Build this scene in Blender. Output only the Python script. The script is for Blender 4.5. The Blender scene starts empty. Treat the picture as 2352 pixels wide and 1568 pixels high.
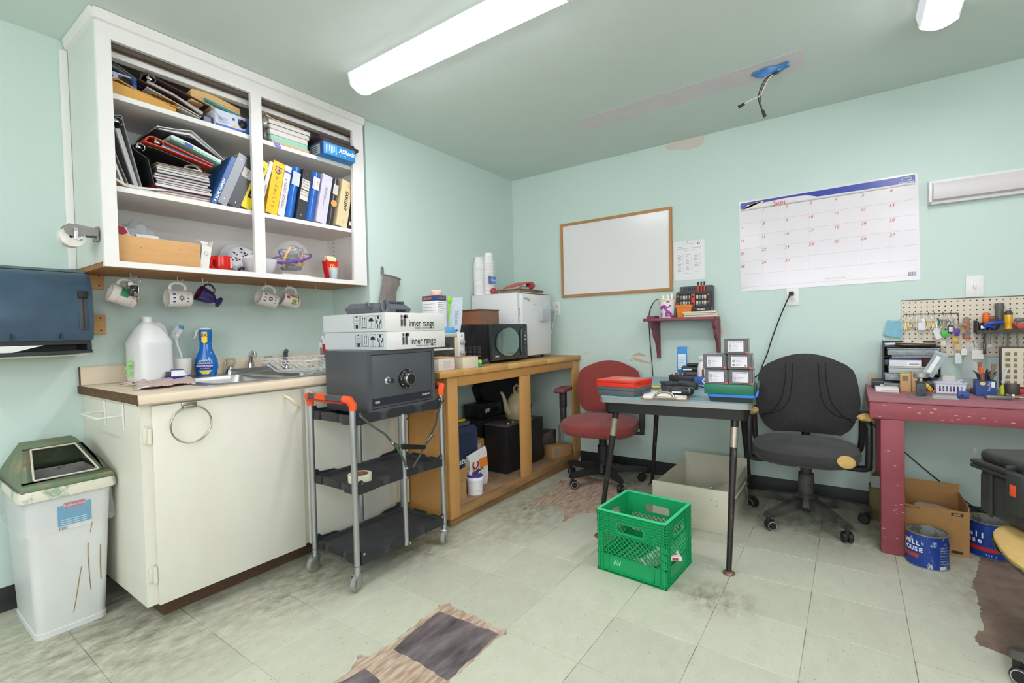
import bpy, bmesh, math, random
from math import pi, sin, cos, radians as rad
from mathutils import Matrix, Vector, Euler, noise
from mathutils.geometry import delaunay_2d_cdt
random.seed(7)
SC = bpy.context.scene
COL = SC.collection
# ---------------------------------------------------------------- camera
cam = bpy.data.cameras.new('camera'); cam.sensor_width = 36.0; cam.lens = 1104.304/2352*36
cam.clip_start = .02
co = bpy.data.objects.new('camera', cam); COL.objects.link(co); SC.camera = co
def _cam(yaw, pit, rol, loc):
    d = Vector((cos(pit)*cos(yaw), cos(pit)*sin(yaw), sin(pit)))
    r = d.cross(Vector((0,0,1))).normalized(); u = r.cross(d)
    r2 = cos(rol)*r + sin(rol)*u; u2 = -sin(rol)*r + cos(rol)*u
    m = Matrix((r2, u2, -d)).transposed().to_4x4(); m.translation = loc
    return m
co.matrix_world = _cam(rad(125.26307), rad(-1.432973), rad(-1.2835), (1.96899, -1.09652, 1.11542))
# ---------------------------------------------------------------- world, view
W = bpy.data.worlds.new('world'); SC.world = W; W.use_nodes = True
W.node_tree.nodes['Background'].inputs[0].default_value = (.95, .975, 1, 1)
W.node_tree.nodes['Background'].inputs[1].default_value = 6.0
SC.view_settings.view_transform = 'Standard'; SC.view_settings.look = 'None'
SC.view_settings.gamma = 1; SC.view_settings.use_curve_mapping = False
SC.view_settings.exposure = 0.12
LAMP = 38.0     # emission of the light fixtures
SC.cycles.max_bounces = 14; SC.cycles.diffuse_bounces = 8
# ---------------------------------------------------------------- materials
def lin(h):
    h = h.lstrip('#'); o = []
    if len(h) == 3: h = ''.join(c*2 for c in h)
    for i in (0, 2, 4):
        c = int(h[i:i+2], 16)/255
        o.append(c/12.92 if c <= .04045 else ((c+.055)/1.055)**2.4)
    return (*o, 1)
_mc = {}
def mat(h, rough=.5, metal=0., var=0., vs=8., bump=0., bs=200., h2=None, alpha=1., trans=0., emit=0., spec=.5, st=(1,1,1), thr=None, det=4., ior=1.45, sheen=0.):
    """one procedural material: base colour, mottled towards h2 (or darker) by noise, with fine bump"""
    k = (h, rough, metal, var, vs, bump, bs, h2, alpha, trans, emit, spec, st, thr, det, ior, sheen)
    if k in _mc: return _mc[k]
    m = bpy.data.materials.new('m_'+h.strip('#')); m.use_nodes = True
    nt = m.node_tree; b = nt.nodes['Principled BSDF']; L = nt.links.new
    b.inputs['Roughness'].default_value = rough; b.inputs['Metallic'].default_value = metal
    b.inputs['Alpha'].default_value = alpha; b.inputs['Transmission Weight'].default_value = trans
    b.inputs['Specular IOR Level'].default_value = spec; b.inputs['IOR'].default_value = ior
    b.inputs['Base Color'].default_value = lin(h); b.inputs['Sheen Weight'].default_value = sheen
    if emit:
        b.inputs['Emission Color'].default_value = lin(h); b.inputs['Emission Strength'].default_value = emit
    if var or bump:
        tc = nt.nodes.new('ShaderNodeTexCoord'); mp = nt.nodes.new('ShaderNodeMapping'); mp.inputs['Scale'].default_value = st
        L(tc.outputs['Object'], mp.inputs['Vector'])
    if var:
        n = nt.nodes.new('ShaderNodeTexNoise'); n.inputs['Scale'].default_value = vs; n.inputs['Detail'].default_value = det; n.inputs['Roughness'].default_value = .65
        r = nt.nodes.new('ShaderNodeValToRGB'); c = lin(h)
        c2 = lin(h2) if h2 else tuple(x*.55 for x in c[:3])+(1,)
        mix = tuple(c[i]*(1-var)+c2[i]*var for i in range(3))+(1,)
        a, z = thr if thr else (.35, .65)
        r.color_ramp.elements[0].position = a; r.color_ramp.elements[1].position = z
        r.color_ramp.elements[0].color = c; r.color_ramp.elements[1].color = mix
        L(mp.outputs[0], n.inputs['Vector']); L(n.outputs['Fac'], r.inputs['Fac']); L(r.outputs['Color'], b.inputs['Base Color'])
    if bump:
        n2 = nt.nodes.new('ShaderNodeTexNoise'); n2.inputs['Scale'].default_value = bs; n2.inputs['Detail'].default_value = 3
        bp = nt.nodes.new('ShaderNodeBump'); bp.inputs['Strength'].default_value = bump; bp.inputs['Distance'].default_value = .002
        L(mp.outputs[0], n2.inputs['Vector']); L(n2.outputs['Fac'], bp.inputs['Height']); L(bp.outputs['Normal'], b.inputs['Normal'])
    _mc[k] = m
    return m
# ---------------------------------------------------------------- mesh builder
I4 = Matrix.Identity(4)
def TR(loc=(0,0,0), rx=0, ry=0, rz=0, s=None):
    m = Matrix.Translation(loc) @ Euler((rx, ry, rz)).to_matrix().to_4x4()
    if s: m = m @ Matrix.Diagonal((*s, 1))
    return m
class B:
    def __init__(s): s.b = bmesh.new()
    def _fin(s, vs, M):
        if M is not None:
            for v in vs: v.co = M @ v.co
        return s
    def box(s, x0, y0, z0, x1, y1, z1, bev=0., M=None, seg=2):
        t = bmesh.new() if bev else s.b
        v = [t.verts.new((x, y, z)) for x in (x0, x1) for y in (y0, y1) for z in (z0, z1)]
        for f in ((0,1,3,2),(4,6,7,5),(0,4,5,1),(2,3,7,6),(0,2,6,4),(1,5,7,3)): t.faces.new([v[i] for i in f])
        if not bev: return s._fin(v, M)
        bev = min(bev, .49*min(abs(x1-x0), abs(y1-y0), abs(z1-z0)))
        bmesh.ops.recalc_face_normals(t, faces=t.faces)
        bmesh.ops.bevel(t, geom=t.edges[:], offset=bev, segments=seg, profile=.5, affect='EDGES')
        return s.add(t, M)
    def add(s, t, M=None):
        mp = {v: s.b.verts.new((M @ v.co) if M is not None else v.co) for v in t.verts}
        for f in t.faces: s.b.faces.new([mp[v] for v in f.verts])
        t.free(); return s
    def lathe(s, prof, n=24, M=None, cap=(True, True), sx=1, sy=1):
        rings = []; allv = []
        for r, z in prof:
            if r < 1e-6: ring = [s.b.verts.new((0, 0, z))]
            else: ring = [s.b.verts.new((sx*r*cos(2*pi*i/n), sy*r*sin(2*pi*i/n), z)) for i in range(n)]
            rings.append(ring); allv += ring
        for a, c in zip(rings, rings[1:]):
            for i in range(n):
                j = (i+1) % n
                if len(a) == 1 and len(c) == 1: continue
                if len(a) == 1: s.b.faces.new((a[0], c[j], c[i]))
                elif len(c) == 1: s.b.faces.new((a[i], a[j], c[0]))
                else: s.b.faces.new((a[i], a[j], c[j], c[i]))
        if cap[0] and len(rings[0]) > 1: s.b.faces.new(rings[0][::-1])
        if cap[1] and len(rings[-1]) > 1: s.b.faces.new(rings[-1])
        return s._fin(allv, M)
    def cyl(s, p, q, r, r2=None, n=16, cap=True):
        p, q = Vector(p), Vector(q); d = q-p
        M = Matrix.Translation(p) @ d.to_track_quat('Z', 'Y').to_matrix().to_4x4()
        return s.lathe([(r, 0), (r if r2 is None else r2, d.length)], n, M, (cap, cap))
    def tube(s, pts, r, n=8, closed=False, flat=None):
        P = [Vector(p) for p in pts]; N = len(P); rings = []; allv = []; up = None
        for i, p in enumerate(P):
            if closed: t = P[(i+1) % N]-P[i-1]
            else: t = P[min(i+1, N-1)]-P[max(i-1, 0)]
            t.normalize()
            if up is None:
                up = Vector((0, 0, 1)) if abs(t.z) < .9 else Vector((1, 0, 0))
            up = (up - t*up.dot(t))
            if up.length < 1e-4: up = t.orthogonal()
            up.normalize(); sd = t.cross(up)
            rr = r[i] if isinstance(r, (list, tuple)) else r
            a, c = (rr, rr) if flat is None else (rr, rr*flat)
            rings.append([s.b.verts.new(p + sd*(a*cos(2*pi*k/n)) + up*(c*sin(2*pi*k/n))) for k in range(n)]); allv += rings[-1]
        for i in range(N if closed else N-1):
            a, c = rings[i], rings[(i+1) % N]
            for k in range(n): s.b.faces.new((a[k], a[(k+1) % n], c[(k+1) % n], c[k]))
        if not closed: s.b.faces.new(rings[0][::-1]); s.b.faces.new(rings[-1])
        return s
    def ext(s, poly, a, b, ax='z', M=None):
        """polygon extruded from a to b along an axis; poly is (x,y) for z, (x,z) for y, (y,z) for x"""
        f = {'z': lambda u, v, w: (u, v, w), 'y': lambda u, v, w: (u, w, v), 'x': lambda u, v, w: (w, u, v)}[ax]
        lo = [s.b.verts.new(f(u, v, a)) for u, v in poly]; hi = [s.b.verts.new(f(u, v, b)) for u, v in poly]
        n = len(poly)
        s.b.faces.new(lo[::-1]); s.b.faces.new(hi)
        for i in range(n): s.b.faces.new((lo[i], lo[(i+1) % n], hi[(i+1) % n], hi[i]))
        return s._fin(lo+hi, M)
    def loft(s, rings, cap=(True, True), closed=True, M=None):
        R = [[s.b.verts.new(p) for p in r] for r in rings]
        for a, c in zip(R, R[1:]):
            n = len(a)
            for i in range(n if closed else n-1): s.b.faces.new((a[i], a[(i+1) % n], c[(i+1) % n], c[i]))
        if cap[0]: s.b.faces.new(R[0][::-1])
        if cap[1]: s.b.faces.new(R[-1])
        return s._fin([v for r in R for v in r], M)
    def ball(s, c, r, sc=(1,1,1), n=16, m=10):
        M = Matrix.Translation(c) @ Matrix.Diagonal((*sc, 1))
        return s.lathe([(r*sin(pi*i/m), -r*cos(pi*i/m)) for i in range(m+1)], n, M)
    def grid(s, fn, nu, nv, thick=0.):
        """sheet fn(u,v)->point over the unit square, given thickness along z by a second layer"""
        a = [[s.b.verts.new(fn(i/nu, j/nv)) for j in range(nv+1)] for i in range(nu+1)]
        for i in range(nu):
            for j in range(nv): s.b.faces.new((a[i][j], a[i+1][j], a[i+1][j+1], a[i][j+1]))
        if thick:
            s.b.normal_update()
            g = bmesh.ops.solidify(s.b, geom=s.b.faces[:], thickness=thick)
        return s
def plate(b, outer, holes, a, c, ax='z', M=None):
    """slab with holes, cut by a constrained triangulation"""
    V = [tuple(p) for p in outer]; n = len(V); E_ = [(i, (i+1) % n) for i in range(n)]
    for h in holes:
        k = len(V); V += [tuple(p) for p in h]; E_ += [(k+q, k+(q+1) % len(h)) for q in range(len(h))]
    v, e, f, *_ = delaunay_2d_cdt([Vector(p) for p in V], E_, [], 0, 1e-6)
    def ins(x, y, P):
        r = False
        for i in range(len(P)):
            x1, y1 = P[i]; x2, y2 = P[i-1]
            if (y1 > y) != (y2 > y) and x < (x2-x1)*(y-y1)/(y2-y1)+x1: r = not r
        return r
    t = bmesh.new(); mp = {}
    g = {'z': lambda u, w: (u, w, a), 'y': lambda u, w: (u, a, w), 'x': lambda u, w: (a, u, w)}[ax]
    for tr in f:
        cx = sum(v[q].x for q in tr)/len(tr); cy = sum(v[q].y for q in tr)/len(tr)
        if not ins(cx, cy, outer) or any(ins(cx, cy, h) for h in holes): continue
        for q in tr:
            if q not in mp: mp[q] = t.verts.new(g(v[q].x, v[q].y))
        t.faces.new([mp[q] for q in tr])
    r = bmesh.ops.extrude_face_region(t, geom=t.faces[:])
    k = 'xyz'.index(ax)
    for q in r['geom']:
        if isinstance(q, bmesh.types.BMVert): q.co[k] = c
    bmesh.ops.recalc_face_normals(t, faces=t.faces)
    b.add(t, M); return b
def A(name, b, m, parent, **k):
    """part built in world coordinates under an unrotated parent"""
    L = Vector((0,0,0)); p = parent
    while p is not None: L -= p.location; p = p.parent
    return obj(name, b, m, parent, loc=L, **k)
def TA(s, size, m, parent, o, right, up, **k):
    t = txt(s, size, m, parent, o, right, up, **k); L = Vector((0,0,0)); p = parent
    while p is not None: L -= p.location; p = p.parent
    t.location = L; return t
def rr(x0, y0, x1, y1, r, n=4):
    """rounded rectangle outline"""
    P = []
    for cx, cy, a in ((x1-r, y0+r, -pi/2), (x1-r, y1-r, 0), (x0+r, y1-r, pi/2), (x0+r, y0+r, pi)):
        for i in range(n+1): P.append((cx+r*cos(a+pi/2*i/n), cy+r*sin(a+pi/2*i/n)))
    return P
def _link(name, me, m, parent, loc, rot):
    o = bpy.data.objects.new(name, me); COL.objects.link(o)
    if m is not None: me.materials.append(m)
    if parent is not None: o.parent = parent
    o.location = loc
    if isinstance(rot, Matrix): o.rotation_euler = rot.to_euler()
    else: o.rotation_euler = rot
    return o
def tag(o, label=None, cat=None, group=None, kind=None):
    for k, v in (('label', label), ('category', cat), ('group', group), ('kind', kind)):
        if v: o[k] = v
    return o
def obj(name, b, m, parent=None, loc=(0,0,0), rot=(0,0,0), sm=38, label=None, cat=None, group=None, kind=None):
    """link the builder's mesh as ONE object"""
    bmesh.ops.recalc_face_normals(b.b, faces=b.b.faces)
    me = bpy.data.meshes.new(name); b.b.to_mesh(me); b.b.free()
    if sm:
        me.polygons.foreach_set('use_smooth', [True]*len(me.polygons)); me.set_sharp_from_angle(angle=rad(sm))
    return tag(_link(name, me, m, parent, loc, rot), label, cat, group, kind)
def thing(name, label, cat, loc=(0,0,0), rz=0, group=None, rot=None):
    o = bpy.data.objects.new(name, None); COL.objects.link(o); o.empty_display_size = .05
    o.location = loc; o.rotation_euler = rot if rot is not None else (0, 0, rz)
    return tag(o, label, cat, group)
def copy_tree(o, parent=None, loc=None, rz=None, label=None):
    c = o.copy(); COL.objects.link(c); c.parent = parent
    if loc is not None: c.location = loc
    if rz is not None: c.rotation_euler = (0, 0, rz)
    if label: c['label'] = label
    for ch in list(o.children): copy_tree(ch, c)
    return c
def txt(s, size, m, parent, o, right, up, name='lettering', ax=.5, sx=1., shear=0., eps=.0006, sp=1., bold=0.):
    """flat print: text on a face, origin o, reading along right, with up; ax 0 left, .5 centre"""
    cu = bpy.data.curves.new('t', 'FONT'); cu.body = s; cu.size = size; cu.shear = shear; cu.space_character = sp
    cu.align_x = 'CENTER' if ax == .5 else 'LEFT'; cu.align_y = 'CENTER'; cu.resolution_u = 2; cu.offset = bold
    t = bpy.data.objects.new('t', cu)
    me = bpy.data.meshes.new_from_object(t)
    bpy.data.objects.remove(t); bpy.data.curves.remove(cu)
    r = Vector(right).normalized(); u = Vector(up); u = (u-r*u.dot(r)).normalized(); n = r.cross(u)
    M = Matrix((r*sx, u, n)).transposed().to_4x4(); M.translation = Vector(o)+n*eps
    me.transform(M)
    return _link(name, me, m, parent, (0,0,0), (0,0,0))
def quad(o, right, up, w, h, eps=.0004):
    """thin printed patch on a face: origin is its centre"""
    r = Vector(right).normalized(); u = Vector(up); u = (u-r*u.dot(r)).normalized(); n = r.cross(u)
    M = Matrix((r, u, n)).transposed().to_4x4(); M.translation = Vector(o)
    return B().box(-w/2, -h/2, 0, w/2, h/2, eps, M=M)
# common materials
WHITE = mat('#dddcd9', .55); BLACK = mat('#17171a', .5); DKGRAY = mat('#3b3d40', .5); PAPER = mat('#dfdedb', .8, var=.12, vs=6)
STEEL = mat('#b9bcc0', .3, 1.); CHROME = mat('#d6d8da', .12, 1.); CARD = mat('#b08657', .85, var=.25, vs=14, bump=.1, bs=60)
INK = mat('#26262a', .6); RED = mat('#c5322a', .45); BLUE = mat('#2157a6', .4); CLEAR = mat('#e8eef0', .08, trans=.92, alpha=1., ior=1.2)
FILM = mat('#dfe8ea', .25, alpha=.28); PLYW = mat('#c99a5e', .55, var=.3, vs=5, st=(1,1,8), h2='#a97838')
HOLE_A = [(.587,.297),(.62,.336),(.647,.318),(.772,.321),(.894,.303),(.915,.319),(.933,.294),(.92,.267),(.921,.095),(.919,.032),(.916,-.1),(.92,-.5),(.6,-.5),(.609,-.203),(.609,-.15),(.587,-.101),(.566,-.086),(.57,-.071),(.595,-.067),(.61,-.032),(.602,-.01),(.621,.034),(.61,.083),(.599,.177),(.604,.279)]
HOLE_B = [(.29,1.399),(.287,1.466),(.278,1.532),(.279,1.608),(.273,1.637),(.282,1.698),(.26,1.754),(.253,1.833),(.212,1.974),(.256,2.041),(.295,2.161),(.483,2.138),(.66,2.10),(.76,1.95),(.86,1.75),(.90,1.60),(.80,1.50),(.699,1.523),(.622,1.457),(.619,1.403),(.618,1.334),(.61,1.297),(.598,1.306),(.594,1.336),(.528,1.462),(.476,1.495),(.407,1.505),(.331,1.454),(.316,1.41)]
HOLE_C = [(2.459,1.982),(2.405,1.743),(2.367,1.601),(2.379,1.591),(2.378,1.533),(2.367,1.455),(2.374,1.436),(2.36,1.376),(2.358,1.292),(2.348,1.247),(2.336,1.245),(2.314,1.186),(2.32,1.131),(2.364,1.12),(2.421,1.098),(2.60,1.075),(3.3,1.06),(3.3,2.05),(2.64,2.023),(2.565,2.038)]
ADHS = [[(.622,.268),(.709,.27),(.82,.279),(.902,.283),(.908,.147),(.907,.002),(.826,.009),(.645,.013),(.634,.061),(.625,.152)],[(.639,-.107),(.728,-.117),(.735,-.135),(.74,-.4),(.625,-.4),(.623,-.197),(.634,-.142)]]
# ================================================================ the room
XW, XA, YW, ZC, YR = -.515, -.9, 2.47, 2.443, .872
XE, YE = 4.1, -2.9
def wallmat(h):
    m = mat(h, .62, var=.16, vs=1.1, bump=.35, bs=420, h2='#b9cbc2')
    return m
MINT = wallmat('#c2d4cd')
def sheet(name, b, m): return tag(obj(name, b, m, sm=0), kind='structure')
sheet('wall_left', B().box(XW-.1, YR, 0, XW, YW+.1, ZC), MINT)
sheet('wall_alcove', B().box(XA-.1, YE, 0, XA, YR+.05, ZC), MINT)
sheet('wall_back', B().box(XW, YW, 0, XE, YW+.1, ZC), MINT)
b = B(); plate(b, [(YE,0),(YW+.1,0),(YW+.1,ZC),(YE,ZC)], [[(-2.2,.85),(-.3,.85),(-.3,2.15),(-2.2,2.15)]], XE, XE+.1, 'x'); sheet('wall_right', b, MINT)
b = B(); plate(b, [(XA-.1,0),(XE+.1,0),(XE+.1,ZC),(XA-.1,ZC)], [[(.6,.85),(3.0,.85),(3.0,2.15),(.6,2.15)]], YE-.1, YE, 'y'); sheet('wall_front', b, MINT)
# two unseen windows, added behind the camera as an even daylight fill
WFR = mat('#dcdcd8', .5)
def window(n, ax, u0, u1, v):
    w = bpy.data.objects.new('window_%d' % n, None); COL.objects.link(w); w['kind'] = 'structure'
    for a, b_, z0, z1 in ((u0,u1,.85,.90),(u0,u1,2.10,2.15),(u0,u0+.05,.90,2.10),(u1-.05,u1,.90,2.10),((u0+u1)/2-.025,(u0+u1)/2+.025,.90,2.10)):
        o = B().box(v-.06, a, z0, v-.01, b_, z1) if ax == 'x' else B().box(a, v+.01, z0, b_, v+.06, z1)
        obj('window_frame', o, WFR, w, sm=0)
    l = bpy.data.lights.new('window_portal', 'AREA'); l.shape = 'RECTANGLE'; l.size = u1-u0-.1; l.size_y = 1.2; l.cycles.is_portal = True
    p = bpy.data.objects.new('window_portal', l); COL.objects.link(p)
    p.location = (v+.06, (u0+u1)/2, 1.5) if ax == 'x' else ((u0+u1)/2, v-.06, 1.5)
    p.rotation_euler = (pi/2, 0, pi/2) if ax == 'x' else (-pi/2, 0, 0)
    if ax != 'x': p.rotation_euler = (pi/2, 0, pi) 
    return w
window(1, 'x', -2.2, -.3, XE); window(2, 'y', .6, 3.0, YE)
sheet('wall_return', B().box(XA, YR, 0, XW-.1, YR+.05, ZC), MINT)
CEIL = mat('#d2e0d9', .7, var=.12, vs=.9, bump=.2, bs=300)
ceiling = sheet('ceiling', B().box(XA-.1, YE-.1, ZC, XE+.1, YW+.1, ZC+.1), CEIL)
BASEM = mat('#1c1d20', .5, var=.3, vs=30, bump=.1)
def baseb(name, p, q, n):
    """coved baseboard from p to q, n points into the room"""
    p, q, n = Vector(p), Vector(q), Vector(n); d = q-p
    prof = [(0, 0), (.016, 0), (.010, .006), (.006, .02), (.005, .092), (.003, .097), (0, .097)]
    b = B(); b.loft([[p+n*u+Vector((0,0,w)) for u, w in prof], [q+n*u+Vector((0,0,w)) for u, w in prof]])
    return tag(obj(name, b, BASEM), kind='structure')
baseb('baseboard_back', (.125, YW, 0), (XE, YW, 0), (0,-1,0))
baseb('baseboard_left', (XA, YE, 0), (XA, -.36, 0), (1,0,0))
# ---- sub-floor with torn-out tiles, vinyl tiles as parts
def floormat():
    m = bpy.data.materials.new('subfloor'); m.use_nodes = True; nt = m.node_tree; L = nt.links.new; N = nt.nodes.new
    b = nt.nodes['Principled BSDF']; b.inputs['Roughness'].default_value = .75
    g = N('ShaderNodeNewGeometry'); mp = N('ShaderNodeMapping'); mp.inputs['Scale'].default_value = (14, 2.2, 1); mp.inputs['Rotation'].default_value = (0,0,rad(8)); L(g.outputs['Position'], mp.inputs[0])
    w = N('ShaderNodeTexNoise'); w.inputs['Scale'].default_value = 5; w.inputs['Detail'].default_value = 6; L(mp.outputs[0], w.inputs[0])
    r = N('ShaderNodeValToRGB'); r.color_ramp.elements[0].position = .36; r.color_ramp.elements[1].position = .62
    r.color_ramp.elements[0].color = lin('#937c69'); r.color_ramp.elements[1].color = lin('#c0ab97'); L(w.outputs[0], r.inputs[0]); L(r.outputs[0], b.inputs['Base Color'])
    bp = N('ShaderNodeBump'); bp.inputs['Strength'].default_value = .4; bp.inputs['Distance'].default_value = .002; L(w.outputs[0], bp.inputs['Height']); L(bp.outputs[0], b.inputs['Normal'])
    return m
def tilemat():
    m = bpy.data.materials.new('vinyl_tile'); m.use_nodes = True; nt = m.node_tree; L = nt.links.new; N = nt.nodes.new
    b = nt.nodes['Principled BSDF']; b.inputs['Roughness'].default_value = .42
    g = N('ShaderNodeNewGeometry'); oi = N('ShaderNodeObjectInfo')
    mp = N('ShaderNodeMapping'); mp.inputs['Scale'].default_value = (4.5, 2.6, 1); mp.inputs['Rotation'].default_value = (0,0,rad(62)); L(g.outputs['Position'], mp.inputs[0])
    n1 = N('ShaderNodeTexNoise'); n1.inputs['Scale'].default_value = 4; n1.inputs['Detail'].default_value = 7; n1.inputs['Roughness'].default_value = .7; L(mp.outputs[0], n1.inputs[0])
    r1 = N('ShaderNodeValToRGB'); e = r1.color_ramp.elements; e[0].position = .3; e[0].color = lin('#b3b5a2'); e[1].position = .7; e[1].color = lin('#bfc0ae'); L(n1.outputs[0], r1.inputs[0])
    # small dark flecks
    n2 = N('ShaderNodeTexNoise'); n2.inputs['Scale'].default_value = 30; n2.inputs['Detail'].default_value = 5; L(mp.outputs[0], n2.inputs[0])
    r2 = N('ShaderNodeValToRGB'); e = r2.color_ramp.elements; e[0].position = .28; e[0].color = (1,1,1,1); e[1].position = .36; e[1].color = (0,0,0,1); L(n2.outputs[0], r2.inputs[0])
    mx = N('ShaderNodeMixRGB'); mx.inputs[2].default_value = lin('#84846f'); L(r2.outputs[0], mx.inputs[0]); L(r1.outputs[0], mx.inputs[1])
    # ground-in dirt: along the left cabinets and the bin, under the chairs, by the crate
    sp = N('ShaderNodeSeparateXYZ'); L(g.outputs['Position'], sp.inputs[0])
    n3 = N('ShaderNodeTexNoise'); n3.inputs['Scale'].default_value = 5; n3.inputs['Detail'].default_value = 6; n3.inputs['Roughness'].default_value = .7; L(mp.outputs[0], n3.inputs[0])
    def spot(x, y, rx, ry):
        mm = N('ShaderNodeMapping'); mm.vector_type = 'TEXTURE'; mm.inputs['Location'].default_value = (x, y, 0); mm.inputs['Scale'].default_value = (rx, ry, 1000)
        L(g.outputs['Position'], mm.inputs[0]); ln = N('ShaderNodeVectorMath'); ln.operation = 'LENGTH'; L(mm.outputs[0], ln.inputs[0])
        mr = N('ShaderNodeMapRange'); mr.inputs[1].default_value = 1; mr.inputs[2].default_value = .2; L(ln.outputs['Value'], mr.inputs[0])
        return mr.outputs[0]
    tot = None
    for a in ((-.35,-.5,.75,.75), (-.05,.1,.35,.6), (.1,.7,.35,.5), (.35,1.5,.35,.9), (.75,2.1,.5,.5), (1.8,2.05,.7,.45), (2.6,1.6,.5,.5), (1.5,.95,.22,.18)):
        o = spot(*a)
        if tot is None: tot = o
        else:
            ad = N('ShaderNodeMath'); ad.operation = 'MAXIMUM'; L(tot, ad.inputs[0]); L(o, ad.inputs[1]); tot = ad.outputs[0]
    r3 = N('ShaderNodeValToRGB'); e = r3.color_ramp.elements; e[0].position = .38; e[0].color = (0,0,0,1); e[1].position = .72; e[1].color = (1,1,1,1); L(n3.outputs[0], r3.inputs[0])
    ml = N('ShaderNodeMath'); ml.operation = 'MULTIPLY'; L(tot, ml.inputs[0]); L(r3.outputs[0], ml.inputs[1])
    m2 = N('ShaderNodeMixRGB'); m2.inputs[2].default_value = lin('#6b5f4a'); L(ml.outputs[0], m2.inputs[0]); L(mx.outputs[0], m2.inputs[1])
    hs = N('ShaderNodeHueSaturation'); L(m2.outputs[0], hs.inputs['Color'])
    mr = N('ShaderNodeMapRange'); mr.inputs[3].default_value = .95; mr.inputs[4].default_value = 1.05; L(oi.outputs['Random'], mr.inputs[0]); L(mr.outputs[0], hs.inputs['Value'])
    L(hs.outputs[0], b.inputs['Base Color'])
    return m
TT = .0032   # tile thickness
floor = sheet('floor', B().box(XA-.1, YE-.1, -.1-TT, XE+.1, YW+.1, -TT), floormat())
# torn holes (outlines on the floor)
def jag(P, step=.012, amp=.006, seed=0):
    R = random.Random(seed); o = []
    for (a, b_) in zip(P, P[1:]+P[:1]):
        a, b_ = Vector(a), Vector(b_); n = max(1, int((b_-a).length/step)); d = (b_-a).normalized(); q = Vector((-d.y, d.x))
        for i in range(n): o.append(a+(b_-a)*(i/n)+(q*R.uniform(-amp, amp) if i else q*0))
    return [tuple(p) for p in o]
HOLES = [jag(HOLE_A, seed=1), jag(HOLE_B, seed=2), jag(HOLE_C, amp=.004, seed=3)]
TILE = tilemat()
def inpoly(x, y, P):
    c = False; n = len(P)
    for i in range(n):
        x1, y1 = P[i]; x2, y2 = P[i-1]
        if (y1 > y) != (y2 > y) and x < (x2-x1)*(y-y1)/(y2-y1)+x1: c = not c
    return c
def tile_at(i, j, sh):
    g = .0004; s = .3048; x0, y0, x1, y1 = i*s+g, j*s+g, (i+1)*s-g, (j+1)*s-g
    x0, x1 = max(x0, XA), min(x1, XE); y0, y1 = max(y0, YE), min(y1, YW)
    if x1-x0 < .01 or y1-y0 < .01: return
    hs = [h for h in HOLES if max(p[0] for p in h) > x0 and min(p[0] for p in h) < x1 and max(p[1] for p in h) > y0 and min(p[1] for p in h) < y1]
    if not hs:
        b = B(); b.box(x0, y0, -TT, x1, y1, 0, bev=.0016, seg=1)
        o = obj('tile', b, TILE, floor); return
    V = [(x0,y0),(x1,y0),(x1,y1),(x0,y1)]; E_ = [(0,1),(1,2),(2,3),(3,0)]
    for h in hs:
        k = len(V); V += h; E_ += [(k+q, k+(q+1) % len(h)) for q in range(len(h))]
    v, e, f, *_ = delaunay_2d_cdt([Vector(p) for p in V], E_, [], 0, 1e-5)
    keep = []
    for t in f:
        cx = sum(v[q].x for q in t)/len(t); cy = sum(v[q].y for q in t)/len(t)
        if x0 < cx < x1 and y0 < cy < y1 and not any(inpoly(cx, cy, h) for h in hs): keep.append(t)
    if not keep: return
    b = B(); mp = {}
    for t in keep:
        for q in t:
            if q not in mp: mp[q] = b.b.verts.new((v[q].x, v[q].y, 0))
    for t in keep: b.b.faces.new([mp[q] for q in t])
    r = bmesh.ops.extrude_face_region(b.b, geom=b.b.faces[:])
    for q in r['geom']:
        if isinstance(q, bmesh.types.BMVert): q.co.z = -TT
    obj('tile', b, TILE, floor, sm=0)
_ci = co.matrix_world.inverted()
def in_view(x, y):
    p = _ci @ Vector((x, y, 0))
    if p.z > -.05: return False
    u, v = 1104.3*p.x/-p.z, 1104.3*p.y/-p.z
    return abs(u) < 1176+260 and abs(v) < 784+260
for i in range(-3, 14):
    for j in range(-10, 9):
        if any(in_view((i+a)*.3048, (j+c)*.3048) for a in (0, .5, 1) for c in (0, .5, 1)): tile_at(i, j, 0)
# black adhesive left inside the holes, flush on the sub-floor
ADH = mat('#3f393b', .6, var=.8, vs=16, h2='#85797a', bump=.4, bs=50, st=(1,.3,1), det=9)
for P in ADHS:
    obj('adhesive_patch', B().ext(jag(P, .02, .004, 5), -TT, -TT+.0008), ADH, floor, sm=0)
BRN = mat('#6f5c50', .8, var=.6, vs=10, h2='#94806f', bump=.5, bs=80, det=8)
obj('underlay_patch', B().ext([(2.30,1.05),(3.35,1.04),(3.35,2.07),(2.44,2.06)], -TT, -TT+.0006), BRN, floor, sm=0)
# ---- marks on ceiling and walls
SCAR = mat('#dad6d8', .75, var=.1, vs=6)
obj('paint_scar', B().ext(jag([(.548,1.70),(.535,1.885),(.6,1.893),(1.777,1.872),(1.779,1.668),(1.3,1.688)], .05, .004, 8), ZC-.0006, ZC), SCAR, ceiling, sm=0)
wall_back = bpy.data.objects['wall_back']
def chip(P, m, seed, amp=.006):
    obj('paint_chip', B().ext(jag(P, .02, amp, seed), YW-.0008, YW, 'y'), m, wall_back, sm=0)
TANW = mat('#c3a688', .8, var=.3, vs=12, h2='#b9b5a2'); PALEW = mat('#cfc5bb', .8, var=.2, vs=12)
chip([(.855,2.43),(.87,2.405),(.98,2.375),(1.10,2.37),(1.13,2.40),(1.14,2.442),(.95,2.442)], PALEW, 3)
chip([(.575,.885),(.60,.905),(.64,.918),(.67,.905),(.69,.897),(.685,.887),(.63,.893)], TANW, 5, .002)
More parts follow.
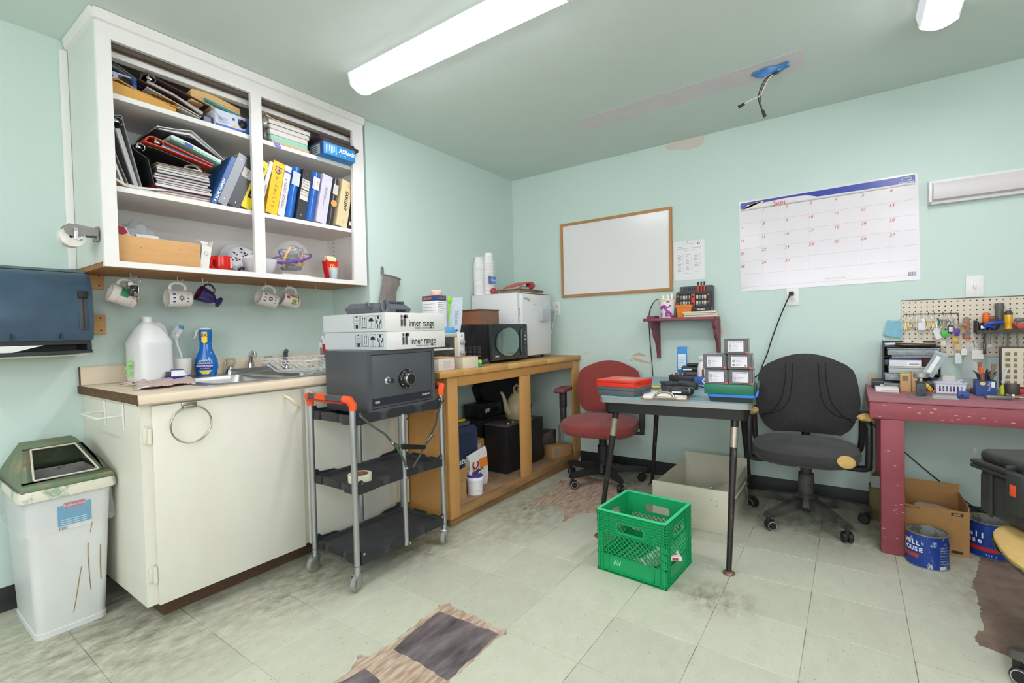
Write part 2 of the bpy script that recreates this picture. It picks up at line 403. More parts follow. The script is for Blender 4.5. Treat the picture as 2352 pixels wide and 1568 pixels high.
chip([(.575,.878),(.62,.872),(.68,.855),(.73,.842),(.715,.832),(.66,.842),(.60,.858)], TANW, 6, .003)
chip([(.56,.86),(.575,.862),(.60,.853),(.56,.852)], TANW, 7, .001)
chip([(1.55,.885),(1.64,.887),(1.72,.884),(1.70,.876),(1.58,.875)], PALEW, 8, .002)
chip([(1.205,1.08),(1.235,1.10),(1.24,1.06),(1.225,1.03),(1.205,1.03)], mat('#cdb3a6',.8), 9, .003)
chip([(.16,.91),(.2,.918),(.24,.905),(.2,.90)], PALEW, 10, .002)
# ---- light fixtures
LENS = mat('#fcf8ff', .5, emit=LAMP); HOUS = mat('#e9e9f4', .45, emit=.35)
def fixture(label, loc, rz, L_=1.22, w=.15):
    t = thing('ceiling_light', label, 'light', loc, rz)
    h = w/2
    arc = [(-h*.78+h*1.56*i/10, -.055-.020*sin(pi*i/10)) for i in range(11)]
    obj('diffuser', B().ext([(-h*.78, -.045)]+arc+[(h*.78, -.045)], .012, L_-.012, 'x'), LENS, t)
    body = [(-h*1.02, 0), (-h*.8, -.052), (-h*.74, -.050), (-h*.74, -.044), (h*.74, -.044), (h*.74, -.050), (h*.8, -.052), (h*1.02, 0)]
    obj('housing', B().ext(body, .006, L_-.006, 'x'), HOUS, t)
    cap = [(-h*1.05, 0), (-h*.86, -.055)]+[(-h*.82+h*1.64*i/10, -.058-.022*sin(pi*i/10)) for i in range(11)]+[(h*.86, -.055), (h*1.05, 0)]
    for x in (0, L_-.006): obj('end_cap', B().ext(cap, x, x+.006, 'x'), mat('#d6d6d4', .5), t)
    return t
fixture('long lit ceiling light beside the white wall cabinet', (-.13, .545, ZC), 0)
fixture('lit ceiling light cut off by the top right edge of the photo', (2.28, 1.70, ZC), -pi/2)
fixture('lit ceiling light behind the camera over the bin side', (-.3, -1.9, ZC), 0)  # unseen fixture, added to light the room
fixture('lit ceiling light behind the camera over the right side', (2.3, -1.9, ZC), 0)  # a second out-of-view fixture, also added for its light
# ================================================================ white wall cabinet over the sink
CY0, CY1, CX, CZ0 = -.445, .852, -.51, 1.409
CABW = mat('#e2e0dd', .5, var=.08, vs=5, bump=.15, bs=90)
c = thing('cupboard', 'big white open wall cabinet full of binders above the sink', 'cabinet', (XA, CY0, CZ0))
G = .001
A('side_panel', B().box(XA+G, CY0, CZ0+.022, CX-.02, CY0+.02, ZC-G), mat('#cfd6cd', .55, var=.1, vs=5), c)
A('side_panel', B().box(XA+G, CY1-.02, CZ0+.022, CX-.02, CY1, ZC-G), CABW, c)
A('back_panel', B().box(XA+G, CY0+.02, CZ0+.022, XA+.008, CY1-.02, ZC-G), CABW, c)
A('bottom_panel', B().box(XA+G, CY0, CZ0, CX-.02, CY1, CZ0+.02), mat('#a9743c', .55, var=.7, vs=4, st=(12,1,1), h2='#7d5026'), c, label='bare brown plywood underside')
ff = B(); plate(ff, [(CY0,CZ0+.002),(CY1,CZ0+.002),(CY1,ZC-G),(CY0,ZC-G)], [[(-.397,1.436),(.163,1.436),(.167,2.342),(-.394,2.342)],[(.217,1.436),(.757,1.436),(.775,2.345),(.222,2.342)]], CX-.02, CX, 'x')
A('face_frame', ff, CABW, c, sm=0)
A('crown', B().ext([(CX, 2.40),(CX+.012, 2.405),(CX+.018, 2.42),(CX+.022, ZC-.002),(CX, ZC-.002)], CY0-.006, CY1+.002, 'y'), CABW, c)
A('crown', B().ext([(CY0, 2.40),(CY0-.012, 2.405),(CY0-.02, ZC-.002),(CY0, ZC-.002)], XA+.02, CX+.01, 'x'), CABW, c)
A('scribe_moulding', B().box(XA+G, CY0-.03, CZ0+.02, XA+.014, CY0-.0005, 2.40, .004), CABW, c)
SHX = CX-.026
y0, y1 = CY0+.021, CY1-.021
for z in (2.1365, 1.753): A('shelf', B().box(XA+.009, y0, z-.022, SHX, y1, z), CABW, c)
A('door_track', B().box(CX-.05, y0, 2.322, CX-.022, y1, 2.345), mat('#574b40', .7, var=.4, vs=30), c, label='dark brown sliding door track')
A('track_rail', B().box(CX-.10, y0, 2.300, CX-.06, y1, 2.335), CABW, c)
for x in (-.56, -.82):   # rows of shelf-pin holes
    b = B()
    for k in range(34): b.box(x-.003, CY1-.0204, 1.50+k*.0254, x+.003, CY1-.0198, 1.506+k*.0254)
    A('pin_hole_strip', b, INK, c, sm=0, kind='stuff')
S1, S2, SB = 2.1367, 1.7532, 1.4292
# ================================================================ sink base cabinet
BX, BY0, BY1 = -.196, -.445, .868
BASEW = mat('#d9d7cb', .5, var=.18, vs=7, h2='#c4bca8', bump=.2, bs=60, st=(1,1,.4))
c = thing('base_cabinet', 'cream painted sink cabinet with two slab doors beneath the beige countertop', 'cabinet', (XA, BY0, 0))
A('side_panel', B().box(XA+G, BY0, .1, BX-.02, BY0+.018, .868), BASEW, c)
A('side_panel', B().box(XA+G, BY1-.018, .1, BX-.02, BY1, .868), BASEW, c)
A('cabinet_floor', B().box(XA+G, BY0+.019, .1, BX-.02, BY1-.019, .118), BASEW, c)
ff = B(); plate(ff, [(BY0,.1),(BY1,.1),(BY1,.868),(BY0,.868)], [[(-.40,.13),(.18,.13),(.18,.83),(-.40,.83)],[(.222,.13),(.81,.13),(.81,.83),(.222,.83)]], BX-.0195, BX, 'x')
A('face_frame', ff, BASEW, c, sm=0)
A('toe_kick', B().box(XA+.02, BY0+.08, .001, -.29, BY1, .0995), mat('#5a4331', .6, var=.4, vs=6), c, label='dark brown recessed toe kick')
d1 = A('door', B().box(BX+.001, -.411, .098, -.178, .189, .858, .003), BASEW, c)
d2 = A('door', B().box(BX+.001, .212, .098, -.178, .82, .858, .003), BASEW, c)
CRM = mat('#d8cdb2', .4)
def pull(d, y0, z0, y1, z1):
    pts = []
    for i in range(13):
        t = i/12; pts.append((-.178+.032*sin(pi*t)**.5, y0+(y1-y0)*t, z0+(z1-z0)*t))
    b = B().tube(pts, .0055, 8)
    for y, z in ((y0, z0), (y1, z1)): b.cyl((-.178, y, z), (-.172, y, z), .009)
    A('handle', b, CRM, d)
pull(d1, .105, .832, .168, .765); pull(d2, .235, .835, .25, .76)
for d, y in ((d1, -.418),):
    for z in (.744, .218):
        b = B().cyl((-.186, y, z-.03), (-.186, y, z+.03), .007, n=10)
        b.box(-.196, y-.02, z-.028, -.190, y-.002, z+.028, .002)
        b.cyl((-.19, y-.012, z+.04), (-.185, y-.012, z+.04), .004, n=8)
        A('hinge', b, mat('#d3cfc0', .4), d)
# ---- countertop with backsplash
CT = .906
TAN = mat('#d8c7b0', .38, var=.08, vs=12)
c = thing('countertop', 'beige laminate sink countertop with raw brown left end and backsplash', 'countertop', (XA, -.46, .868))
SINK = (-.80, -.185, -.24, .56)   # x0,y0,x1,y1 of the cut-out
b = B(); prof_l = -.155
plate(b, [(XA+G,-.458),(-.17,-.458),(-.17,.868),(XA+G,.868)], [[(SINK[0],SINK[1]),(SINK[2],SINK[1]),(SINK[2],SINK[3]),(SINK[0],SINK[3])]], .869, CT)
A('slab', b, TAN, c, sm=0)
A('front_edge', B().ext([(-.1702,.866),(-.160,.866),(-.154,.872),(-.1535,.893),(-.158,.902),(-.1702,.906)], -.458, .868, 'y'), TAN, c)
A('backsplash', B().ext([(XA+G,CT+.0005),(XA+.022,CT+.0005),(XA+.02,.982),(XA+.014,.990),(XA+G,.990)], -.452, .735, 'y'), TAN, c)
b = B(); b.box(XA+G, -.4605, .869, -.165, -.4582, .9045); b.box(-.175, -.4603, .866, -.157, -.4583, .885)
b.box(XA+G, -.4545, .905, XA+.018, -.4522, .988)
A('end_edge', b, mat('#6b5034', .85, var=.7, vs=60, h2='#3c2c1e', bump=.6, bs=200), c, sm=0, label='raw brown particle board left end')
# ---- stainless double sink
SS = mat('#b8b8b6', .28, 1., var=.25, vs=3, st=(1,6,1))
c = thing('sink', 'stainless steel double bowl sink set in the beige countertop', 'sink', (-.52, .19, CT))
b = B(); bowls = [rr(-.705, -.15, -.275, .155, .05), rr(-.705, .205, -.275, .525, .05)]
plate(b, rr(-.885+.008, -.205, -.222, .58, .03), bowls, CT+.0008, CT+.004)
A('rim', b, SS, c, sm=0)
for P in bowls:
    cx = sum(p[0] for p in P)/len(P); cy = sum(p[1] for p in P)/len(P)
    sh = lambda k, z: [(cx+(x-cx)*k, cy+(y-cy)*k, z) for x, y in P]
    b = B(); b.loft([sh(1.004, CT+.003), sh(.97, CT-.02), sh(.93, CT-.12), sh(.85, CT-.15), sh(.2, CT-.155), sh(.15, CT-.165)], cap=(False, True))
    bmesh.ops.recalc_face_normals(b.b, faces=b.b.faces); bmesh.ops.reverse_faces(b.b, faces=b.b.faces)
    A('bowl', b, SS, c)
# ---- faucet
c = thing('faucet', 'chrome sink faucet with two clear round knobs', 'faucet', (-.85, .29, CT+.004))
b = B(); b.ext(rr(-.877, .145, -.823, .435, .026, 6), CT+.0042, CT+.02); b.ext(rr(-.871, .15, -.829, .43, .02, 6), CT+.02, CT+.026)
A('base_plate', b, CHROME, c)
b = B().lathe([(.022, 0), (.02, .02), (.017, .035), (.015, .05)], 16, TR((-.85, .286, CT+.024)))
b.tube([(-.85,.286,CT+.05), (-.83,.276,CT+.075), (-.80,.266,CT+.10), (-.775,.262,CT+.112), (-.75,.259,CT+.108), (-.745,.258,CT+.09)], [.013,.013,.012,.012,.013,.013], 12)
A('spout', b, CHROME, c)
A('lift_rod', B().cyl((-.868,.29,CT+.026), (-.868,.29,CT+.05), .004).ball((-.868,.29,CT+.054), .008), CHROME, c)
KNOB = mat('#e9e2d6', .06, trans=.85, ior=1.35)
for y in (.178, .392):
    A('collar', B().lathe([(.02, 0), (.018, .01), (.013, .014)], 16, TR((-.85, y, CT+.026))), CHROME, c)
    A('knob', B().lathe([(.012,0),(.02,.003),(.026,.012),(.028,.024),(.026,.036),(.018,.045),(0,.047)], 10, TR((-.85, y, CT+.04))), KNOB, c, sm=20)
c = thing('sprayer', 'dark grey pull-out sink sprayer right of the faucet', 'sprayer', (-.85, .497, CT+.004))
A('body', B().tube([(-.85,.497,CT+.02), (-.85,.497,CT+.06), (-.847,.495,CT+.085), (-.84,.492,CT+.10), (-.822,.488,CT+.113)], [.009,.012,.013,.014,.012], 12), mat('#4b5258', .35), c)
A('collar', B().lathe([(.022,0),(.018,.008),(.011,.02)], 14, TR((-.85,.497,CT+.0042))), CHROME, c)
# ================================================================ wooden counter on the right part of the left wall
WX = .125
OAK = mat('#c9975a', .5, var=.45, vs=3.2, st=(1,1,.12), h2='#ad7a3e', bump=.12, bs=80)
OAKH = mat('#c08d50', .5, var=.5, vs=3.2, st=(1,.12,1), h2='#96662f', bump=.12, bs=80)
DIRTY = mat('#a98253', .7, var=.75, vs=5, st=(3,.5,3), h2='#5e452d', bump=.15, bs=60)
c = thing('wooden_counter', 'honey coloured wooden counter with open front below the microwave and fridge', 'counter', (XW, .878, 0))
A('side_panel', B().box(XW+G, .878, .049, WX-.02, .896, .855), OAK, c)
A('post', B().box(WX-.02, .878, .049, WX, .962, .855, .002), OAK, c)
A('post', B().box(WX-.02, 1.604, .10, WX, 1.724, .794, .002), OAK, c)
A('post', B().box(WX-.02, 2.357, .049, WX, YW-G, .855, .002), OAK, c)
A('top_rail', B().box(WX-.02, .963, .795, WX, 2.356, .855, .002), OAKH, c)
A('bottom_rail', B().box(WX-.02, .963, .049, WX, 2.356, .10, .002), DIRTY, c)
A('kick_board', B().box(WX-.045, .90, .001, WX-.022, YW-.02, .049), DIRTY, c)
A('floor_panel', B().box(XW+G, .897, .082, WX-.021, YW-G, .0995), mat('#a58468', .75, var=.7, vs=4, h2='#6b5441', bump=.15, bs=40), c)
# the top: glued staves along the front edge, each a part
b = B().ext([(-.15,.80),(.125,.80),(.125,YW-G),(XW+G,YW-G),(XW+G,.872),(-.15,.872)], .8555, .89)
A('top_board', b, mat('#b9925f', .55, var=.5, vs=4, h2='#94703f'), c)
R = random.Random(4); y = .80
while y < YW-.05:
    L_ = R.uniform(.16, .30); y2 = min(y+L_, YW-G)
    if YW-y2 < .08: y2 = YW-G
    h = R.choice(['#cf9d5b', '#d9ab66', '#c39150', '#d2a669'])
    A('stave', B().box(.1255, y+.0003, .855+R.uniform(0,.001), .143+R.uniform(-.001,.001), y2-.0003, .8905, .005), mat(h, .45, var=.35, vs=4, st=(1,.15,1)), c)
    y = y2
WT = .8906
# ================================================================ contents of the wall cabinet
def rib(P, th):
    """closed outline of a thin bent sheet that follows the points P in a plane"""
    P = [Vector(p) for p in P]; L_, R_ = [], []
    for i, p in enumerate(P):
        t = (P[min(i+1, len(P)-1)]-P[max(i-1, 0)]).normalized(); n = Vector((-t.y, t.x))
        L_.append(tuple(p+n*th/2)); R_.append(tuple(p-n*th/2))
    return L_+R_[::-1]
def bent(name, P, th, x0, x1, m, parent=None, **k):
    b = B().ext(rib(P, th), x0, x1, 'x')
    return A(name, b, m, parent, **k)
def binder(label, yb, w, h, tilt, col, x=-.548, d=.27, z=None, rings=False, group='binders standing on the middle shelf', rough=.35, round_=False, name='ring_binder', cat='binder', pages=True):
    """upright binder, spine towards the room; yb is the bottom right corner, leaning right by tilt degrees"""
    a = rad(tilt); z = S2 if z is None else z
    t = thing(name, label, cat, (x, yb-w*cos(a), z+w*sin(a)+.0004), rot=(-a, 0, 0), group=group)
    m = mat(col, rough, var=.08, vs=6); th = .003
    b = B()
    if round_:
        n = 8; o = [(-w*.35+w*.35*sin(pi*i/n), w*i/n) for i in range(n+1)]
        o = [(-d, 0)]+o+[(-d, w), (-d, w-th)]+[(p[0]-th, min(max(p[1], th), w-th)) for p in o[::-1]]+[(-d, th)]
        b.ext(o, 0, h)
    else:
        b.ext([(-d, 0), (0, 0), (0, w), (-d, w), (-d, w-th), (-th, w-th), (-th, th), (-d, th)], 0, h)
    obj('cover', b, m, t)
    if pages: obj('paper_block', B().box(-d+.012, th+.0015, .006, -.02-(w*.3 if round_ else 0), w-th-.0015, h-.012), PAPER, t)
    return t
def spine_text(t, s, size, col, y, z, down=True, sx=1., bold=0., shear=0., x=0.):
    return txt(s, size, mat(col, .6), t, (x, y, z), (0, 0, -1) if down else (0, 0, 1), (0, 1, 0) if down else (0, -1, 0), sx=sx, bold=bold, shear=shear)
def spine_label(t, y0, z0, y1, z1, col, name='spine_label', label=None, x=0.):
    o = obj(name, B().box(x+.0001, y0, z0, x+.0007, y1, z1), mat(col, .7), t)
    if label: o['label'] = label
    return o
def rivets(t, y, zs):
    for z in zs: obj('rivet', B().lathe([(.004, 0), (.003, .0015), (0, .002)], 10, TR((0, y, z), ry=pi/2)), CHROME, t)
T_ = 22.5
t = binder('blue ring binder reading ADAMS RITE on its spine', .002, .022, .268, T_, '#2a5a9c')
spine_text(t, 'ADAMS RITE', .016, '#e8eef4', .011, .085, sx=1.25, bold=.0004)
obj('diamond', B().box(0, -.004, -.004, .0006, .004, .004, M=TR((.0001, .011, .018), rx=pi/4)), PAPER, t)
t = binder('light grey binder leaning right of the ADAMS RITE binder', .0487, .042, .29, T_, '#8e929b'); rivets(t, .021, (.03, .262))
t = binder('dark grey binder with a torn white spine label, left of the mid stile', .1102, .056, .282, T_, '#45464b'); rivets(t, .03, (.02, .262))
spine_label(t, .004, .165, .054, .215, '#c9c2bb'); spine_text(t, '4550', .014, '#3a3a44', .03, .19, x=.0008)
t = binder('bright yellow binder with a black spine label, half behind the mid stile', .1652, .05, .285, T_, '#e8cf26')
spine_label(t, .012, .06, .038, .12, '#1e1e20'); spine_text(t, 'GUIDE', .014, '#e8e8e8', .025, .09, x=.0008)
spine_label(t, .012, .215, .038, .25, '#1e1e20')
t = binder('slim white binder wedged left of the yellow NICHOLS binder', .2165, .020, .29, 16, '#dddcdf'); spine_text(t, 'LA FONDERIE', .013, '#333', .013, .12, down=False)
T_ = 11.3
t = binder('thick yellow binder hand lettered NICHOLS with a blue crest', .304, .062, .29, T_, '#e9bd1e')
CREST = mat('#4b3f7a', .6)
cr = [(-.018,.02),(-.009,.016),(0,.022),(.009,.016),(.018,.02),(.016,.008),(.018,-.006),(.010,-.018),(0,-.024),(-.010,-.018),(-.018,-.006),(-.016,.008)]
cr2 = [(x*.72, y*.72) for x, y in cr]
b = B(); plate(b, [(.031+x, .245+y) for x, y in cr], [[(.031+x, .245+y) for x, y in cr2]], .0001, .0008, 'x')
for dy in (-.005, .003): b.box(.0001, .031+dy, .234, .0008, .031+dy+.003, .257)
b.box(.0001, .026, .243, .0008, .037, .247)
obj('crest', b, CREST, t, sm=0)
for i, ch in enumerate('NICHOLLS'[:8]):
    txt(ch, .021, mat('#3a3520', .6), t, (0, .031, .20-.0225*i), (0, 0, -1), (0, 1, 0))
t = binder('white binder hand lettered MAJOR SAFES up its spine', .344, .037, .285, T_, '#d9d3d2')
spine_text(t, '"MAJOR SAFES 4', .021, '#4a444c', .0185, .125, down=False, sx=1.15); spine_label(t, .0, .245, .037, .253, '#4a43b8')
t = binder('glossy blue binder with a blank silver spine label', .406, .056, .29, T_, '#2466bd', rough=.2, round_=True)
spine_label(t, .006, .185, .05, .262, '#bcc6cc', x=.0)
t = binder('black binder with handwritten white paper labels and two rivets', .466, .054, .288, T_, '#3a3a3c'); rivets(t, .027, (.025, .265))
for z0, z1, ss in ((.175, .232, ('BRASFY', 'MARKS', 'LARSON')), (.112, .168, ('LARSEN', 'Specialty'))):
    spine_label(t, .004, z0, .05, z1, '#d8cfc7')
    for i, q in enumerate(ss): txt(q, .0125, INK, t, (.0008, .027, z1-.011-.016*i), (0, 1, 0), (0, 0, 1))
t = binder('glossy blue binder with a red and white spine label', .528, .056, .292, T_, '#2a63b4', rough=.2, round_=True)
spine_label(t, .008, .19, .048, .262, '#e2d9d8'); spine_text(t, 'Alarm Products', .009, '#b5372e', .016, .226, x=.0008); spine_text(t, 'Technical', .009, '#7a2f2a', .036, .226, x=.0008)
t = binder('pale lavender binder with thin script down its spine', .598, .064, .292, T_, '#cdc8d6'); spine_text(t, 'Anthony', .026, '#55505c', .035, .185, shear=.4, sx=.8); spine_text(t, 'Time Limited', .011, '#55505c', .03, .125)
t = binder('black binder with a round orange sticker low on its spine', .652, .047, .288, T_, '#34343a', round_=True, rough=.25)
spine_label(t, .008, .19, .04, .25, '#c9c4bb')
obj('orange_sticker', B().cyl((.0001, .026, .135), (.0009, .026, .135), .02, n=14), mat('#e08a3c', .6, var=.4, vs=60, h2='#f4d9b0'), t)
t = binder('thick cream binder reading SARGENT in black on its spine', .741, .075, .288, T_, '#d9c79c', rough=.5)
spine_text(t, 'SARGENT', .029, '#1d1b18', .042, .165, bold=.0008, shear=.15, sx=.95); spine_text(t, 'ESI', .018, '#a8986e', .048, .258); spine_text(t, 'ISI', .018, '#a8986e', .04, .03)
t = binder('thin black book with a red spine top, last at the right end of the row', .7745, .026, .272, 11.3, '#37383b', name='book', cat='book')
spine_label(t, .002, .232, .025, .27, '#c8443a'); spine_text(t, 'LOCK PICKING - BYPASS', .012, '#e4e4e2', .0135, .13); spine_label(t, .004, .02, .023, .045, '#e9e4e2')
# ---- middle shelf, left half: leaning grey binder, spiral book, loose paper, stack
def ringmech(y, z, x, t, ang=0.):
    b = B().tube([(x, y+.004*cos(q), z) for q in (0,)]+[(x, y, z), (x+.001, y+.01, z-.006), (x, y+.016, z-.012)], .0025, 6)
    b.box(x-.02, y-.006, z-.014, x+.002, y+.014, z-.002, .003)
    b.tube([(x+.003, y+.012+.016*cos(q), z-.008+.016*sin(q)) for q in [i*pi/8-1.2 for i in range(13)]], .0016, 6)
    A('ring_mechanism', b, CHROME, t)
t = thing('ring_binder', 'grey binder leaning at the left end of the middle shelf, open end to the room', 'binder', (-.6, -.30, S2), group='binders standing on the middle shelf')
bent('cover', [(-.352,2.062),(-.287,1.758)], .004, -.83, -.568, mat('#86868c', .4), t)
bent('cover', [(-.388,2.05),(-.312,1.759)], .004, -.83, -.575, mat('#6f6f75', .4), t)
bent('spine', [(-.390,2.052),(-.350,2.063)], .004, -.83, -.568, mat('#86868c', .4), t)
bent('paper_block', [(-.362,2.01),(-.301,1.765)], .016, -.82, -.585, PAPER, t)
ringmech(-.374, 2.045, -.575, t)
t = thing('spiral_notebook', 'worn spiral notebook with a scribbled grey cover leaning behind the cabinet stile', 'notebook', (-.57, -.36, S2))
bent('cover', [(-.392,1.93),(-.372,1.86),(-.34,1.765)], .003, -.76, -.555, mat('#a8a0a0', .7, var=.7, vs=40, h2='#4e474b'), t)
bent('pages', [(-.3965,1.90),(-.378,1.835),(-.355,1.765)], .008, -.76, -.56, PAPER, t)
t = thing('paper_stack', 'loose curling papers lying at the left end of the middle shelf', 'papers', (-.57, -.31, S2))
for i in range(5):
    z = S2+.0022+i*.004
    bent('sheet', [(-.398,z+.05-.008*i),(-.385,z+.02),(-.355,z+.004),(-.30,z+.0005),(-.225+.01*i,z+.012*(i > 1))], .0024, -.77+.01*i, -.545-.004*i, PAPER if i else mat('#c5ad8c', .8), t)
# stack of catalogues
R = random.Random(11); z = S2
cols = ['#d9c3a9','#e3d6c6','#cfcbd3','#dadada','#d6d2cc','#bfc2c4','#d7d7d5','#cfcac4','#c9c6c2','#ddd6cc','#dcdad6']
covs = ['#b78f86','#8a80a0','#5d5f66','#7d2f35','#3d4048','#2f4f7d','#a43a3a','#777','#4a5b6a','#50555c','#8f8a80']
for i in range(11):
    h = R.choice([.011,.013,.016,.012]); y0 = -.235+R.uniform(-.012,.008); y1 = -.012+R.uniform(-.012,.012); x1 = -.565+R.uniform(-.012,.010)
    if i > 7: y1 = min(y1, -.016)
    t = thing('catalogue', ['lowest tan edged','cream','lilac covered','grey white','white','blue grey','white page','taupe','pale grey','cream white','topmost cream'][i]+' catalogue in the paper stack, '+['bottom','second','third','fourth','fifth','sixth','seventh','eighth','ninth','tenth','top'][i]+' from the shelf', 'catalogue', (x1-.1, (y0+y1)/2, z), group='catalogues stacked on the middle shelf')
    A('pages', B().box(x1-.215, y0+.002, z+.0012, x1-.001, y1, z+h-.0012, .003), mat(cols[i], .8, var=.3, vs=300, st=(.02,.02,1), h2='#a9a39b'), t)
    A('cover', B().ext(rib([(y1+.001, z+.0007),(y0+.004, z+.0007),(y0, z+h*.5),(y0+.004, z+h-.0007),(y1+.001, z+h-.0007)], .0012), x1-.216, x1, 'x'), mat(covs[i], .6, var=.25, vs=20), t)
    z += h+.0003
zc = z+.001
t = thing('clipboard', 'brown hardboard clipboard with a chrome clip on top of the catalogue stack', 'clipboard', (-.66, -.11, zc))
A('board', B().box(-.78, -.235, zc, -.553, -.01, zc+.0035, .001), mat('#8a6b4c', .7, var=.3, vs=30), t)
b = B().box(-.60, -.13, zc+.004, -.552, -.05, zc+.009, .002); b.tube([(-.556, -.125+.07*i/12, zc+.01+.014*sin(pi*i/12)) for i in range(13)], .005, 8)
A('clip', b, CHROME, t); A('paper', B().box(-.775, -.225, zc-.0022, -.56, -.02, zc-.0004), PAPER, t)
t = thing('ring_binder', 'black binder lying open with its ring showing, left of the orange binder', 'binder', (-.6, -.25, zc), group='binders lying on the stack')
bent('cover', [(-.302,1.962),(-.22,1.958),(-.05,zc+.03)], .004, -.83, -.57, mat('#2a2a2c', .4, var=.2, vs=60), t)
bent('cover', [(-.312,1.935),(-.262,1.905),(-.243,1.80)], .004, -.83, -.57, mat('#2a2a2c', .4, var=.2, vs=60), t)
bent('spine', [(-.302,1.963),(-.318,1.95),(-.312,1.934)], .004, -.83, -.57, mat('#2a2a2c', .4), t)
ringmech(-.30, 1.957, -.572, t)
t = thing('ring_binder', 'orange red binder lying slanted on the catalogue stack', 'binder', (-.6, -.12, zc), group='binders lying on the stack')
ORG = mat('#c9492c', .4)
bent('cover', [(-.243,2.005),(-.16,1.986),(0.0,1.945)], .0045, -.82, -.556, ORG, t)
bent('cover', [(-.275,1.975),(-.19,1.966),(-.005,1.934)], .0045, -.82, -.556, ORG, t)
bent('spine', [(-.243,2.006),(-.262,2.0),(-.276,1.975)], .0045, -.82, -.556, ORG, t)
ringmech(-.235, 1.993, -.559, t)
bent('file_folder', [(-.20,1.986),(-.02,1.944)], .006, -.80, -.575, mat('#3f78b3', .5), t, label='blue folder inside')
bent('paper_block', [(-.205,1.977),(-.02,1.9385)], .005, -.80, -.57, PAPER, t)
t = thing('brochure', 'mint green and white brochure lying over the orange binder', 'brochure', (-.6, -.05, 2.0))
bent('cover', [(-.172,2.022),(-.10,2.005),(.035,1.962)], .006, -.80, -.560, mat('#8fd0bd', .5), t)
bent('pages', [(-.17,2.034),(-.10,2.019),(.04,1.974)], .012, -.80, -.565, PAPER, t)
A('blue_panel', B().ext(rib([(-.118,2.0138),(-.085,2.0040)], .014), -.5598, -.5590, 'x'), mat('#4a57b5', .5), t)
t = thing('ring_binder', 'white binder with black edges tented open on top of the pile', 'binder', (-.6, -.05, 2.05), group='binders lying on the stack')
bent('cover', [(-.222,2.062),(-.15,2.072),(-.082,2.086),(.0,2.03),(.058,1.988)], .004, -.81, -.57, mat('#d6d6d6', .4), t)
bent('edge', [(-.2225,2.0645),(-.15,2.0745),(-.082,2.0886),(.001,2.032),(.059,1.9905)], .002, -.812, -.568, BLACK, t)
bent('cover', [(-.23,2.048),(-.16,2.052),(-.075,2.052),(.0,2.01),(.050,1.982)], .004, -.81, -.57, mat('#3c3c3f', .4), t)
bent('pages', [(-.21,2.054),(-.15,2.061),(-.085,2.070),(-.01,2.024),(.048,1.985)], .009, -.80, -.58, PAPER, t)
# ---- top shelf
t = thing('camera_box', 'white and blue box picturing a dome camera at the left end of the top shelf', 'box', (-.66, -.34, S1), group='dome camera boxes')
def cambox(t, x0, x1, y0, y1, z1, lens):
    A('carton', B().box(x0, y0, S1+.0003, x1, y1, z1, .0015), mat('#cfd3e6', .45, var=.15, vs=8), t)
    A('blue_band', B().box(x1+.0001, y0+.001, S1+.002, x1+.0006, y1-.001, S1+.022), mat('#2a55b0', .4), t)
    A('blue_panel', B().box(x1+.0001, y1-.022, S1+.0225, x1+.0006, y1-.001, z1-.002), mat('#3a6cc0', .4), t)
    ly, lz, r = lens
    b = B().lathe([(r, 0), (r*.96, .003), (r*.7, .006), (0, .008)], 20, TR((x1+.0005, ly, lz), ry=pi/2))
    A('dome_picture', b, mat('#23262e', .15), t)
    A('dome_base_picture', B().box(x1+.0006, ly-r*1.02, lz+r*.25, x1+.0045, ly+r*1.02, lz+r*.95, .002), mat('#4a4e58', .3), t)
    A('small_lens_picture', B().cyl((x1+.0004, ly-r*2.0, lz+r*.5), (x1+.0012, ly-r*2.0, lz+r*.5), r*.32, n=12), mat('#3b3f48', .3), t)
cambox(t, -.75, -.615, -.40, -.278, 2.262, (-.318, 2.228, .026))
t = thing('camera_box', 'white and blue dome camera box at the right of the left bay, top shelf', 'box', (-.62, .10, S1), group='dome camera boxes')
cambox(t, -.70, -.565, .02, .185, 2.228, (.15, 2.19, .022))
TA('Indoor/Outdoor Dome Camera with', .0085, mat('#e8ecf4', .5), t, (-.5641, .105, S1+.012), (0,1,0), (0,0,1), sx=.95)
A('yellow_badge', B().cyl((-.5648,.112,2.168),(-.564,.112,2.168),.008,n=14), mat('#d9c13a', .5), t)
for i in range(4): A('text_line', B().box(-.5648, .035, 2.19-.007*i, -.5643, .085-.008*(i % 2), 2.192-.007*i), mat('#7d84a5', .6), t)
t = thing('envelope', 'thick padded manila envelope lying along the top shelf front', 'envelope', (-.62, -.25, S1), group='manila envelopes')
A('body', B().ext([(-.392,S1+.0003),(-.158,S1+.0003),(-.150,S1+.006),(-.152,S1+.022),(-.20,S1+.034),(-.30,S1+.048),(-.392,S1+.058)], -.78, -.553, 'x'), mat('#cf9c4f', .6, var=.12, vs=10), t)
t = thing('envelope', 'brown kraft envelope with a raised flap on top of the padded envelope', 'envelope', (-.62, -.22, S1+.06), group='manila envelopes')
bent('body', [(-.385,S1+.064),(-.36,S1+.072),(-.30,S1+.052),(-.20,S1+.038),(-.135,S1+.030)], .006, -.77, -.557, mat('#b98646', .7, var=.1, vs=12), t)
bent('flap', [(-.139,S1+.037),(-.148,S1+.052),(-.235,S1+.062)], .0015, -.75, -.559, mat('#a9793f', .7), t)
t = thing('ring_binder', 'dark brown binder lying slanted on the top shelf with a chrome ring', 'binder', (-.64, -.15, S1), group='binders lying on the stack')
BRNB = mat('#3f2422', .45, var=.15, vs=20)
bent('cover', [(-.252,2.283),(-.16,2.265),(.002,2.232)], .006, -.80, -.575, BRNB, t)
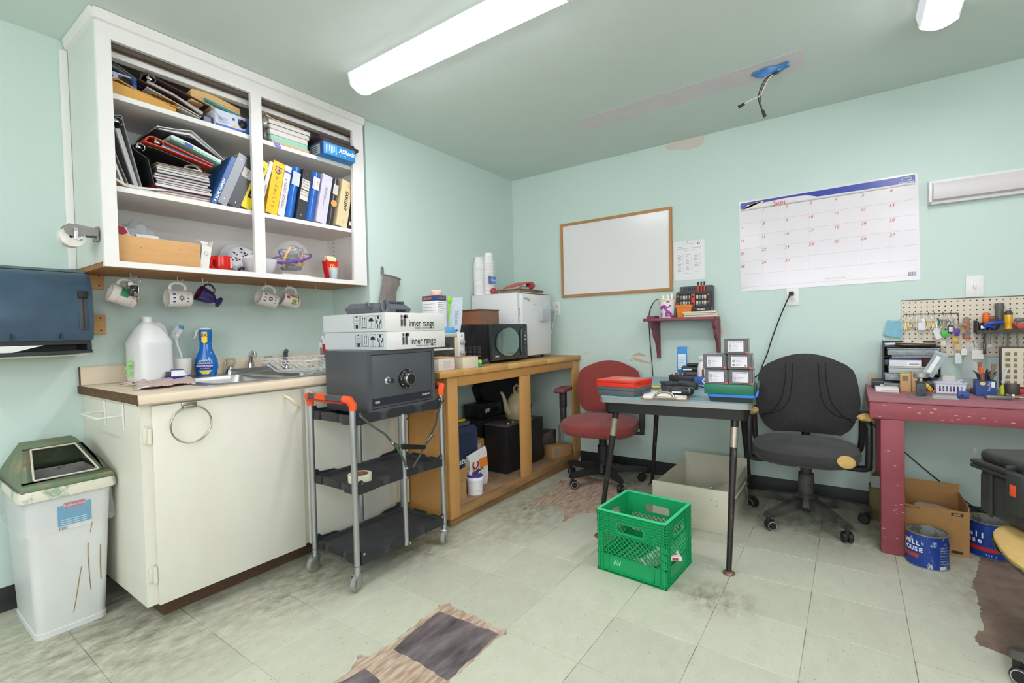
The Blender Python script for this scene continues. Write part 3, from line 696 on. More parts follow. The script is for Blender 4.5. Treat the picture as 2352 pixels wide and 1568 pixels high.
bent('cover', [(-.278,2.245),(-.15,2.222),(-.012,2.163)], .006, -.80, -.575, BRNB, t)
bent('spine', [(-.252,2.285),(-.27,2.27),(-.279,2.244)], .006, -.80, -.575, BRNB, t)
bent('pages', [(-.245,2.258),(-.15,2.24),(-.02,2.196)], .016, -.79, -.60, mat('#bdb8b4', .8), t)
ringmech(-.248, 2.275, -.578, t)
t = thing('file_folder', 'grey white file folder edge under the brown binder', 'folder', (-.64, -.12, S1))
bent('cover', [(-.255,2.222),(-.17,2.20),(-.04,2.165)], .004, -.76, -.570, mat('#c2bfb6', .7), t)
bent('cover', [(-.14,2.172),(-.05,2.150)], .004, -.74, -.556, mat('#aeb0a8', .7), t)
t = thing('paper_roll', 'rolled white drawing with a dark hollow end on the top shelf', 'roll', (-.66, -.15, 2.30))
d0, d1_ = Vector((-.645,-.235,2.302)), Vector((-.80,-.04,2.285)); dd = (d1_-d0)
M = Matrix.Translation(d0) @ dd.to_track_quat('Z','Y').to_matrix().to_4x4()
A('sheet', B().lathe([(.0205,0),(.0225,0),(.0225,dd.length),(.0205,dd.length)], 20, M, (False, False)).lathe([(.0205,dd.length),(.0205,0)],20,M,(False,False)), PAPER, t)
A('core', B().lathe([(.016,.004),(.017,.004),(.017,dd.length-.004),(0,dd.length-.004)], 20, M, (False,False)), mat('#2c2c30', .6), t)
t = thing('magazine', 'grey magazines leaning in the top left corner behind the brown binder', 'magazine', (-.75, -.33, 2.28))
bent('cover', [(-.40,2.318),(-.34,2.300),(-.262,2.262)], .004, -.86, -.63, mat('#8b8d90', .5, var=.5, vs=20), t)
bent('pages', [(-.40,2.306),(-.34,2.288),(-.27,2.252)], .014, -.86, -.635, mat('#77797c', .7, var=.4, vs=60), t)
bent('cover', [(-.345,2.282),(-.255,2.238)], .010, -.82, -.63, mat('#33404a', .5, var=.4, vs=30), t)
t = thing('cardboard_box', 'pale tan wrapped package with a rounded end on the top shelf', 'box', (-.66, .05, 2.26))
P = [(-.075,2.235)]+[(-.055+.022*cos(q)-.0,2.275+.022*sin(q)) for q in [pi-i*pi/10 for i in range(4)]]+[(-.02,2.297),(.03,2.295),(.09,2.285),(.15,2.272),(.152,2.228)]
A('body', B().ext(P, -.78, -.585, 'x'), mat('#d2ae74', .7, var=.15, vs=14), t)
A('fold', B().box(-.586, -.05, 2.262, -.584, .150, 2.2635), mat('#b5925c', .7), t)
t = thing('file_folder', 'teal folder slanting down under the tan package', 'folder', (-.64, .08, 2.25))
bent('cover', [(-.02,2.258),(.04,2.246),(.142,2.230)], .012, -.80, -.572, mat('#167c83', .5), t)
t = thing('paper_sheet', 'crumpled white sheet sticking out beside the teal folder', 'paper', (-.6, .03, 2.22))
A('sheet', B().loft([[(-.57,-.0,2.24),(-.555,.03,2.20),(-.548,.052,2.178)],[(-.66,.01,2.246),(-.66,.04,2.238),(-.66,.075,2.225)]], cap=(False,False), closed=False), PAPER, t, sm=0)
for o in t.children: o.modifiers.new('t','SOLIDIFY').thickness = .001
t = thing('small_carton', 'small dark navy carton beside the right dome camera box', 'box', (-.6, 0, S1))
A('body', B().box(-.64, -.03, S1+.0003, -.575, .014, S1+.045, .001), mat('#2b3047', .5, var=.3, vs=60), t); A('label', B().box(-.5748, -.026, S1+.012, -.5742, .004, S1+.04), mat('#7c8298', .6), t)
# ---- top shelf, right half
t = thing('foil_bundle', 'crumpled black and silver foil bag beside the mid stile on the top shelf', 'bag', (-.56, .245, S1))
def lump(c, r, sc, seed, amp, n=18, m=12):
    b = B(); b.ball(c, r, sc, n, m); V = Vector(c)
    for v in b.b.verts:
        d = (v.co-V); v.co = V+d*(1+amp*noise.noise(v.co*30+Vector((seed, 0, 0))))
    return b
A('dark_body', lump((-.585,.255,2.185), .052, (.9,.5,.9), 3, .35), mat('#3c3735', .25, .3, var=.6, vs=40, h2='#a8a29c'), t)
A('silver_end', lump((-.565,.262,2.238), .03, (.8,1,1), 5, .3), mat('#b9b6b2', .25, .8), t)
t = thing('book', 'beige board at the bottom of the right catalogue pile on the top shelf', 'book', (-.62, .38, S1), group='catalogues piled at the right of the top shelf')
A('body', B().box(-.74, .282, S1+.0003, -.533, .498, S1+.013, .001), mat('#c7ae86', .7), t)
z = S1+.0135
for lb, hh, y0, y1, col, cov in (('mint green edged book','.03',.276,.49,'#9ed0bd','#a9d4c2'),('thick white paper block','.028',.274,.492,'#e0d8d3','#d8d0cc'),('white block with a black cover','.026',.272,.503,'#dcd8d4','#2a2a2c'),('ivory catalogue','.022',.27,.51,'#ded9d2','#cfc8c0')):
    h = float(hh); t = thing('book', lb+' in the right pile on the top shelf', 'book', (-.64, .38, z), group='catalogues piled at the right of the top shelf')
    A('pages', B().box(-.745, y0+.003, z+.0012, -.537, y1, z+h-.0016, .002), mat(col, .75, var=.25, vs=300, st=(.02,.02,1)), t)
    A('cover', B().box(-.747, y0, z, -.535, y1+.001, z+.001), mat(cov, .6), t); A('cover', B().box(-.747, y0, z+h-.0014, -.535, y1+.001, z+h-.0004), mat(cov, .6), t)
    z += h
t = thing('envelope', 'beige envelope with its flap up on the right pile of the top shelf', 'envelope', (-.62, .36, z), group='manila envelopes')
bent('body', [(.262,z+.014),(.30,z+.006),(.47,z+.003)], .005, -.72, -.54, mat('#cdb695', .7), t); bent('flap', [(.245,z+.012),(.256,z+.03),(.285,z+.012)], .0016, -.70, -.545, mat('#d8c4a6', .7), t)
t = thing('name_tag', 'purple tag hanging over the edge of the top shelf', 'tag', (-.53, .30, S1))
A('card', B().loft([[(-.532,.292,S1+.004),(-.532,.326,S1+.002),(-.534,.336,2.105),(-.534,.302,2.118)],[(-.5305,.292,S1+.004),(-.5305,.326,S1+.002),(-.5325,.336,2.105),(-.5325,.302,2.118)]]), mat('#7d78d0', .5), t, sm=0)
for k in range(3): A('print_bar', B().box(-.5304, .302+.011*k, 2.124, -.5299, .305+.011*k, 2.136), PAPER, t)
t = thing('motherboard_box', 'blue retail box with white lettering overhanging the top shelf at right', 'box', (-.55, .65, S1), group='')
A('carton', B().box(-.66, .545, S1+.0004, -.466, .758, S1+.07, .001), mat('#2b83c4', .35), t)
A('side_panel', B().box(-.655, .5446, S1+.002, -.466, .5449, S1+.068), mat('#2a4f86', .4), t)
A('info_label', B().box(-.60, .5441, S1+.006, -.50, .5445, S1+.062), mat('#aab2b6', .5), t)
for k in range(4): A('text_line', B().box(-.59, .5437, S1+.016+.011*k, -.52, .5440, S1+.019+.011*k), INK, t)
A('text_panel', B().box(-.4659, .556, S1+.006, -.4655, .635, S1+.064), mat('#3f8fca', .4), t)
for k in range(7): A('text_column', B().box(-.4654, .56+.0105*k, S1+.012+.006*(k % 3), -.465, .565+.0105*k, S1+.058), mat('#bcd8ec', .5), t)
TA('ASRock', .036, mat('#f2f5f7', .4), t, (-.4655, .697, S1+.04), (0,1,0), (0,0,1), sx=.92, shear=.1, bold=.0012)
TA('Super Alloy', .009, mat('#dfe9f0', .4), t, (-.4655, .672, S1+.017), (0,1,0), (0,0,1))
t = thing('picture_frame', 'dark brown flat frame lying on the blue retail box', 'frame', (-.56, .66, S1+.071), group='frames on the blue box')
b = B(); plate(b, [(-.64,.548),(-.47,.548),(-.47,.785),(-.64,.785)], [[(-.61,.575),(-.50,.575),(-.50,.758),(-.61,.758)]], S1+.0708, S1+.088)
A('frame', b, mat('#3d3230', .5), t, sm=0); A('backing', B().box(-.61, .575, S1+.073, -.50, .758, S1+.077), mat('#5a5552', .6), t)
t = thing('picture_frame', 'maroon flat frame lying uppermost on the pile over the blue retail box', 'frame', (-.58, .65, S1+.09), group='frames on the blue box')
b = B(); plate(b, [(-.66,.54),(-.487,.54),(-.487,.768),(-.66,.768)], [[(-.63,.57),(-.52,.57),(-.52,.74),(-.63,.74)]], S1+.0885, S1+.106)
A('frame', b, mat('#43242a', .45), t, sm=0); A('backing', B().box(-.63, .57, S1+.09, -.52, .74, S1+.095), mat('#8a8482', .6), t)
# ---- bottom shelf
t = thing('wood_board', 'plain pale wood board standing on edge in the bottom left bay', 'board', (-.56, -.235, SB))
b = B().box(-.560, -.389, SB+.0004, -.543, -.078, 1.552, .001)
A('board', b, mat('#cd9e66', .6, var=.2, vs=6, st=(1,1,6)), t)
for y, z in ((-.31,1.505),(-.16,1.515),(-.092,1.515),(-.092,1.46)): A('screw_hole', B().cyl((-.5432,y,z),(-.5425,y,z),.002,n=8), mat('#5a4028',.8), t)
def bag(name, label, c, r, sc, seed, amp, m, cat='bag', group=None):
    t = thing(name, label, cat, c, group=group)
    A('film', lump(c, r, sc, seed, amp, 26, 16), m, t, sm=25); return t
bag('plastic_bag', 'clear crumpled plastic bag behind the wood board', (-.70,-.275,1.555), .095, (.7,.85,.95), 2, .32, mat('#cfd8de', .2, alpha=.35), group='clear plastic bags on the bottom shelf')
bag('plastic_bag', 'small clear bag right of the blue and white carton', (-.70,-.135,1.49), .06, (.6,.7,1.0), 8, .4, mat('#d9d9d8', .25, alpha=.4), group='clear plastic bags on the bottom shelf')
t = thing('snack_packet', 'white packet with a red printed top behind the left stile', 'packet', (-.62, -.37, SB))
A('packet', B().loft([[(-.66,-.405,SB+.001),(-.60,-.405,SB+.001),(-.60,-.325,SB+.001),(-.66,-.325,SB+.001)],[(-.665,-.405,1.54),(-.595,-.405,1.54),(-.595,-.322,1.545),(-.665,-.322,1.545)],[(-.64,-.405,1.615),(-.625,-.405,1.615),(-.628,-.335,1.60),(-.638,-.335,1.60)]]), mat('#d6d3cf', .4), t)
A('red_print', B().loft([[(-.6205,-.39,1.605),(-.6205,-.345,1.60),(-.593,-.34,1.57),(-.590,-.36,1.56)],[(-.619,-.39,1.605),(-.619,-.345,1.60),(-.591,-.34,1.57),(-.588,-.36,1.56)]]), mat('#b02f3a', .5, var=.5, vs=80), t, sm=0)
t = thing('milk_carton', 'small blue and white gable carton peeking over the wood board', 'carton', (-.63, -.25, SB), group='cartons on the bottom shelf')
A('carton', B().ext([(-.66,SB+.0005),(-.60,SB+.0005),(-.60,1.545),(-.63,1.578),(-.66,1.545)], -.30, -.215, 'y'), mat('#e3e5e6', .5), t, sm=0)
A('blue_end', B().ext([(-.655,SB+.02),(-.605,SB+.02),(-.605,1.545),(-.63,1.572),(-.655,1.545)], -.3012, -.3004, 'y'), mat('#2f7fb8', .5), t, sm=0)
t = thing('open_carton', 'tall white paper carton leaning with open flaps beside the red mug', 'carton', (-.57, -.06, SB), rot=(rad(-9), 0, 0), group='cartons on the bottom shelf')
CT_W = mat('#dcd9d4', .6)
obj('body', B().box(-.035, -.022, .004, .02, .018, .118), CT_W, t)
obj('flap', B().loft([[(-.034,-.022,.118),(.02,-.022,.118),(.02,-.040,.140),(-.034,-.040,.140)],[(-.034,-.021,.118),(.02,-.021,.118),(.02,-.039,.141),(-.034,-.039,.141)]]), CT_W, t, sm=0)
obj('flap', B().loft([[(-.034,.017,.118),(.02,.017,.118),(.02,.020,.150),(-.034,.020,.150)],[(-.034,.018,.118),(.02,.018,.118),(.02,.021,.150),(-.034,.021,.150)]]), CT_W, t, sm=0)
obj('flap', B().loft([[(-.036,.019,.118),(-.036,-.022,.118),(-.05,-.03,.15),(-.05,.024,.155)],[(-.035,.019,.118),(-.035,-.022,.118),(-.049,-.03,.15),(-.049,.024,.155)]]), CT_W, t, sm=0)
obj('stamp', B().lathe([(.0095,0),(.0095,.0006),(.007,.0006),(.007,0)], 16, TR((.0202,-.002,.083), ry=pi/2), (False,False)), mat('#8b8a88', .6), t)
obj('fold_line', B().box(.0201, -.022, .066, .0205, .018, .0665), mat('#a5a29c', .6), t)
def mug_body(r, h, n=28, t=.004, curve=None):
    pr = curve or [(r*.94, 0), (r, .006), (r, h)]
    inner = [(max(q-t, .001), z) for q, z in pr[::-1]]
    inner[-1] = (inner[-1][0], t)
    return [(0, 0)]+pr+inner+[(0, t)]
def mug_handle(r, h, th=.0055, w=.7):
    return [(r*.97+.0, 0, h*.82)]+[(r+.012+.022*sin(pi*i/8), 0, h*.5+h*.34*cos(pi*i/8)) for i in range(9)]+[(r*.97, 0, h*.18)]
t = thing('mug', 'big glossy red mug on the bottom shelf of the wall cabinet', 'mug', (-.61, .046, SB+.0004), rad(-60), group='mugs')
REDM = mat('#c8201c', .15)
obj('body', B().lathe(mug_body(.046, .082), 28), REDM, t); obj('handle', B().tube(mug_handle(.046, .082), .0065, 8, flat=1.5), REDM, t)
def decal_dot(parent, r, ang, z, w, h, m, name='decal'):
    """small print hugging a cylinder of radius r"""
    b = B(); n = 6; a0, a1 = ang-w/2/r, ang+w/2/r
    L0 = [(r*1.004*cos(a0+(a1-a0)*i/n), r*1.004*sin(a0+(a1-a0)*i/n), z-h/2) for i in range(n+1)]; L1 = [(x, y, z+h/2) for x, y, _ in L0]
    L2 = [(x*1.008, y*1.008, q) for x, y, q in L1]; L3 = [(x*1.008, y*1.008, q) for x, y, q in L0]
    b.loft([[L0[i], L1[i], L2[i], L3[i]] for i in range(n+1)])
    return obj(name, b, m, parent)
decal_dot(t, .046, rad(95), .05, .012, .05, mat('#e9d9d8', .4), 'white_print')
t = thing('plate', 'plain white plate standing against the back of the bottom shelf', 'plate', (-.80, .225, SB), rot=(0, rad(76), 0), group='plates on the bottom shelf')
obj('plate', B().lathe([(0, .004), (.06, .004), (.075, .010), (.098, .016), (.1, .018), (.096, .020), (.075, .014), (.06, .008), (0, .008)], 36, TR((-.1, 0, 0))), mat('#dfe1e6', .15), t)
t = thing('plate', 'white bowl plate with a black paisley print in front of the plain plate', 'plate', (-.72, .218, SB), rot=(0, rad(68), 0), group='plates on the bottom shelf')
pb = obj('plate', B().lathe([(0, .002), (.05, .002), (.07, .012), (.085, .024), (.087, .026), (.083, .028), (.068, .016), (.05, .007), (0, .007)], 36, TR((-.087, 0, 0))), mat('#e6e6e8', .15), t)
b = B(); R = random.Random(2)
for k in range(44):
    a = R.uniform(0, 2*pi); rr_ = .082*math.sqrt(R.uniform(.02, 1)); zz = .0075 if rr_ < .05 else .0075+(rr_-.05)*.55
    q = R.uniform(0, 6.28); s_ = R.uniform(.004, .0075)
    b.ext([(-.087+rr_*cos(a)+s_*cos(q+j*pi/3)*(1.5 if j == 0 else .8), rr_*sin(a)+s_*sin(q+j*pi/3)*(1.5 if j == 0 else .8)) for j in range(6)], zz+.0006, zz+.0012)
obj('paisley_print', b, mat('#2e3038', .4), t, sm=0, kind='stuff')
t = thing('bowl', 'white bowl behind the mid stile on the bottom shelf', 'bowl', (-.635, .248, SB+.0004))
obj('bowl', B().lathe([(0,0),(.045,0),(.05,.006),(.07,.035),(.084,.08),(.086,.09),(.083,.091),(.08,.08),(.066,.036),(.045,.008),(0,.006)], 32), mat('#d9dbe3', .2), t)
t = thing('box', 'flat white box with black script under the clear maze ball', 'box', (-.63, .42, SB), group='')
A('box', B().box(-.72, .33, SB+.0004, -.545, .49, SB+.018, .001), mat('#dddad6', .6), t); TA('Jazzy', .02, INK, t, (-.5449, .352, SB+.011), (0,1,0), (0,0,1), shear=.3)
t = thing('maze_ball', 'clear plastic maze ball with a purple ring and yellow tracks', 'toy', (-.63, .425, SB+.119))
obj('shell', B().ball((0,0,0), .1, (1,1,1), 40, 24), mat('#eef2f4', .03, alpha=.16), t)
PUR = mat('#6a35a8', .3)
obj('ring', B().tube([(.107*cos(a), .107*sin(a), 0) for a in [2*pi*i/40 for i in range(40)]], .006, 8, True), PUR, t, rot=(rad(18), rad(12), 0))
R = random.Random(5); GRYP = mat('#8d9194', .35); YEL = mat('#e2a51e', .35)
for k in range(6):
    z = -.06+.024*k; r = math.sqrt(max(.078**2-z*z, .0004)); a0 = R.uniform(0, 6); b = B()
    b.tube([(r*.85*cos(a0+i*.28), r*.85*sin(a0+i*.28), z+.006*sin(i*.8)) for i in range(14)], .007, 6, flat=.4); obj('grey_track', b, GRYP, t)
for k in range(5):
    a0 = R.uniform(-1.4, 1.4); b = B().tube([(.074*cos(a0+.10*i)*cos(-.8+.2*i), .074*sin(a0+.10*i)*cos(-.8+.2*i), .074*sin(-.8+.2*i)) for i in range(9)], .006, 6, flat=.5); obj('yellow_track', b, YEL, t)
for k in range(3):
    a0 = R.uniform(0, 6); b = B().tube([(.06*cos(a0+.3*i), .06*sin(a0+.3*i), .02+.045*sin(i*.5)-.02*k) for i in range(8)], .006, 6, flat=.5); obj('purple_track', b, PUR, t)
obj('core', B().box(-.04,-.045,-.068,.045,.04,-.048,.006).box(-.03,-.03,-.048,.03,.03,.03,.01), mat('#474b50', .35), t)
t = thing('fries_box', 'red fries carton with a yellow M at the right of the bottom shelf', 'carton', (-.60, .655, SB), rad(4))
FR = mat('#d3231f', .4)
obj('carton', B().loft([[(-.016,-.026,.0005),(.016,-.026,.0005),(.016,.026,.0005),(-.016,.026,.0005)],[(-.02,-.044,.12),(.02,-.044,.12),(.02,.044,.12),(-.02,.044,.12)]]), FR, t, sm=0)
obj('front_lip', B().ext([(-.044,.12),(-.044,.13),(-.03,.122),(0,.116),(.03,.122),(.044,.13),(.044,.12)], .0185, .0205, 'x'), FR, t, sm=0)
obj('fries', B().loft([[(-.012,-.03,.12),(.012,-.03,.12),(.012,.03,.12),(-.012,.03,.12)],[(-.012,-.034,.142),(.012,-.034,.142),(.012,.034,.142),(-.012,.034,.142)],[(-.008,-.026,.150),(.008,-.026,.150),(.008,.026,.150),(-.008,.026,.150)]]), mat('#eed9ae', .6), t)
arch = [(-.018,-.02),(-.0165,0),(-.011,.022),(-.006,.024),(-.002,.012),(0,-.006)]
for sg in (1, -1): obj('yellow_arch', B().tube([(.0195, sg*y, .078+z) for y, z in arch], .0028, 6), mat('#f2b21f', .4), t)
t = thing('drinking_glass', 'small clear tumbler with blue paper in front of the fries carton', 'glass', (-.562, .648, SB+.0004))
obj('glass', B().lathe([(0,0),(.021,0),(.029,.078),(.0275,.078),(.0195,.004),(0,.004)], 24), mat('#dfe8ee', .05, alpha=.3), t)
obj('blue_paper', lump((0,0,.04), .03, (.6,.65,1.15), 4, .35), mat('#7fa6c4', .4, var=.4, vs=40, h2='#d5dfe6'), t)
# ---- hooks, mugs and keys under the cabinet
HKX = -.705
def hook(y, label, z=CZ0):
    t = thing('cup_hook', label, 'hook', (HKX, y, z), group='cup hooks under the wall cabinet')
    obj('hook', B().tube([(0,0,0),(0,0,-.018)]+[(0, .011-.011*cos(q), -.018-.011*sin(q)) for q in [i*pi/8 for i in range(1, 9)]]+[(0,.022,-.013)], .0016, 6), mat('#cfcfca', .4), t); return t
HY = (-.303, -.117, -.006, .312, .440, .622)
for y, l in zip(HY, ('brass cup hook holding the car keys', 'white cup hook holding the upright flower mug', 'white cup hook holding the purple goblet mug', 'cup hook holding the tilted flower mug', 'cup hook holding the parrot mug', 'empty cup hook at the right end under the cabinet')): hook(y, l)
def hang_mug(label, y, z, r, h, tilt, col, yaw=0., hz=None):
    """mug on its side: axis along +y from mouth to base, handle up"""
    t = thing('mug', label, 'mug', (HKX, y, z), rot=(rad(-90-tilt), 0, rad(yaw)), group='mugs')
    m = mat(col, .2)
    # local: axis z (mouth at h), handle along local -y after rotation => up
    obj('body', B().lathe(mug_body(r, h), 28, TR((0,0,-h/2), rx=0)), m, t)
    obj('handle', B().tube([(0, p[0], p[2]-h/2) for p in mug_handle(r, h)], .005, 8, flat=1.4), m, t)
    return t
t = hang_mug('white mug with a green patch hanging behind the car keys', -.335, 1.305, .041, .098, 200, '#cbc4be')
BLF = mat('#2b2a78', .3)
def flower(t, r, ang, z):
    for k in range(6):
        a = k*pi/3; decal_dot(t, r, ang+.0085*cos(a)/r, z+.0085*sin(a), .007, .007, BLF, 'petal')
    decal_dot(t, r, ang, z, .006, .006, mat('#d9c35a', .4), 'flower_centre')
decal_dot(t, .041, rad(20), .005, .045, .03, mat('#2f7a55', .4), 'green_patch')
for zz in (-.03, .022): decal_dot(t, .041, rad(0), zz, .11, .0015, mat('#6b6b66', .4), 'grey_band')
t = hang_mug('white mug with a blue flower hanging level, first from the left', -.117, 1.302, .042, .098, 180, '#dad5cf')
flower(t, .042, 0, 0)
for k in range(3): decal_dot(t, .042, rad(25-25*k), .03, .006, .012, BLF, 'blue_letter'); decal_dot(t, .042, rad(22-22*k), -.028, .004, .009, BLF, 'blue_letter')
t = hang_mug('white mug with a blue flower hanging tilted, right of the mid stile', .318, 1.315, .042, .098, 196, '#d8d0c9')
flower(t, .042, 0, 0)
for k in range(3): decal_dot(t, .042, rad(25-25*k), .03, .006, .012, BLF, 'blue_letter'); decal_dot(t, .042, rad(22-22*k), -.028, .004, .009, BLF, 'blue_letter')
t = hang_mug('white mug with a parrot print hanging tilted, rightmost of the mugs', .447, 1.315, .042, .098, 196, '#d8d0c9')
decal_dot(t, .042, rad(-15), -.012, .03, .026, mat('#5f8a3a', .4, var=.6, vs=60, h2='#c9b53a'), 'parrot'); decal_dot(t, .042, rad(10), .028, .014, .018, mat('#a8262a', .4), 'red_print'); decal_dot(t, .042, rad(12), -.036, .06, .004, mat('#6b3a2c', .4), 'branch'); decal_dot(t, .042, rad(32), .0, .01, .05, mat('#8a6f62', .4), 'text_band')
t = thing('mug', 'purple goblet mug with a maroon inside hanging from a hook', 'mug', (HKX, .02, 1.312), rot=(rad(-90-205), 0, 0), group='mugs')
PM = mat('#2e2354', .12, var=.4, vs=14, h2='#4a3d8a')
obj('body', B().lathe([(0,-.055),(.027,-.055),(.028,-.048),(.012,-.038),(.011,-.030),(.024,-.02),(.034,.0),(.038,.03),(.041,.052),(.038,.052),(.035,.03),(.031,.0),(.02,-.016),(0,-.02)], 28), PM, t)
obj('inside', B().lathe([(0,-.018),(.019,-.014),(.0305,.001),(.0345,.03),(.0375,.0515)], 28, cap=(False,False)), mat('#551a2e', .25), t)
obj('handle', B().tube([(0,.03,-.012),(0,.05,-.008),(0,.062,.01),(0,.062,.03),(0,.05,.042),(0,.036,.04)], .005, 8), mat('#241d38', .2), t)
def key(parent, M, L_=.03, col='#b9a06a', name='key'):
    m = mat(col, .35, 1.)
    b = B(); b.ext([(.010*cos(2*pi*i/10), .010*sin(2*pi*i/10)) for i in range(10)], -.001, .001, 'y', M)
    b.ext([(-.0035,-.006),(.0035,-.006),(.0035,-.010-L_*.3),(.0022,-.010-L_*.35),(.0035,-.010-L_*.5),(.002,-.010-L_*.7),(.003,-.010-L_*.8),(0,-.010-L_),(-.0035,-.010-L_+.003)], -.001, .001, 'y', M)
    return obj(name, b, m, parent, sm=0)
t = thing('car_keys', 'car keys with a black fob on a ring hanging over the green patch mug', 'keys', (-.655, -.309, CZ0-.024))
obj('ring', B().tube([(0, .016*cos(a), -.012+.016*sin(a)) for a in [2*pi*i/20 for i in range(20)]], .0018, 6, True), STEEL, t)
obj('ring', B().tube([(.002+.01*cos(a), .010+.014*cos(a), -.012+.013*sin(a)) for a in [2*pi*i/20 for i in range(20)]], .0014, 6, True), STEEL, t)
f = obj('fob', B().box(.004, -.012, -.085, .016, .018, -.035, .005), mat('#1a1b20', .25), t, rot=(rad(-6), 0, 0)); obj('chrome_edge', B().box(.004, .0185, -.075, .014, .0215, -.03, .0015), CHROME, t, rot=(rad(-6),0,0))
for y, z in ((0,-.055),(.006,-.066)): obj('fob_button', B().cyl((.016,y,z),(.017,y,z),.003,n=10), mat('#d0d0d0',.4), f)
key(t, TR((.003,-.012,-.03), rz=pi/2, rx=0) @ TR(rx=0, ry=rad(-25)), .034, '#d8d2c0'); key(t, TR((.0,-.018,-.028), rz=pi/2) @ TR(ry=rad(20)), .02, '#6d655c'); key(t, TR((.018,.004,-.078), rz=pi/2) @ TR(ry=rad(-5)), .026, '#8a7a66')
# ================================================================ left wall: towel dispenser, blocks, tape dispenser, bin
t = thing('towel_dispenser', 'smoky dark blue paper towel dispenser on the left wall', 'dispenser', (XA, -.65, 1.05), group='')
SMOKE = mat('#3c5266', .22, var=.3, vs=9, h2='#26333f'); BODYK = mat('#23272c', .4, var=.3, vs=20)
DY0, DY1 = -.87, -.444
prof = [(-.8995,1.395),(-.80,1.405),(-.75,1.400),(-.715,1.375),(-.695,1.335),(-.685,1.28),(-.685,1.2),(-.692,1.14),(-.705,1.112),(-.8995,1.112)]
A('cover', B().ext(prof, DY0, DY1, 'y'), SMOKE, t)
A('top_ledge', B().ext([(-.8995,1.396),(-.80,1.406),(-.765,1.404),(-.775,1.415),(-.8995,1.424)], DY0, DY1-.004, 'y'), mat('#5d7072', .35, var=.3, vs=12), t)
A('base', B().ext([(-.8995,1.1115),(-.715,1.1115),(-.715,1.095),(-.86,1.093),(-.86,1.066),(-.705,1.068),(-.705,1.056),(-.88,1.052),(-.8995,1.052)], DY0, DY1-.004, 'y'), BODYK, t)
A('end_wall', B().box(-.86, DY1-.022, 1.066, -.705, DY1-.006, 1.095), BODYK, t)
A('drip_edge', B().box(-.88, DY0, 1.046, -.70, DY1-.02, 1.0515), mat('#b9b79a', .5, alpha=.6), t)
A('paper_towel', B().loft([[(-.715,DY0,1.0935),(-.715,-.60,1.0935),(-.715,-.69,1.068),(-.715,DY0,1.068)],[(-.712,DY0,1.0935),(-.712,-.60,1.0935),(-.712,-.69,1.068),(-.712,DY0,1.068)]]), PAPER, t, sm=0)
A('lever_slot', B().box(-.6865, -.492, 1.155, -.6835, -.462, 1.316, .004), mat('#3a3f45', .5), t)
A('slot_groove', B().box(-.684, -.479, 1.16, -.6825, -.475, 1.30), BLACK, t)
A('lever', B().box(-.69, -.494, 1.288, -.672, -.462, 1.318, .004), BLACK, t)
for y in (-.695, -.553): A('rib', B().box(-.702, y, 1.116, -.686, y+.003, 1.142), BODYK, t)
BLK = mat('#cd9d66', .6, var=.2, vs=9, st=(1,1,6))
for z0, z1, l in ((1.345, 1.422, 'upper pale wood block behind the towel dispenser'), (1.137, 1.226, 'lower pale wood block behind the towel dispenser')):
    t = thing('wood_block', l, 'block', (XA, -.40, z0), group='wood blocks behind the towel dispenser')
    A('block', B().box(XA+.0006, -.442, z0, XA+.019, -.353, z1, .001), BLK, t)
    for z in (z0+.016, z1-.014): A('screw', B().cyl((XA+.0186, -.372, z), (XA+.0196, -.372, z), .0042, n=10), INK, t)
# ---- tape dispenser arm on the cabinet side
t = thing('tape_dispenser', 'grey metal arm holding a white paper roll on the left side of the wall cabinet', 'dispenser', (-.57, CY0, 1.545))
GM = mat('#8d8886', .45, .6, var=.3, vs=60)
A('mount', B().box(-.585, CY0-.012, 1.515, -.552, CY0-.0006, 1.575, .004).cyl((-.57, CY0-.014, 1.519), (-.555, CY0-.014, 1.519), .006), GM, t)
arm = [(CY0-.008, 1.562),(-.52, 1.573),(-.54,1.571)]+[(-.532+.026*cos(a), 1.549+.026*sin(a)) for a in [pi*.62+i*pi*1.1/10 for i in range(11)]]+[(-.50, 1.530),(CY0-.008,1.534)]
A('arm', B().ext(arm, -.545, -.541, 'x'), GM, t); A('arm', B().ext(arm, -.603, -.599, 'x'), GM, t)
A('paper_roll', B().lathe([(.012,0),(.040,0),(.040,.045),(.012,.045)], 32, TR((-.595, -.530, 1.523), ry=pi/2), (False,False)).lathe([(.012,.045),(.012,0)], 32, TR((-.595,-.530,1.523), ry=pi/2), (False,False)), mat('#d9d5cd', .7), t)
A('axle', B().cyl((-.61,-.525,1.549),(-.53,-.525,1.549),.006), STEEL, t)
A('crank', B().box(-.5395, -.530, 1.512, -.5365, -.518, 1.556, .0015), mat('#cfcfcf', .35, .5), t); A('knob', B().lathe([(.006,0),(.009,.004),(.008,.012),(0,.015)], 14, TR((-.5365,-.515,1.513), ry=pi/2)), CHROME, t)
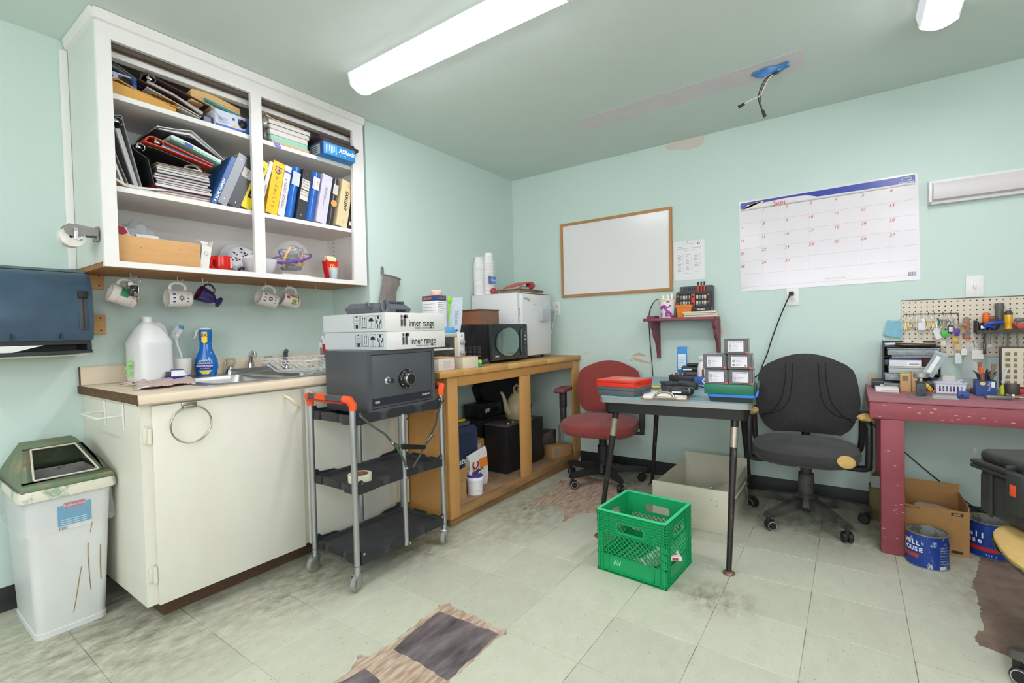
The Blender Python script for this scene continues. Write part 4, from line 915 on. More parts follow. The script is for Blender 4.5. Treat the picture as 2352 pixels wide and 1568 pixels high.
# ---- waste bin
t = thing('waste_bin', 'tall white waste bin with a peeling green lid in the left corner', 'bin', (-.67, -.58, 0))
BINW = mat('#d4d6d6', .4, var=.25, vs=5, h2='#b4b1a4', thr=(.5,.8), st=(1,1,.6))
def ring(x0, y0, x1, y1, r, z): return [(x, y, z) for x, y in rr(x0, y0, x1, y1, r, 4)]
b = B(); b.loft([ring(-.835,-.69,-.485,-.477,.03,.001), ring(-.835,-.69,-.485,-.477,.03,.022), ring(-.832,-.687,-.488,-.48,.03,.024), ring(-.85,-.705,-.462,-.458,.03,.50), ring(-.856,-.71,-.458,-.453,.03,.535)], cap=(True, False))
b.loft([ring(-.852,-.706,-.462,-.457,.028,.535), ring(-.83,-.683,-.492,-.484,.028,.03)], cap=(False, True))
A('body', b, BINW, t)
def lidmat():
    m = mat('#66765c', .65, var=.9, vs=7, h2='#94876a', thr=(.50,.66), bump=.5, bs=120, det=9); return m
LID = lidmat(); BINT = t
b = B()
b.loft([ring(-.872,-.724,-.446,-.44,.03,.528), ring(-.874,-.726,-.444,-.438,.03,.540), ring(-.870,-.722,-.450,-.442,.03,.566)], cap=(False, False))
b.loft([ring(-.866,-.718,-.454,-.446,.03,.566), ring(-.866,-.718,-.454,-.446,.03,.528)], cap=(False, False))
A('rim', b, mat('#8aa389', .6, var=.95, vs=14, h2='#d8d2c4', thr=(.42,.5), bump=.3, bs=100, det=8), t)
# dome: two end walls, back wall, sloping front with the opening
ey0, ey1 = -.716, -.448
sec = [(-.452,.566),(-.462,.585),(-.70,.690),(-.735,.700),(-.80,.700),(-.862,.60),(-.868,.566)]
def dome_pt(x, z, s): # narrowing upwards
    k = .055*((z-.566)/.134)**1.3; return (x, (ey0+k) if s < 0 else (ey1-k), z)
b = B()
th = .004
# front strip frame made of 4 bands around the opening
def at(u, v):   # u along slope 0..1, v across 0..1
    x = -.462+(-.70+.462)*u; z = .585+.105*u; p, q = dome_pt(x, z, -1), dome_pt(x, z, 1); return (x, p[1]+(q[1]-p[1])*v, z)
def bandq(u0, u1, v0, v1): b.loft([[at(u0,v0),at(u0,v1)],[at(u1,v0),at(u1,v1)]], cap=(False,False), closed=False)
for u0, u1, v0, v1 in ((0,.10,0,1),(.90,1,0,1),(.10,.9,0,.13),(.10,.9,.87,1)): bandq(u0,u1,v0,v1)
P0 = [dome_pt(x, z, -1) for x, z in sec]; P1 = [dome_pt(x, z, 1) for x, z in sec]
for i in (0, 2, 3, 4, 5): b.loft([[P0[i], P1[i]], [P0[i+1], P1[i+1]]], cap=(False,False), closed=False)
for P in (P0, P1): b.b.faces.new([b.b.verts.new(p) for p in P])
bmesh.ops.remove_doubles(b.b, verts=b.b.verts, dist=.0004)
o = A('lid', b, LID, t, sm=25); md = o.modifiers.new('s', 'SOLIDIFY'); md.thickness = .004; md.offset = -1
b = B()
for (u0,v0),(u1,v1) in (((.10,.13),(.9,.13)),((.9,.13),(.9,.87)),((.9,.87),(.10,.87)),((.10,.87),(.10,.13))):
    p, q = Vector(at(u0,v0))+Vector((0,0,.003)), Vector(at(u1,v1))+Vector((0,0,.003)); b.cyl(p, q, .0035, n=6)
A('opening_lip', b, mat('#d5cdbd', .6, var=.5, vs=40), t, kind='stuff')
A('liner', B().loft([ring(-.845,-.698,-.468,-.466,.03,.55), ring(-.83,-.69,-.48,-.474,.03,.42), ring(-.80,-.66,-.51,-.50,.03,.38)], cap=(False,True)), mat('#c9ccd6', .3, alpha=.75), t)
BAGM = mat('#dcdde0', .2, alpha=.22)
b = B(); R = random.Random(3); rings = []
for k, (z, e) in enumerate(((.527,.001),(.50,.004),(.46,.008),(.43,.006),(.405,.010))):
    rings.append([(x+R.uniform(-.003,.003)+(.004 if x > -.6 else -.006)*e*100*.3, y+R.uniform(-.003,.003), z+R.uniform(-.008,.008)*(k > 0)) for x, y, _ in ring(-.858-e,-.712-e,-.456+e,-.451+e*.3,.03,0)])
b.loft(rings, cap=(False,False)); A('bag_overhang', b, BAGM, t)
fx = lambda z: -.488+(.026*(z-.024)/.476)+.0012
def onface(name, y0, y1, z0, z1, m, e=0., **k):
    return A(name, B().loft([[(fx(z0)+e,y0,z0),(fx(z0)+e,y1,z0),(fx(z1)+e,y1,z1),(fx(z1)+e,y0,z1)],[(fx(z0)+e+.0006,y0,z0),(fx(z0)+e+.0006,y1,z0),(fx(z1)+e+.0006,y1,z1),(fx(z1)+e+.0006,y0,z1)]]), m, t, sm=0, **k)
onface('blue_label', -.62, -.522, .412, .49, mat('#1f8fbd', .4)); onface('label_tab', -.602, -.54, .489, .498, mat('#1f8fbd', .4)); onface('red_banner', -.60, -.542, .478, .496, mat('#c0263a', .4), .0008)
onface('white_strip', -.62, -.522, .395, .411, PAPER)
for k in range(7): onface('barcode_bar', -.616+.0034*k, -.6145+.0034*k, .397, .409, INK, .0008)
TA('Rubbermaid', .0135, PAPER, t, (fx(.487)+.0016, -.571, .487), (0,1,0), (0,0,1), shear=.2)
for z in (.417,.425,.433): onface('text_line', -.61, -.535, z, z+.0022, mat('#bfe0ee', .5), .0008)
def drip(P, w):
    b = B().loft([[(fx(z)+.0002, y-w, z),(fx(z)+.0002, y+w, z)] for y, z in P], cap=(False,False), closed=False)
    A('drip_stain', b, mat('#9a7a4c', .5), t, sm=0)
drip([(-.556,.235),(-.562,.20),(-.575,.11),(-.583,.065)], .0013); drip([(-.535,.32),(-.536,.27),(-.533,.18),(-.530,.13)], .0015); drip([(-.52,.40),(-.527,.36)], .0012); drip([(-.497,.30),(-.499,.22),(-.498,.16)], .002)
BINT.location.y -= .010
# ================================================================ on the sink counter
Z = CT+.0004
t = thing('jug', 'white plastic gallon jug standing left of the sink', 'jug', (-.78, -.218, Z), rad(12), group='')
JW = mat('#dfe0e0', .35, var=.1, vs=8)
def sq(hw, hd, r, z, dx=0, dy=0): return [(x+dx, y+dy, z) for x, y in rr(-hd, -hw, hd, hw, r, 4)]
obj('body', B().loft([sq(.068,.068,.03,0), sq(.073,.073,.03,.006), sq(.074,.074,.03,.02), sq(.074,.074,.03,.17), sq(.076,.076,.03,.183), sq(.074,.074,.03,.19), sq(.05,.05,.03,.25,-0,.0), sq(.026,.026,.022,.28,0,-.004), sq(.02,.02,.0199,.284,0,-.004), sq(.02,.02,.0199,.296,0,-.004)]), JW, t)
obj('handle', B().tube([(.0,.02,.272),(0,.045,.272),(0,.062,.255),(0,.070,.225),(0,.072,.20),(0,.068,.185)], [.012,.013,.014,.014,.014,.012], 10), JW, t)
obj('cap', B().lathe([(.0215,0),(.0215,.014),(.0195,.0165),(0,.0165)], 24, TR((0,-.004,.2925))), mat('#d9dad8', .4), t)
b = B()
for y, z, s_ in ((-.055,.10,.012),(-.05,.085,.014),(-.06,.07,.016),(-.052,.05,.012),(-.058,.035,.014)): b.ext([(y-s_, z), (y+s_*.7, z+s_*.8), (y+s_, z+s_*.2), (y-s_*.2, z-s_*.6)], .0740, .0748, 'x')
obj('green_leaf_print', b, mat('#7cc05a', .5), t, sm=0, rot=(0,0,rad(-52)), kind='stuff')
t = thing('cup', 'plain white plastic cup holding the dish brush', 'cup', (-.80, -.081, Z), group='')
obj('cup', B().lathe(mug_body(.045, .10, t=.003, curve=[(.033,0),(.036,.003),(.043,.05),(.046,.10)]), 28), mat('#dcd8d4', .4), t)
t = thing('dish_brush', 'white dish brush with blue tipped bristles standing in the white cup', 'brush', (-.80, -.075, Z+.004))
obj('handle', B().tube([(0,-.002,0),(.0,.0,.08),(0,-.006,.12),(0,-.020,.165),(0,-.024,.19),(0,-.014,.22),(0,.004,.245)], [.005,.0055,.005,.0055,.007,.010,.008], 10, flat=.6), mat('#e6e6e6', .3), t)
b = B(); R = random.Random(1)
for k in range(60):
    u = R.uniform(0, 1); base = Vector((R.uniform(-.012,.012), -.024+.026*u, .188+.055*u)); d = Vector((R.uniform(-.2,.2), -.85+.25*u, .25+.5*u)).normalized()
    b.cyl(base, base+d*.032, .0011, n=4)
obj('bristles', b, mat('#e2e6ea', .4), t, kind='stuff')
b = B()
for k in range(30):
    base = Vector((R.uniform(-.012,.012), .002+R.uniform(-.006,.006), .243+R.uniform(-.004,.004))); d = Vector((R.uniform(-.3,.3), R.uniform(-.5,.3), 1)).normalized(); b.cyl(base, base+d*.018, .0016, n=4)
obj('blue_bristles', b, mat('#4a9ac8', .4), t, kind='stuff')
t = thing('spray_bottle', 'blue dish spray bottle with a yellow flag label beside the sink', 'bottle', (-.80, .035, Z), rad(-35))
BLB = mat('#1667b8', .12, var=.2, vs=9)
def el(a, b_, z, dy=0): return [(b_*cos(q), a*sin(q)+dy, z) for q in [2*pi*i/24 for i in range(24)]]
obj('body', B().loft([el(.038,.024,0), el(.046,.028,.008), el(.055,.031,.05), el(.052,.03,.085), el(.036,.024,.125), el(.028,.021,.15), el(.028,.021,.17)]), BLB, t)
obj('sprayer_head', B().loft([el(.027,.02,.1705), el(.029,.022,.20), el(.031,.024,.235), el(.028,.021,.244)]), BLB, t)
obj('white_top', B().loft([el(.0285,.0215,.2445), el(.026,.02,.252), el(.015,.012,.256)]), WHITE, t)
obj('trigger', B().tube([(0,-.028,.24),(0,-.040,.235),(0,-.042,.215),(0,-.050,.20)], [.007,.008,.005,.004], 8), WHITE, t)
def eldecal(a, b_, pts, z, m, name, e=.0006):
    """print hugging an elliptical section; pts are (angle offset, z) outline rows lo/hi"""
    b = B(); rows = []
    for z0, hw in pts:
        k = z(z0); rows.append([((b_*k+e)*cos(q), (a*k+e)*sin(q), z0) for q in [-hw+2*hw*i/8 for i in range(9)]])
    b.loft(rows, cap=(False,False), closed=False); return obj(name, b, m, t, rot=(0,0,0))
kk = lambda zz: {True: 1.0}.get(False, 1.0)
def kz(zz): 
    T = [(0,.70),(.008,.84),(.05,1.0),(.085,.95),(.125,.66),(.15,.52),(.17,.52)]
    for (a, b_), (c_, d_) in zip(T, T[1:]):
        if a <= zz <= c_: return b_+(d_-b_)*(zz-a)/(c_-a)
    return .52
eldecal(.055,.0315, [(.012,.35),(.03,.6),(.055,.72),(.08,.66),(.095,.5),(.105,.25)], kz, mat('#7fa9d8', .4), 'label_back')
eldecal(.055,.0315, [(.034,.62),(.05,.70),(.066,.70)], kz, mat('#20308c', .4), 'label_band', .0012)
eldecal(.055,.0315, [(.013,.3),(.022,.45),(.031,.58)], kz, mat('#e8d530', .4), 'label_yellow', .0012)
eldecal(.055,.0315, [(.066,.55),(.078,.6),(.086,.5)], kz, mat('#b9c8dc', .4), 'label_grey', .0012)
eldecal(.030,.0225, [(.172,.05),(.180,.42),(.225,.44),(.232,.38)], lambda z_: 1.03, mat('#f0cf2a', .4), 'flag_label', .0012)
txt('5X', .022, mat('#222a66', .5), t, (.0245,0,.215), (0,1,0), (0,0,1), bold=.0006)
txt('DAWN', .019, mat('#17246e', .5), t, (.0345,0,.077), (0,1,0), (0,0,1), bold=.0004)
txt('PLATINUM', .006, mat('#17246e', .5), t, (.0345,0,.0655), (0,1,0), (0,0,1)); txt('POWERWASH', .0115, PAPER, t, (.0345,0,.055), (0,1,0), (0,0,1), bold=.0003); txt('DISH SPRAY', .008, PAPER, t, (.0345,0,.042), (0,1,0), (0,0,1))
t = thing('toy_boat', 'small blue and white tugboat shaped sponge holder on the counter', 'boat', (-.68, -.14, Z), rad(78))
obj('hull', B().loft([[(-.045,-.012,0),(.03,-.012,0),(.036,0,0),(.03,.012,0),(-.045,.012,0)],[(-.052,-.022,.022),(.04,-.022,.022),(.058,0,.03),(.04,.022,.022),(-.052,.022,.022)]]), mat('#2b4a9c', .4), t, sm=0)
obj('cabin', B().loft([[(-.03,-.018,.0225),(.034,-.018,.0225),(.034,.018,.0225),(-.03,.018,.0225)],[(-.026,-.014,.05),(.018,-.014,.05),(.018,.014,.05),(-.026,.014,.05)]]), WHITE, t, sm=0)
obj('stern_block', B().box(-.048,-.016,.0228,-.0285,.016,.045,.002), DKGRAY, t)
obj('roof', B().box(-.028,-.016,.0503,.021,.016,.054,.001), mat('#33457f', .4), t)
for k in range(4): obj('porthole', B().cyl((-.02+.011*k,.0168,.032),(-.02+.011*k,.0185,.032),.0028,n=8), INK, t)
def stripes(h, cols):
    return h
t = thing('dish_cloth', 'crumpled red and white striped dish cloth at the left counter front', 'cloth', (-.52, -.28, Z))
R = random.Random(9)
def clothf(u, v):
    x = -.66+.30*u+.03*sin(v*5); y = -.385+.23*v+.03*sin(u*4); z = CT+.004+.012*abs(sin(v*7+u*3))*(.4+.6*sin(pi*u))+.008*noise.noise(Vector((u*4,v*4,0)))**2*4+.006*sin(pi*v)
    return (x, y, max(z, CT+.003))
def clothmat():
    m = bpy.data.materials.new('dish_cloth'); m.use_nodes = True; nt = m.node_tree; b = nt.nodes['Principled BSDF']; b.inputs['Roughness'].default_value = .9
    tc = nt.nodes.new('ShaderNodeTexCoord'); mp = nt.nodes.new('ShaderNodeMapping'); mp.inputs['Rotation'].default_value = (0,0,.5); w = nt.nodes.new('ShaderNodeTexWave'); w.inputs['Scale'].default_value = 14; w.inputs['Distortion'].default_value = 1.2; w.inputs['Detail'].default_value = 1
    r = nt.nodes.new('ShaderNodeValToRGB'); e = r.color_ramp.elements; e[0].position = .0; e[0].color = lin('#b84a44'); e[1].position = .45; e[1].color = lin('#ddd3c8'); q = r.color_ramp.elements.new(.8); q.color = lin('#d9d5d0'); q = r.color_ramp.elements.new(.92); q.color = lin('#7d8290')
    nt.links.new(tc.outputs['Object'], mp.inputs[0]); nt.links.new(mp.outputs[0], w.inputs[0]); nt.links.new(w.outputs[1], r.inputs[0]); nt.links.new(r.outputs[0], b.inputs[0]); return m
o = A('cloth', B().grid(clothf, 24, 24), clothmat(), t); o.modifiers.new('s','SOLIDIFY').thickness = .003
# ---- dish rack with knives
t = thing('dish_rack', 'white wire dish rack in the right sink bowl', 'rack', (-.5, .44, CT))
WIRE = mat('#d8d8d6', .35)
def wires(P, r=.0022): return B().tube(P, r, 5)
for z, e in ((.982, 0.), (.965, .01)):
    b = B().tube([(-.70+e,.25+e,z),(-.25-e,.25+e,z),(-.25-e,.66-e,z),(-.70+e,.66-e,z)], .003, 6, True); A('rim_wire', b, WIRE, t)
for k in range(11):
    y = .27+.037*k; A('wire', wires([(-.25,y-.02,.980),(-.275,y+.045,.915),(-.62,y+.045,.912),(-.70,y,.978)]), WIRE, t)
for k in range(9):
    x = -.66+.046*k; A('wire', wires([(x,.25,.980),(x,.335,.916),(x,.62,.916),(x,.66,.980)]), WIRE, t)
for k in range(6): A('wire', wires([(-.42,.33+.05*k,.915),(-.40,.345+.05*k,.962),(-.38,.36+.05*k,.915)]), WIRE, t)
t = thing('scissors', 'red handled scissors standing upright at the right end of the dish rack', 'scissors', (-.72, .655, .92), group='')
A('blade', B().ext([(.650,.935),(.664,.935),(.662,1.03),(.660,1.10),(.648,1.03)], -.722, -.719, 'x'), STEEL, t); A('grip', B().box(-.724,.640,1.03,-.716,.662,1.062,.003), mat('#cfd2d8',.3), t)
A('handle', B().loft([[(-.73,.678,.96),(-.715,.678,.96),(-.715,.70,.96),(-.73,.70,.96)],[(-.73,.668,1.052),(-.715,.668,1.052),(-.715,.690,1.052),(-.73,.690,1.052)]]), mat('#c02a24',.3), t); A('white_tip', B().loft([[(-.73,.667,1.053),(-.715,.667,1.053),(-.715,.690,1.053),(-.73,.690,1.053)],[(-.728,.652,1.10),(-.717,.652,1.10),(-.717,.670,1.105),(-.728,.670,1.105)]]), WHITE, t)
# ---- on the base cabinet: towel ring, towel rail
t = thing('towel_ring', 'big brushed steel towel ring hooked over the left cabinet door', 'ring', (-.16, -.288, .86), group='')
BST = mat('#b5aea0', .3, 1.)
A('bracket', B().box(-.1775,-.315,.838,-.172,-.262,.8595,.001).box(-.172,-.312,.836,-.158,-.265,.846,.002), BST, t)
A('ring', B().tube([(-.163+.0, -.287+.072*cos(a), .770+.072*sin(a)) for a in [2*pi*i/48 for i in range(48)]], .0032, 8, True), BST, t)
t = thing('towel_rail', 'small white rusty wire rail on the left side of the sink cabinet', 'rail', (-.5, BY0, .80))
RW = mat('#d3d5cd', .45, var=.9, vs=60, h2='#6d665c', thr=(.62,.68))
for x in (-.585, -.366): A('mount', B().box(x-.012, BY0-.006, .752, x+.010, BY0-.0006, .858, .0015), mat('#d6d8d0', .45), t)
A('rail', B().tube([(-.585,BY0-.004,.812),(-.585,BY0-.075,.812),(-.575,BY0-.082,.812),(-.376,BY0-.082,.812),(-.366,BY0-.075,.812),(-.366,BY0-.004,.812)], .004, 8), RW, t)
# ================================================================ service cart with the safe
t = thing('service_cart', 'folding grey service cart with three black trays and orange handles', 'cart', (.06, .46, 0), group='')
ALU = mat('#b4b7bb', .35, .9, var=.15, vs=10); TRAY = mat('#35363a', .6, var=.35, vs=14, h2='#55565a', bump=.3, bs=400); ORA = mat('#e2501f', .45)
PX0, PX1, PY0, PY1 = -.105, .212, .188, .732
for x, y in ((PX1,PY0),(PX0,PY0),(PX1,PY1),(PX0,PY1)):
    A('post', B().cyl((x,y,.105),(x,y,.79),.0135,n=18), ALU, t)
for x in (PX1+.008, PX0-.008): A('middle_post', B().cyl((x,.462,.095),(x,.462,.725),.0115,n=16), ALU, t)
for k, (z0, z1) in enumerate(((.716,.762),(.414,.458),(.104,.148))):
    b = B(); o = rr(PX0-.004, PY0+.012, PX1+.004, PY1-.012, .012, 3); i = rr(PX0+.012, PY0+.03, PX1-.012, PY1-.03, .008, 3)
    L_ = lambda P, z: [(x, y, z) for x, y in P]
    b.loft([L_(o, z0), L_(o, z1-.012), L_(i, z1-.012), L_(i, z0+.018)], cap=(True, True))
    tr = A('tray', b, TRAY, t)
    # raised corner ears and stepped skirts
    b = B()
    for x, sx in ((PX1,1),(PX0,-1)):
        for y, sy in ((PY0,1),(PY1,-1)):
            b.ext([(y+sy*.014, z0-.002),(y+sy*.014, z1+.012),(y+sy*.030, z1+.014),(y+sy*.042, z1),(y+sy*.12, z1-.004),(y+sy*.14, z1-.012),(y+sy*.14, z0+.004),(y+sy*.04, z0-.002)], x+sx*.004, x+sx*.012, 'x')
    b.ext([(PY0+.18, z1-.02),(PY0+.20, z1-.004),(PY1-.20, z1-.004),(PY1-.18, z1-.02),(PY1-.18, z0+.006),(PY0+.18, z0+.006)], PX1+.004, PX1+.009, 'x')
    for y0, y1 in ((PY0+.004, PY0+.012),(PY1-.012, PY1-.004)):
        b.box(PX0+.016, y0, z0, PX0+.06, y1, z1-.006, .002); b.box(PX1-.085, y0, z0-.004, PX1-.02, y1, z1-.008, .002); b.box(PX0+.10, y0, z0+.006, PX1-.12, y1, z1-.004, .002)
    A('tray_ear', b, mat('#2a2b2e', .5), t, kind='stuff')
    b = B()
    for x, sx in ((PX1,1),(PX0,-1)):
        for y, sy in ((PY0,1),(PY1,-1)): b.cyl((x+sx*.012, y+sy*.026, z1+.001), (x+sx*.016, y+sy*.026, z1+.001), .0055, n=10)
    A('bolt', b, CHROME, t, kind='stuff')
GRIP = mat('#4a4b4e', .6)
for y, sy in ((PY0,-1),(PY1,1)):
    A('handle_end', B().tube([(PX1,y,.782),(PX1,y,.805),(PX1-.006,y+sy*.012,.828),(PX1-.035,y+sy*.022,.832)], [.0165,.018,.019,.015], 8), ORA, t)
    A('handle_end', B().tube([(PX0,y,.782),(PX0,y,.805),(PX0+.006,y+sy*.012,.828),(PX0+.035,y+sy*.022,.832)], [.0165,.018,.019,.015], 8), ORA, t)
    A('grip', B().box(PX0+.034, y+sy*.022-.013, .820, PX1-.034, y+sy*.022+.013, .844, .005), GRIP, t)
    A('grip_band', B().box(PX0+.085, y+sy*.022-.0137, .8193, PX0+.17, y+sy*.022+.0137, .8447, .005), ORA, t)
    A('grip_base', B().box(PX0+.03, y+sy*.022-.010, .810, PX1-.03, y+sy*.022+.010, .8195, .003), mat('#a8240f', .4), t)
for x, y, a in ((PX1,PY0,20),(PX0,PY0,10),(PX1,PY1,30),(PX0,PY1,60)):
    M = TR((x, y, 0), rz=rad(a))
    A('caster_fork', B().cyl((x,y,.076),(x,y,.104),.015).box(-.016,-.018,.06,.016,.018,.076,.003,M=M).box(-.017,-.03,.02,-.0135,.012,.07,.001,M=M).box(.0135,-.03,.02,.017,.012,.07,.001,M=M), STEEL, t)
    A('wheel', B().lathe([(.012,-.011),(.030,-.011),(.0335,-.007),(.0335,.007),(.030,.011),(.012,.011)], 22, M @ TR((0,-.014,.0345), ry=pi/2)), mat('#8d8a85', .6, var=.2, vs=30), t)
FLAT = mat('#b9bfbe', .3, 1., var=.2, vs=40)
xf = PX1+.022
def strap(P, w=.010, x=xf, th=.003): return B().ext(rib(P, w), x, x+th, 'x')
A('brace', strap([(PY0+.02,.757),(PY0+.085,.700),(PY0+.15,.655),(PY0+.20,.598)]), FLAT, t); A('brace', strap([(PY0+.185,.610),(PY0+.22,.570),(PY0+.25,.520),(.462,.466)], x=xf+.004), FLAT, t)
A('brace', strap([(PY1-.015,.757),(PY1-.055,.685),(PY1-.065,.645),(PY1-.105,.585)]), FLAT, t); A('brace', strap([(PY1-.09,.615),(PY1-.14,.555),(PY1-.185,.51),(PY1-.235,.462)], x=xf+.004), FLAT, t)
A('brace', strap([(PY0+.19,.603),(PY0+.245,.578)], x=xf+.007), FLAT, t); A('brace', strap([(PY1-.105,.585),(PY1-.145,.555)], x=xf+.007), FLAT, t)
A('latch_bar', B().ext([(.425,.575),(.43,.59),(.572,.556),(.577,.545),(.570,.536),(.43,.566)], xf+.008, xf+.018, 'x'), BLACK, t)
b = B()
for y, z in ((PY0+.02,.757),(PY0+.195,.603),(.462,.466),(PY1-.015,.757),(PY1-.1,.588),(.437,.578),(.565,.547),(.462,.705),(.462,.42),(.462,.11)): b.cyl((xf-.004,y,z),(xf+.014,y,z),.0045,n=10)
A('rivet', b, CHROME, t, kind='stuff')
# ---- tape roll on the middle tray
t = thing('tape_roll', 'roll of cream masking tape on the middle tray of the cart', 'tape', (.145, .265, .4325), group='')
obj('tape', B().lathe([(.038,0),(.052,0),(.052,.046),(.038,.046)], 32, cap=(False,False)).lathe([(.038,.046),(.038,0)], 32, cap=(False,False)), mat('#d8d8bd', .6, var=.08, vs=200, st=(.1,.1,1)), t); obj('core', B().lathe([(.0355,.0005),(.0378,.0005),(.0378,.0455),(.0355,.0455)], 28, cap=(False,False)).lathe([(.0355,.0455),(.0355,.0005)],28,cap=(False,False)), mat('#8a5a48', .7), t)
# ---- the safe
t = thing('safe', 'dark grey steel safe with a black combination dial on top of the cart', 'safe', (.06, .47, .7345), group='')
SAFE = mat('#56595e', .42, .25, var=.12, vs=260, bump=.25, bs=500)
sx0, sx1, sy0, sy1, sz0, sz1 = -.104, .2145, .272, .688, .7505, 1.033
b = B(); b.box(sx0, sy0, sz0, sx1-.012, sy1, sz1, .004); A('body', b, SAFE, t)
b = B(); plate(b, [(sy0,sz0),(sy1,sz0),(sy1,sz1),(sy0,sz1)], [[(sy0+.018,sz0+.018),(sy1-.018,sz0+.018),(sy1-.018,sz1-.018),(sy0+.018,sz1-.018)]], sx1-.0118, sx1, 'x'); A('door_frame', b, SAFE, t, sm=0)
for y in (sy0+.03, sy1-.03):
    A('foot', B().box(.15, y-.015, .7347, .18, y+.015, sz0), BLACK, t); A('foot', B().box(-.08, y-.015, .7347, -.05, y+.015, sz0), BLACK, t)
d = A('door', B().box(sx1-.0117, sy0+.0205, sz0+.0205, sx1-.002, sy1-.0205, sz1-.0205, .001), SAFE, t)
A('strip', B().box(sx1-.0019, sy0+.022, sz0+.030, sx1-.0009, sy1-.03, sz0+.066), mat('#2a2d36', .35), d)
TA('VS30', .013, PAPER, d, (sx1-.0008, sy0+.048, sz0+.047), (0,1,0), (0,0,1), bold=.0004); TA('SENTRY', .010, PAPER, d, (sx1-.0008, sy1-.056, sz0+.050), (0,1,0), (0,0,1), bold=.0003, shear=.2)
A('emblem', B().cyl((sx1-.0009, sy1-.085, sz0+.050),(sx1-.0004, sy1-.085, sz0+.050),.0045,n=12), PAPER, d)
M = TR((sx1-.002, .495, .890), ry=pi/2)
A('dial_base', B().lathe([(.046,0),(.046,.008),(.042,.014),(.034,.018)], 40, M), mat('#17181b', .25), d)
A('dial_ring', B().lathe([(.031,.018),(.031,.036),(.029,.039),(.0245,.039)], 40, M, (False,False)), mat('#b9b9b7', .25, 1.), d); A('dial_face', B().lathe([(.0248,.012),(.0248,.0385),(0,.0385)], 32, M), mat('#1d1e20', .5), d)
b = B()
for k in range(10):
    a = k*2*pi/10; b.box(-.0012,.037,.0143,.0012,.043,.0152, M=M @ TR(rz=a))
A('dial_marks', b, PAPER, d, sm=0, kind='stuff')
M = TR((sx1-.002, .383, .892), ry=pi/2)
A('lock', B().lathe([(.018,0),(.018,.003),(.013,.006),(.011,.014),(0,.015)], 20, M), CHROME, d); A('key_blade', B().box(-.0025,-.0015,.014,.0025,.0015,.024,M=M), CHROME, d); A('key_head', B().box(-.011,-.003,.023,.009,.003,.045,.002,M=M), mat('#26272c', .4), d)
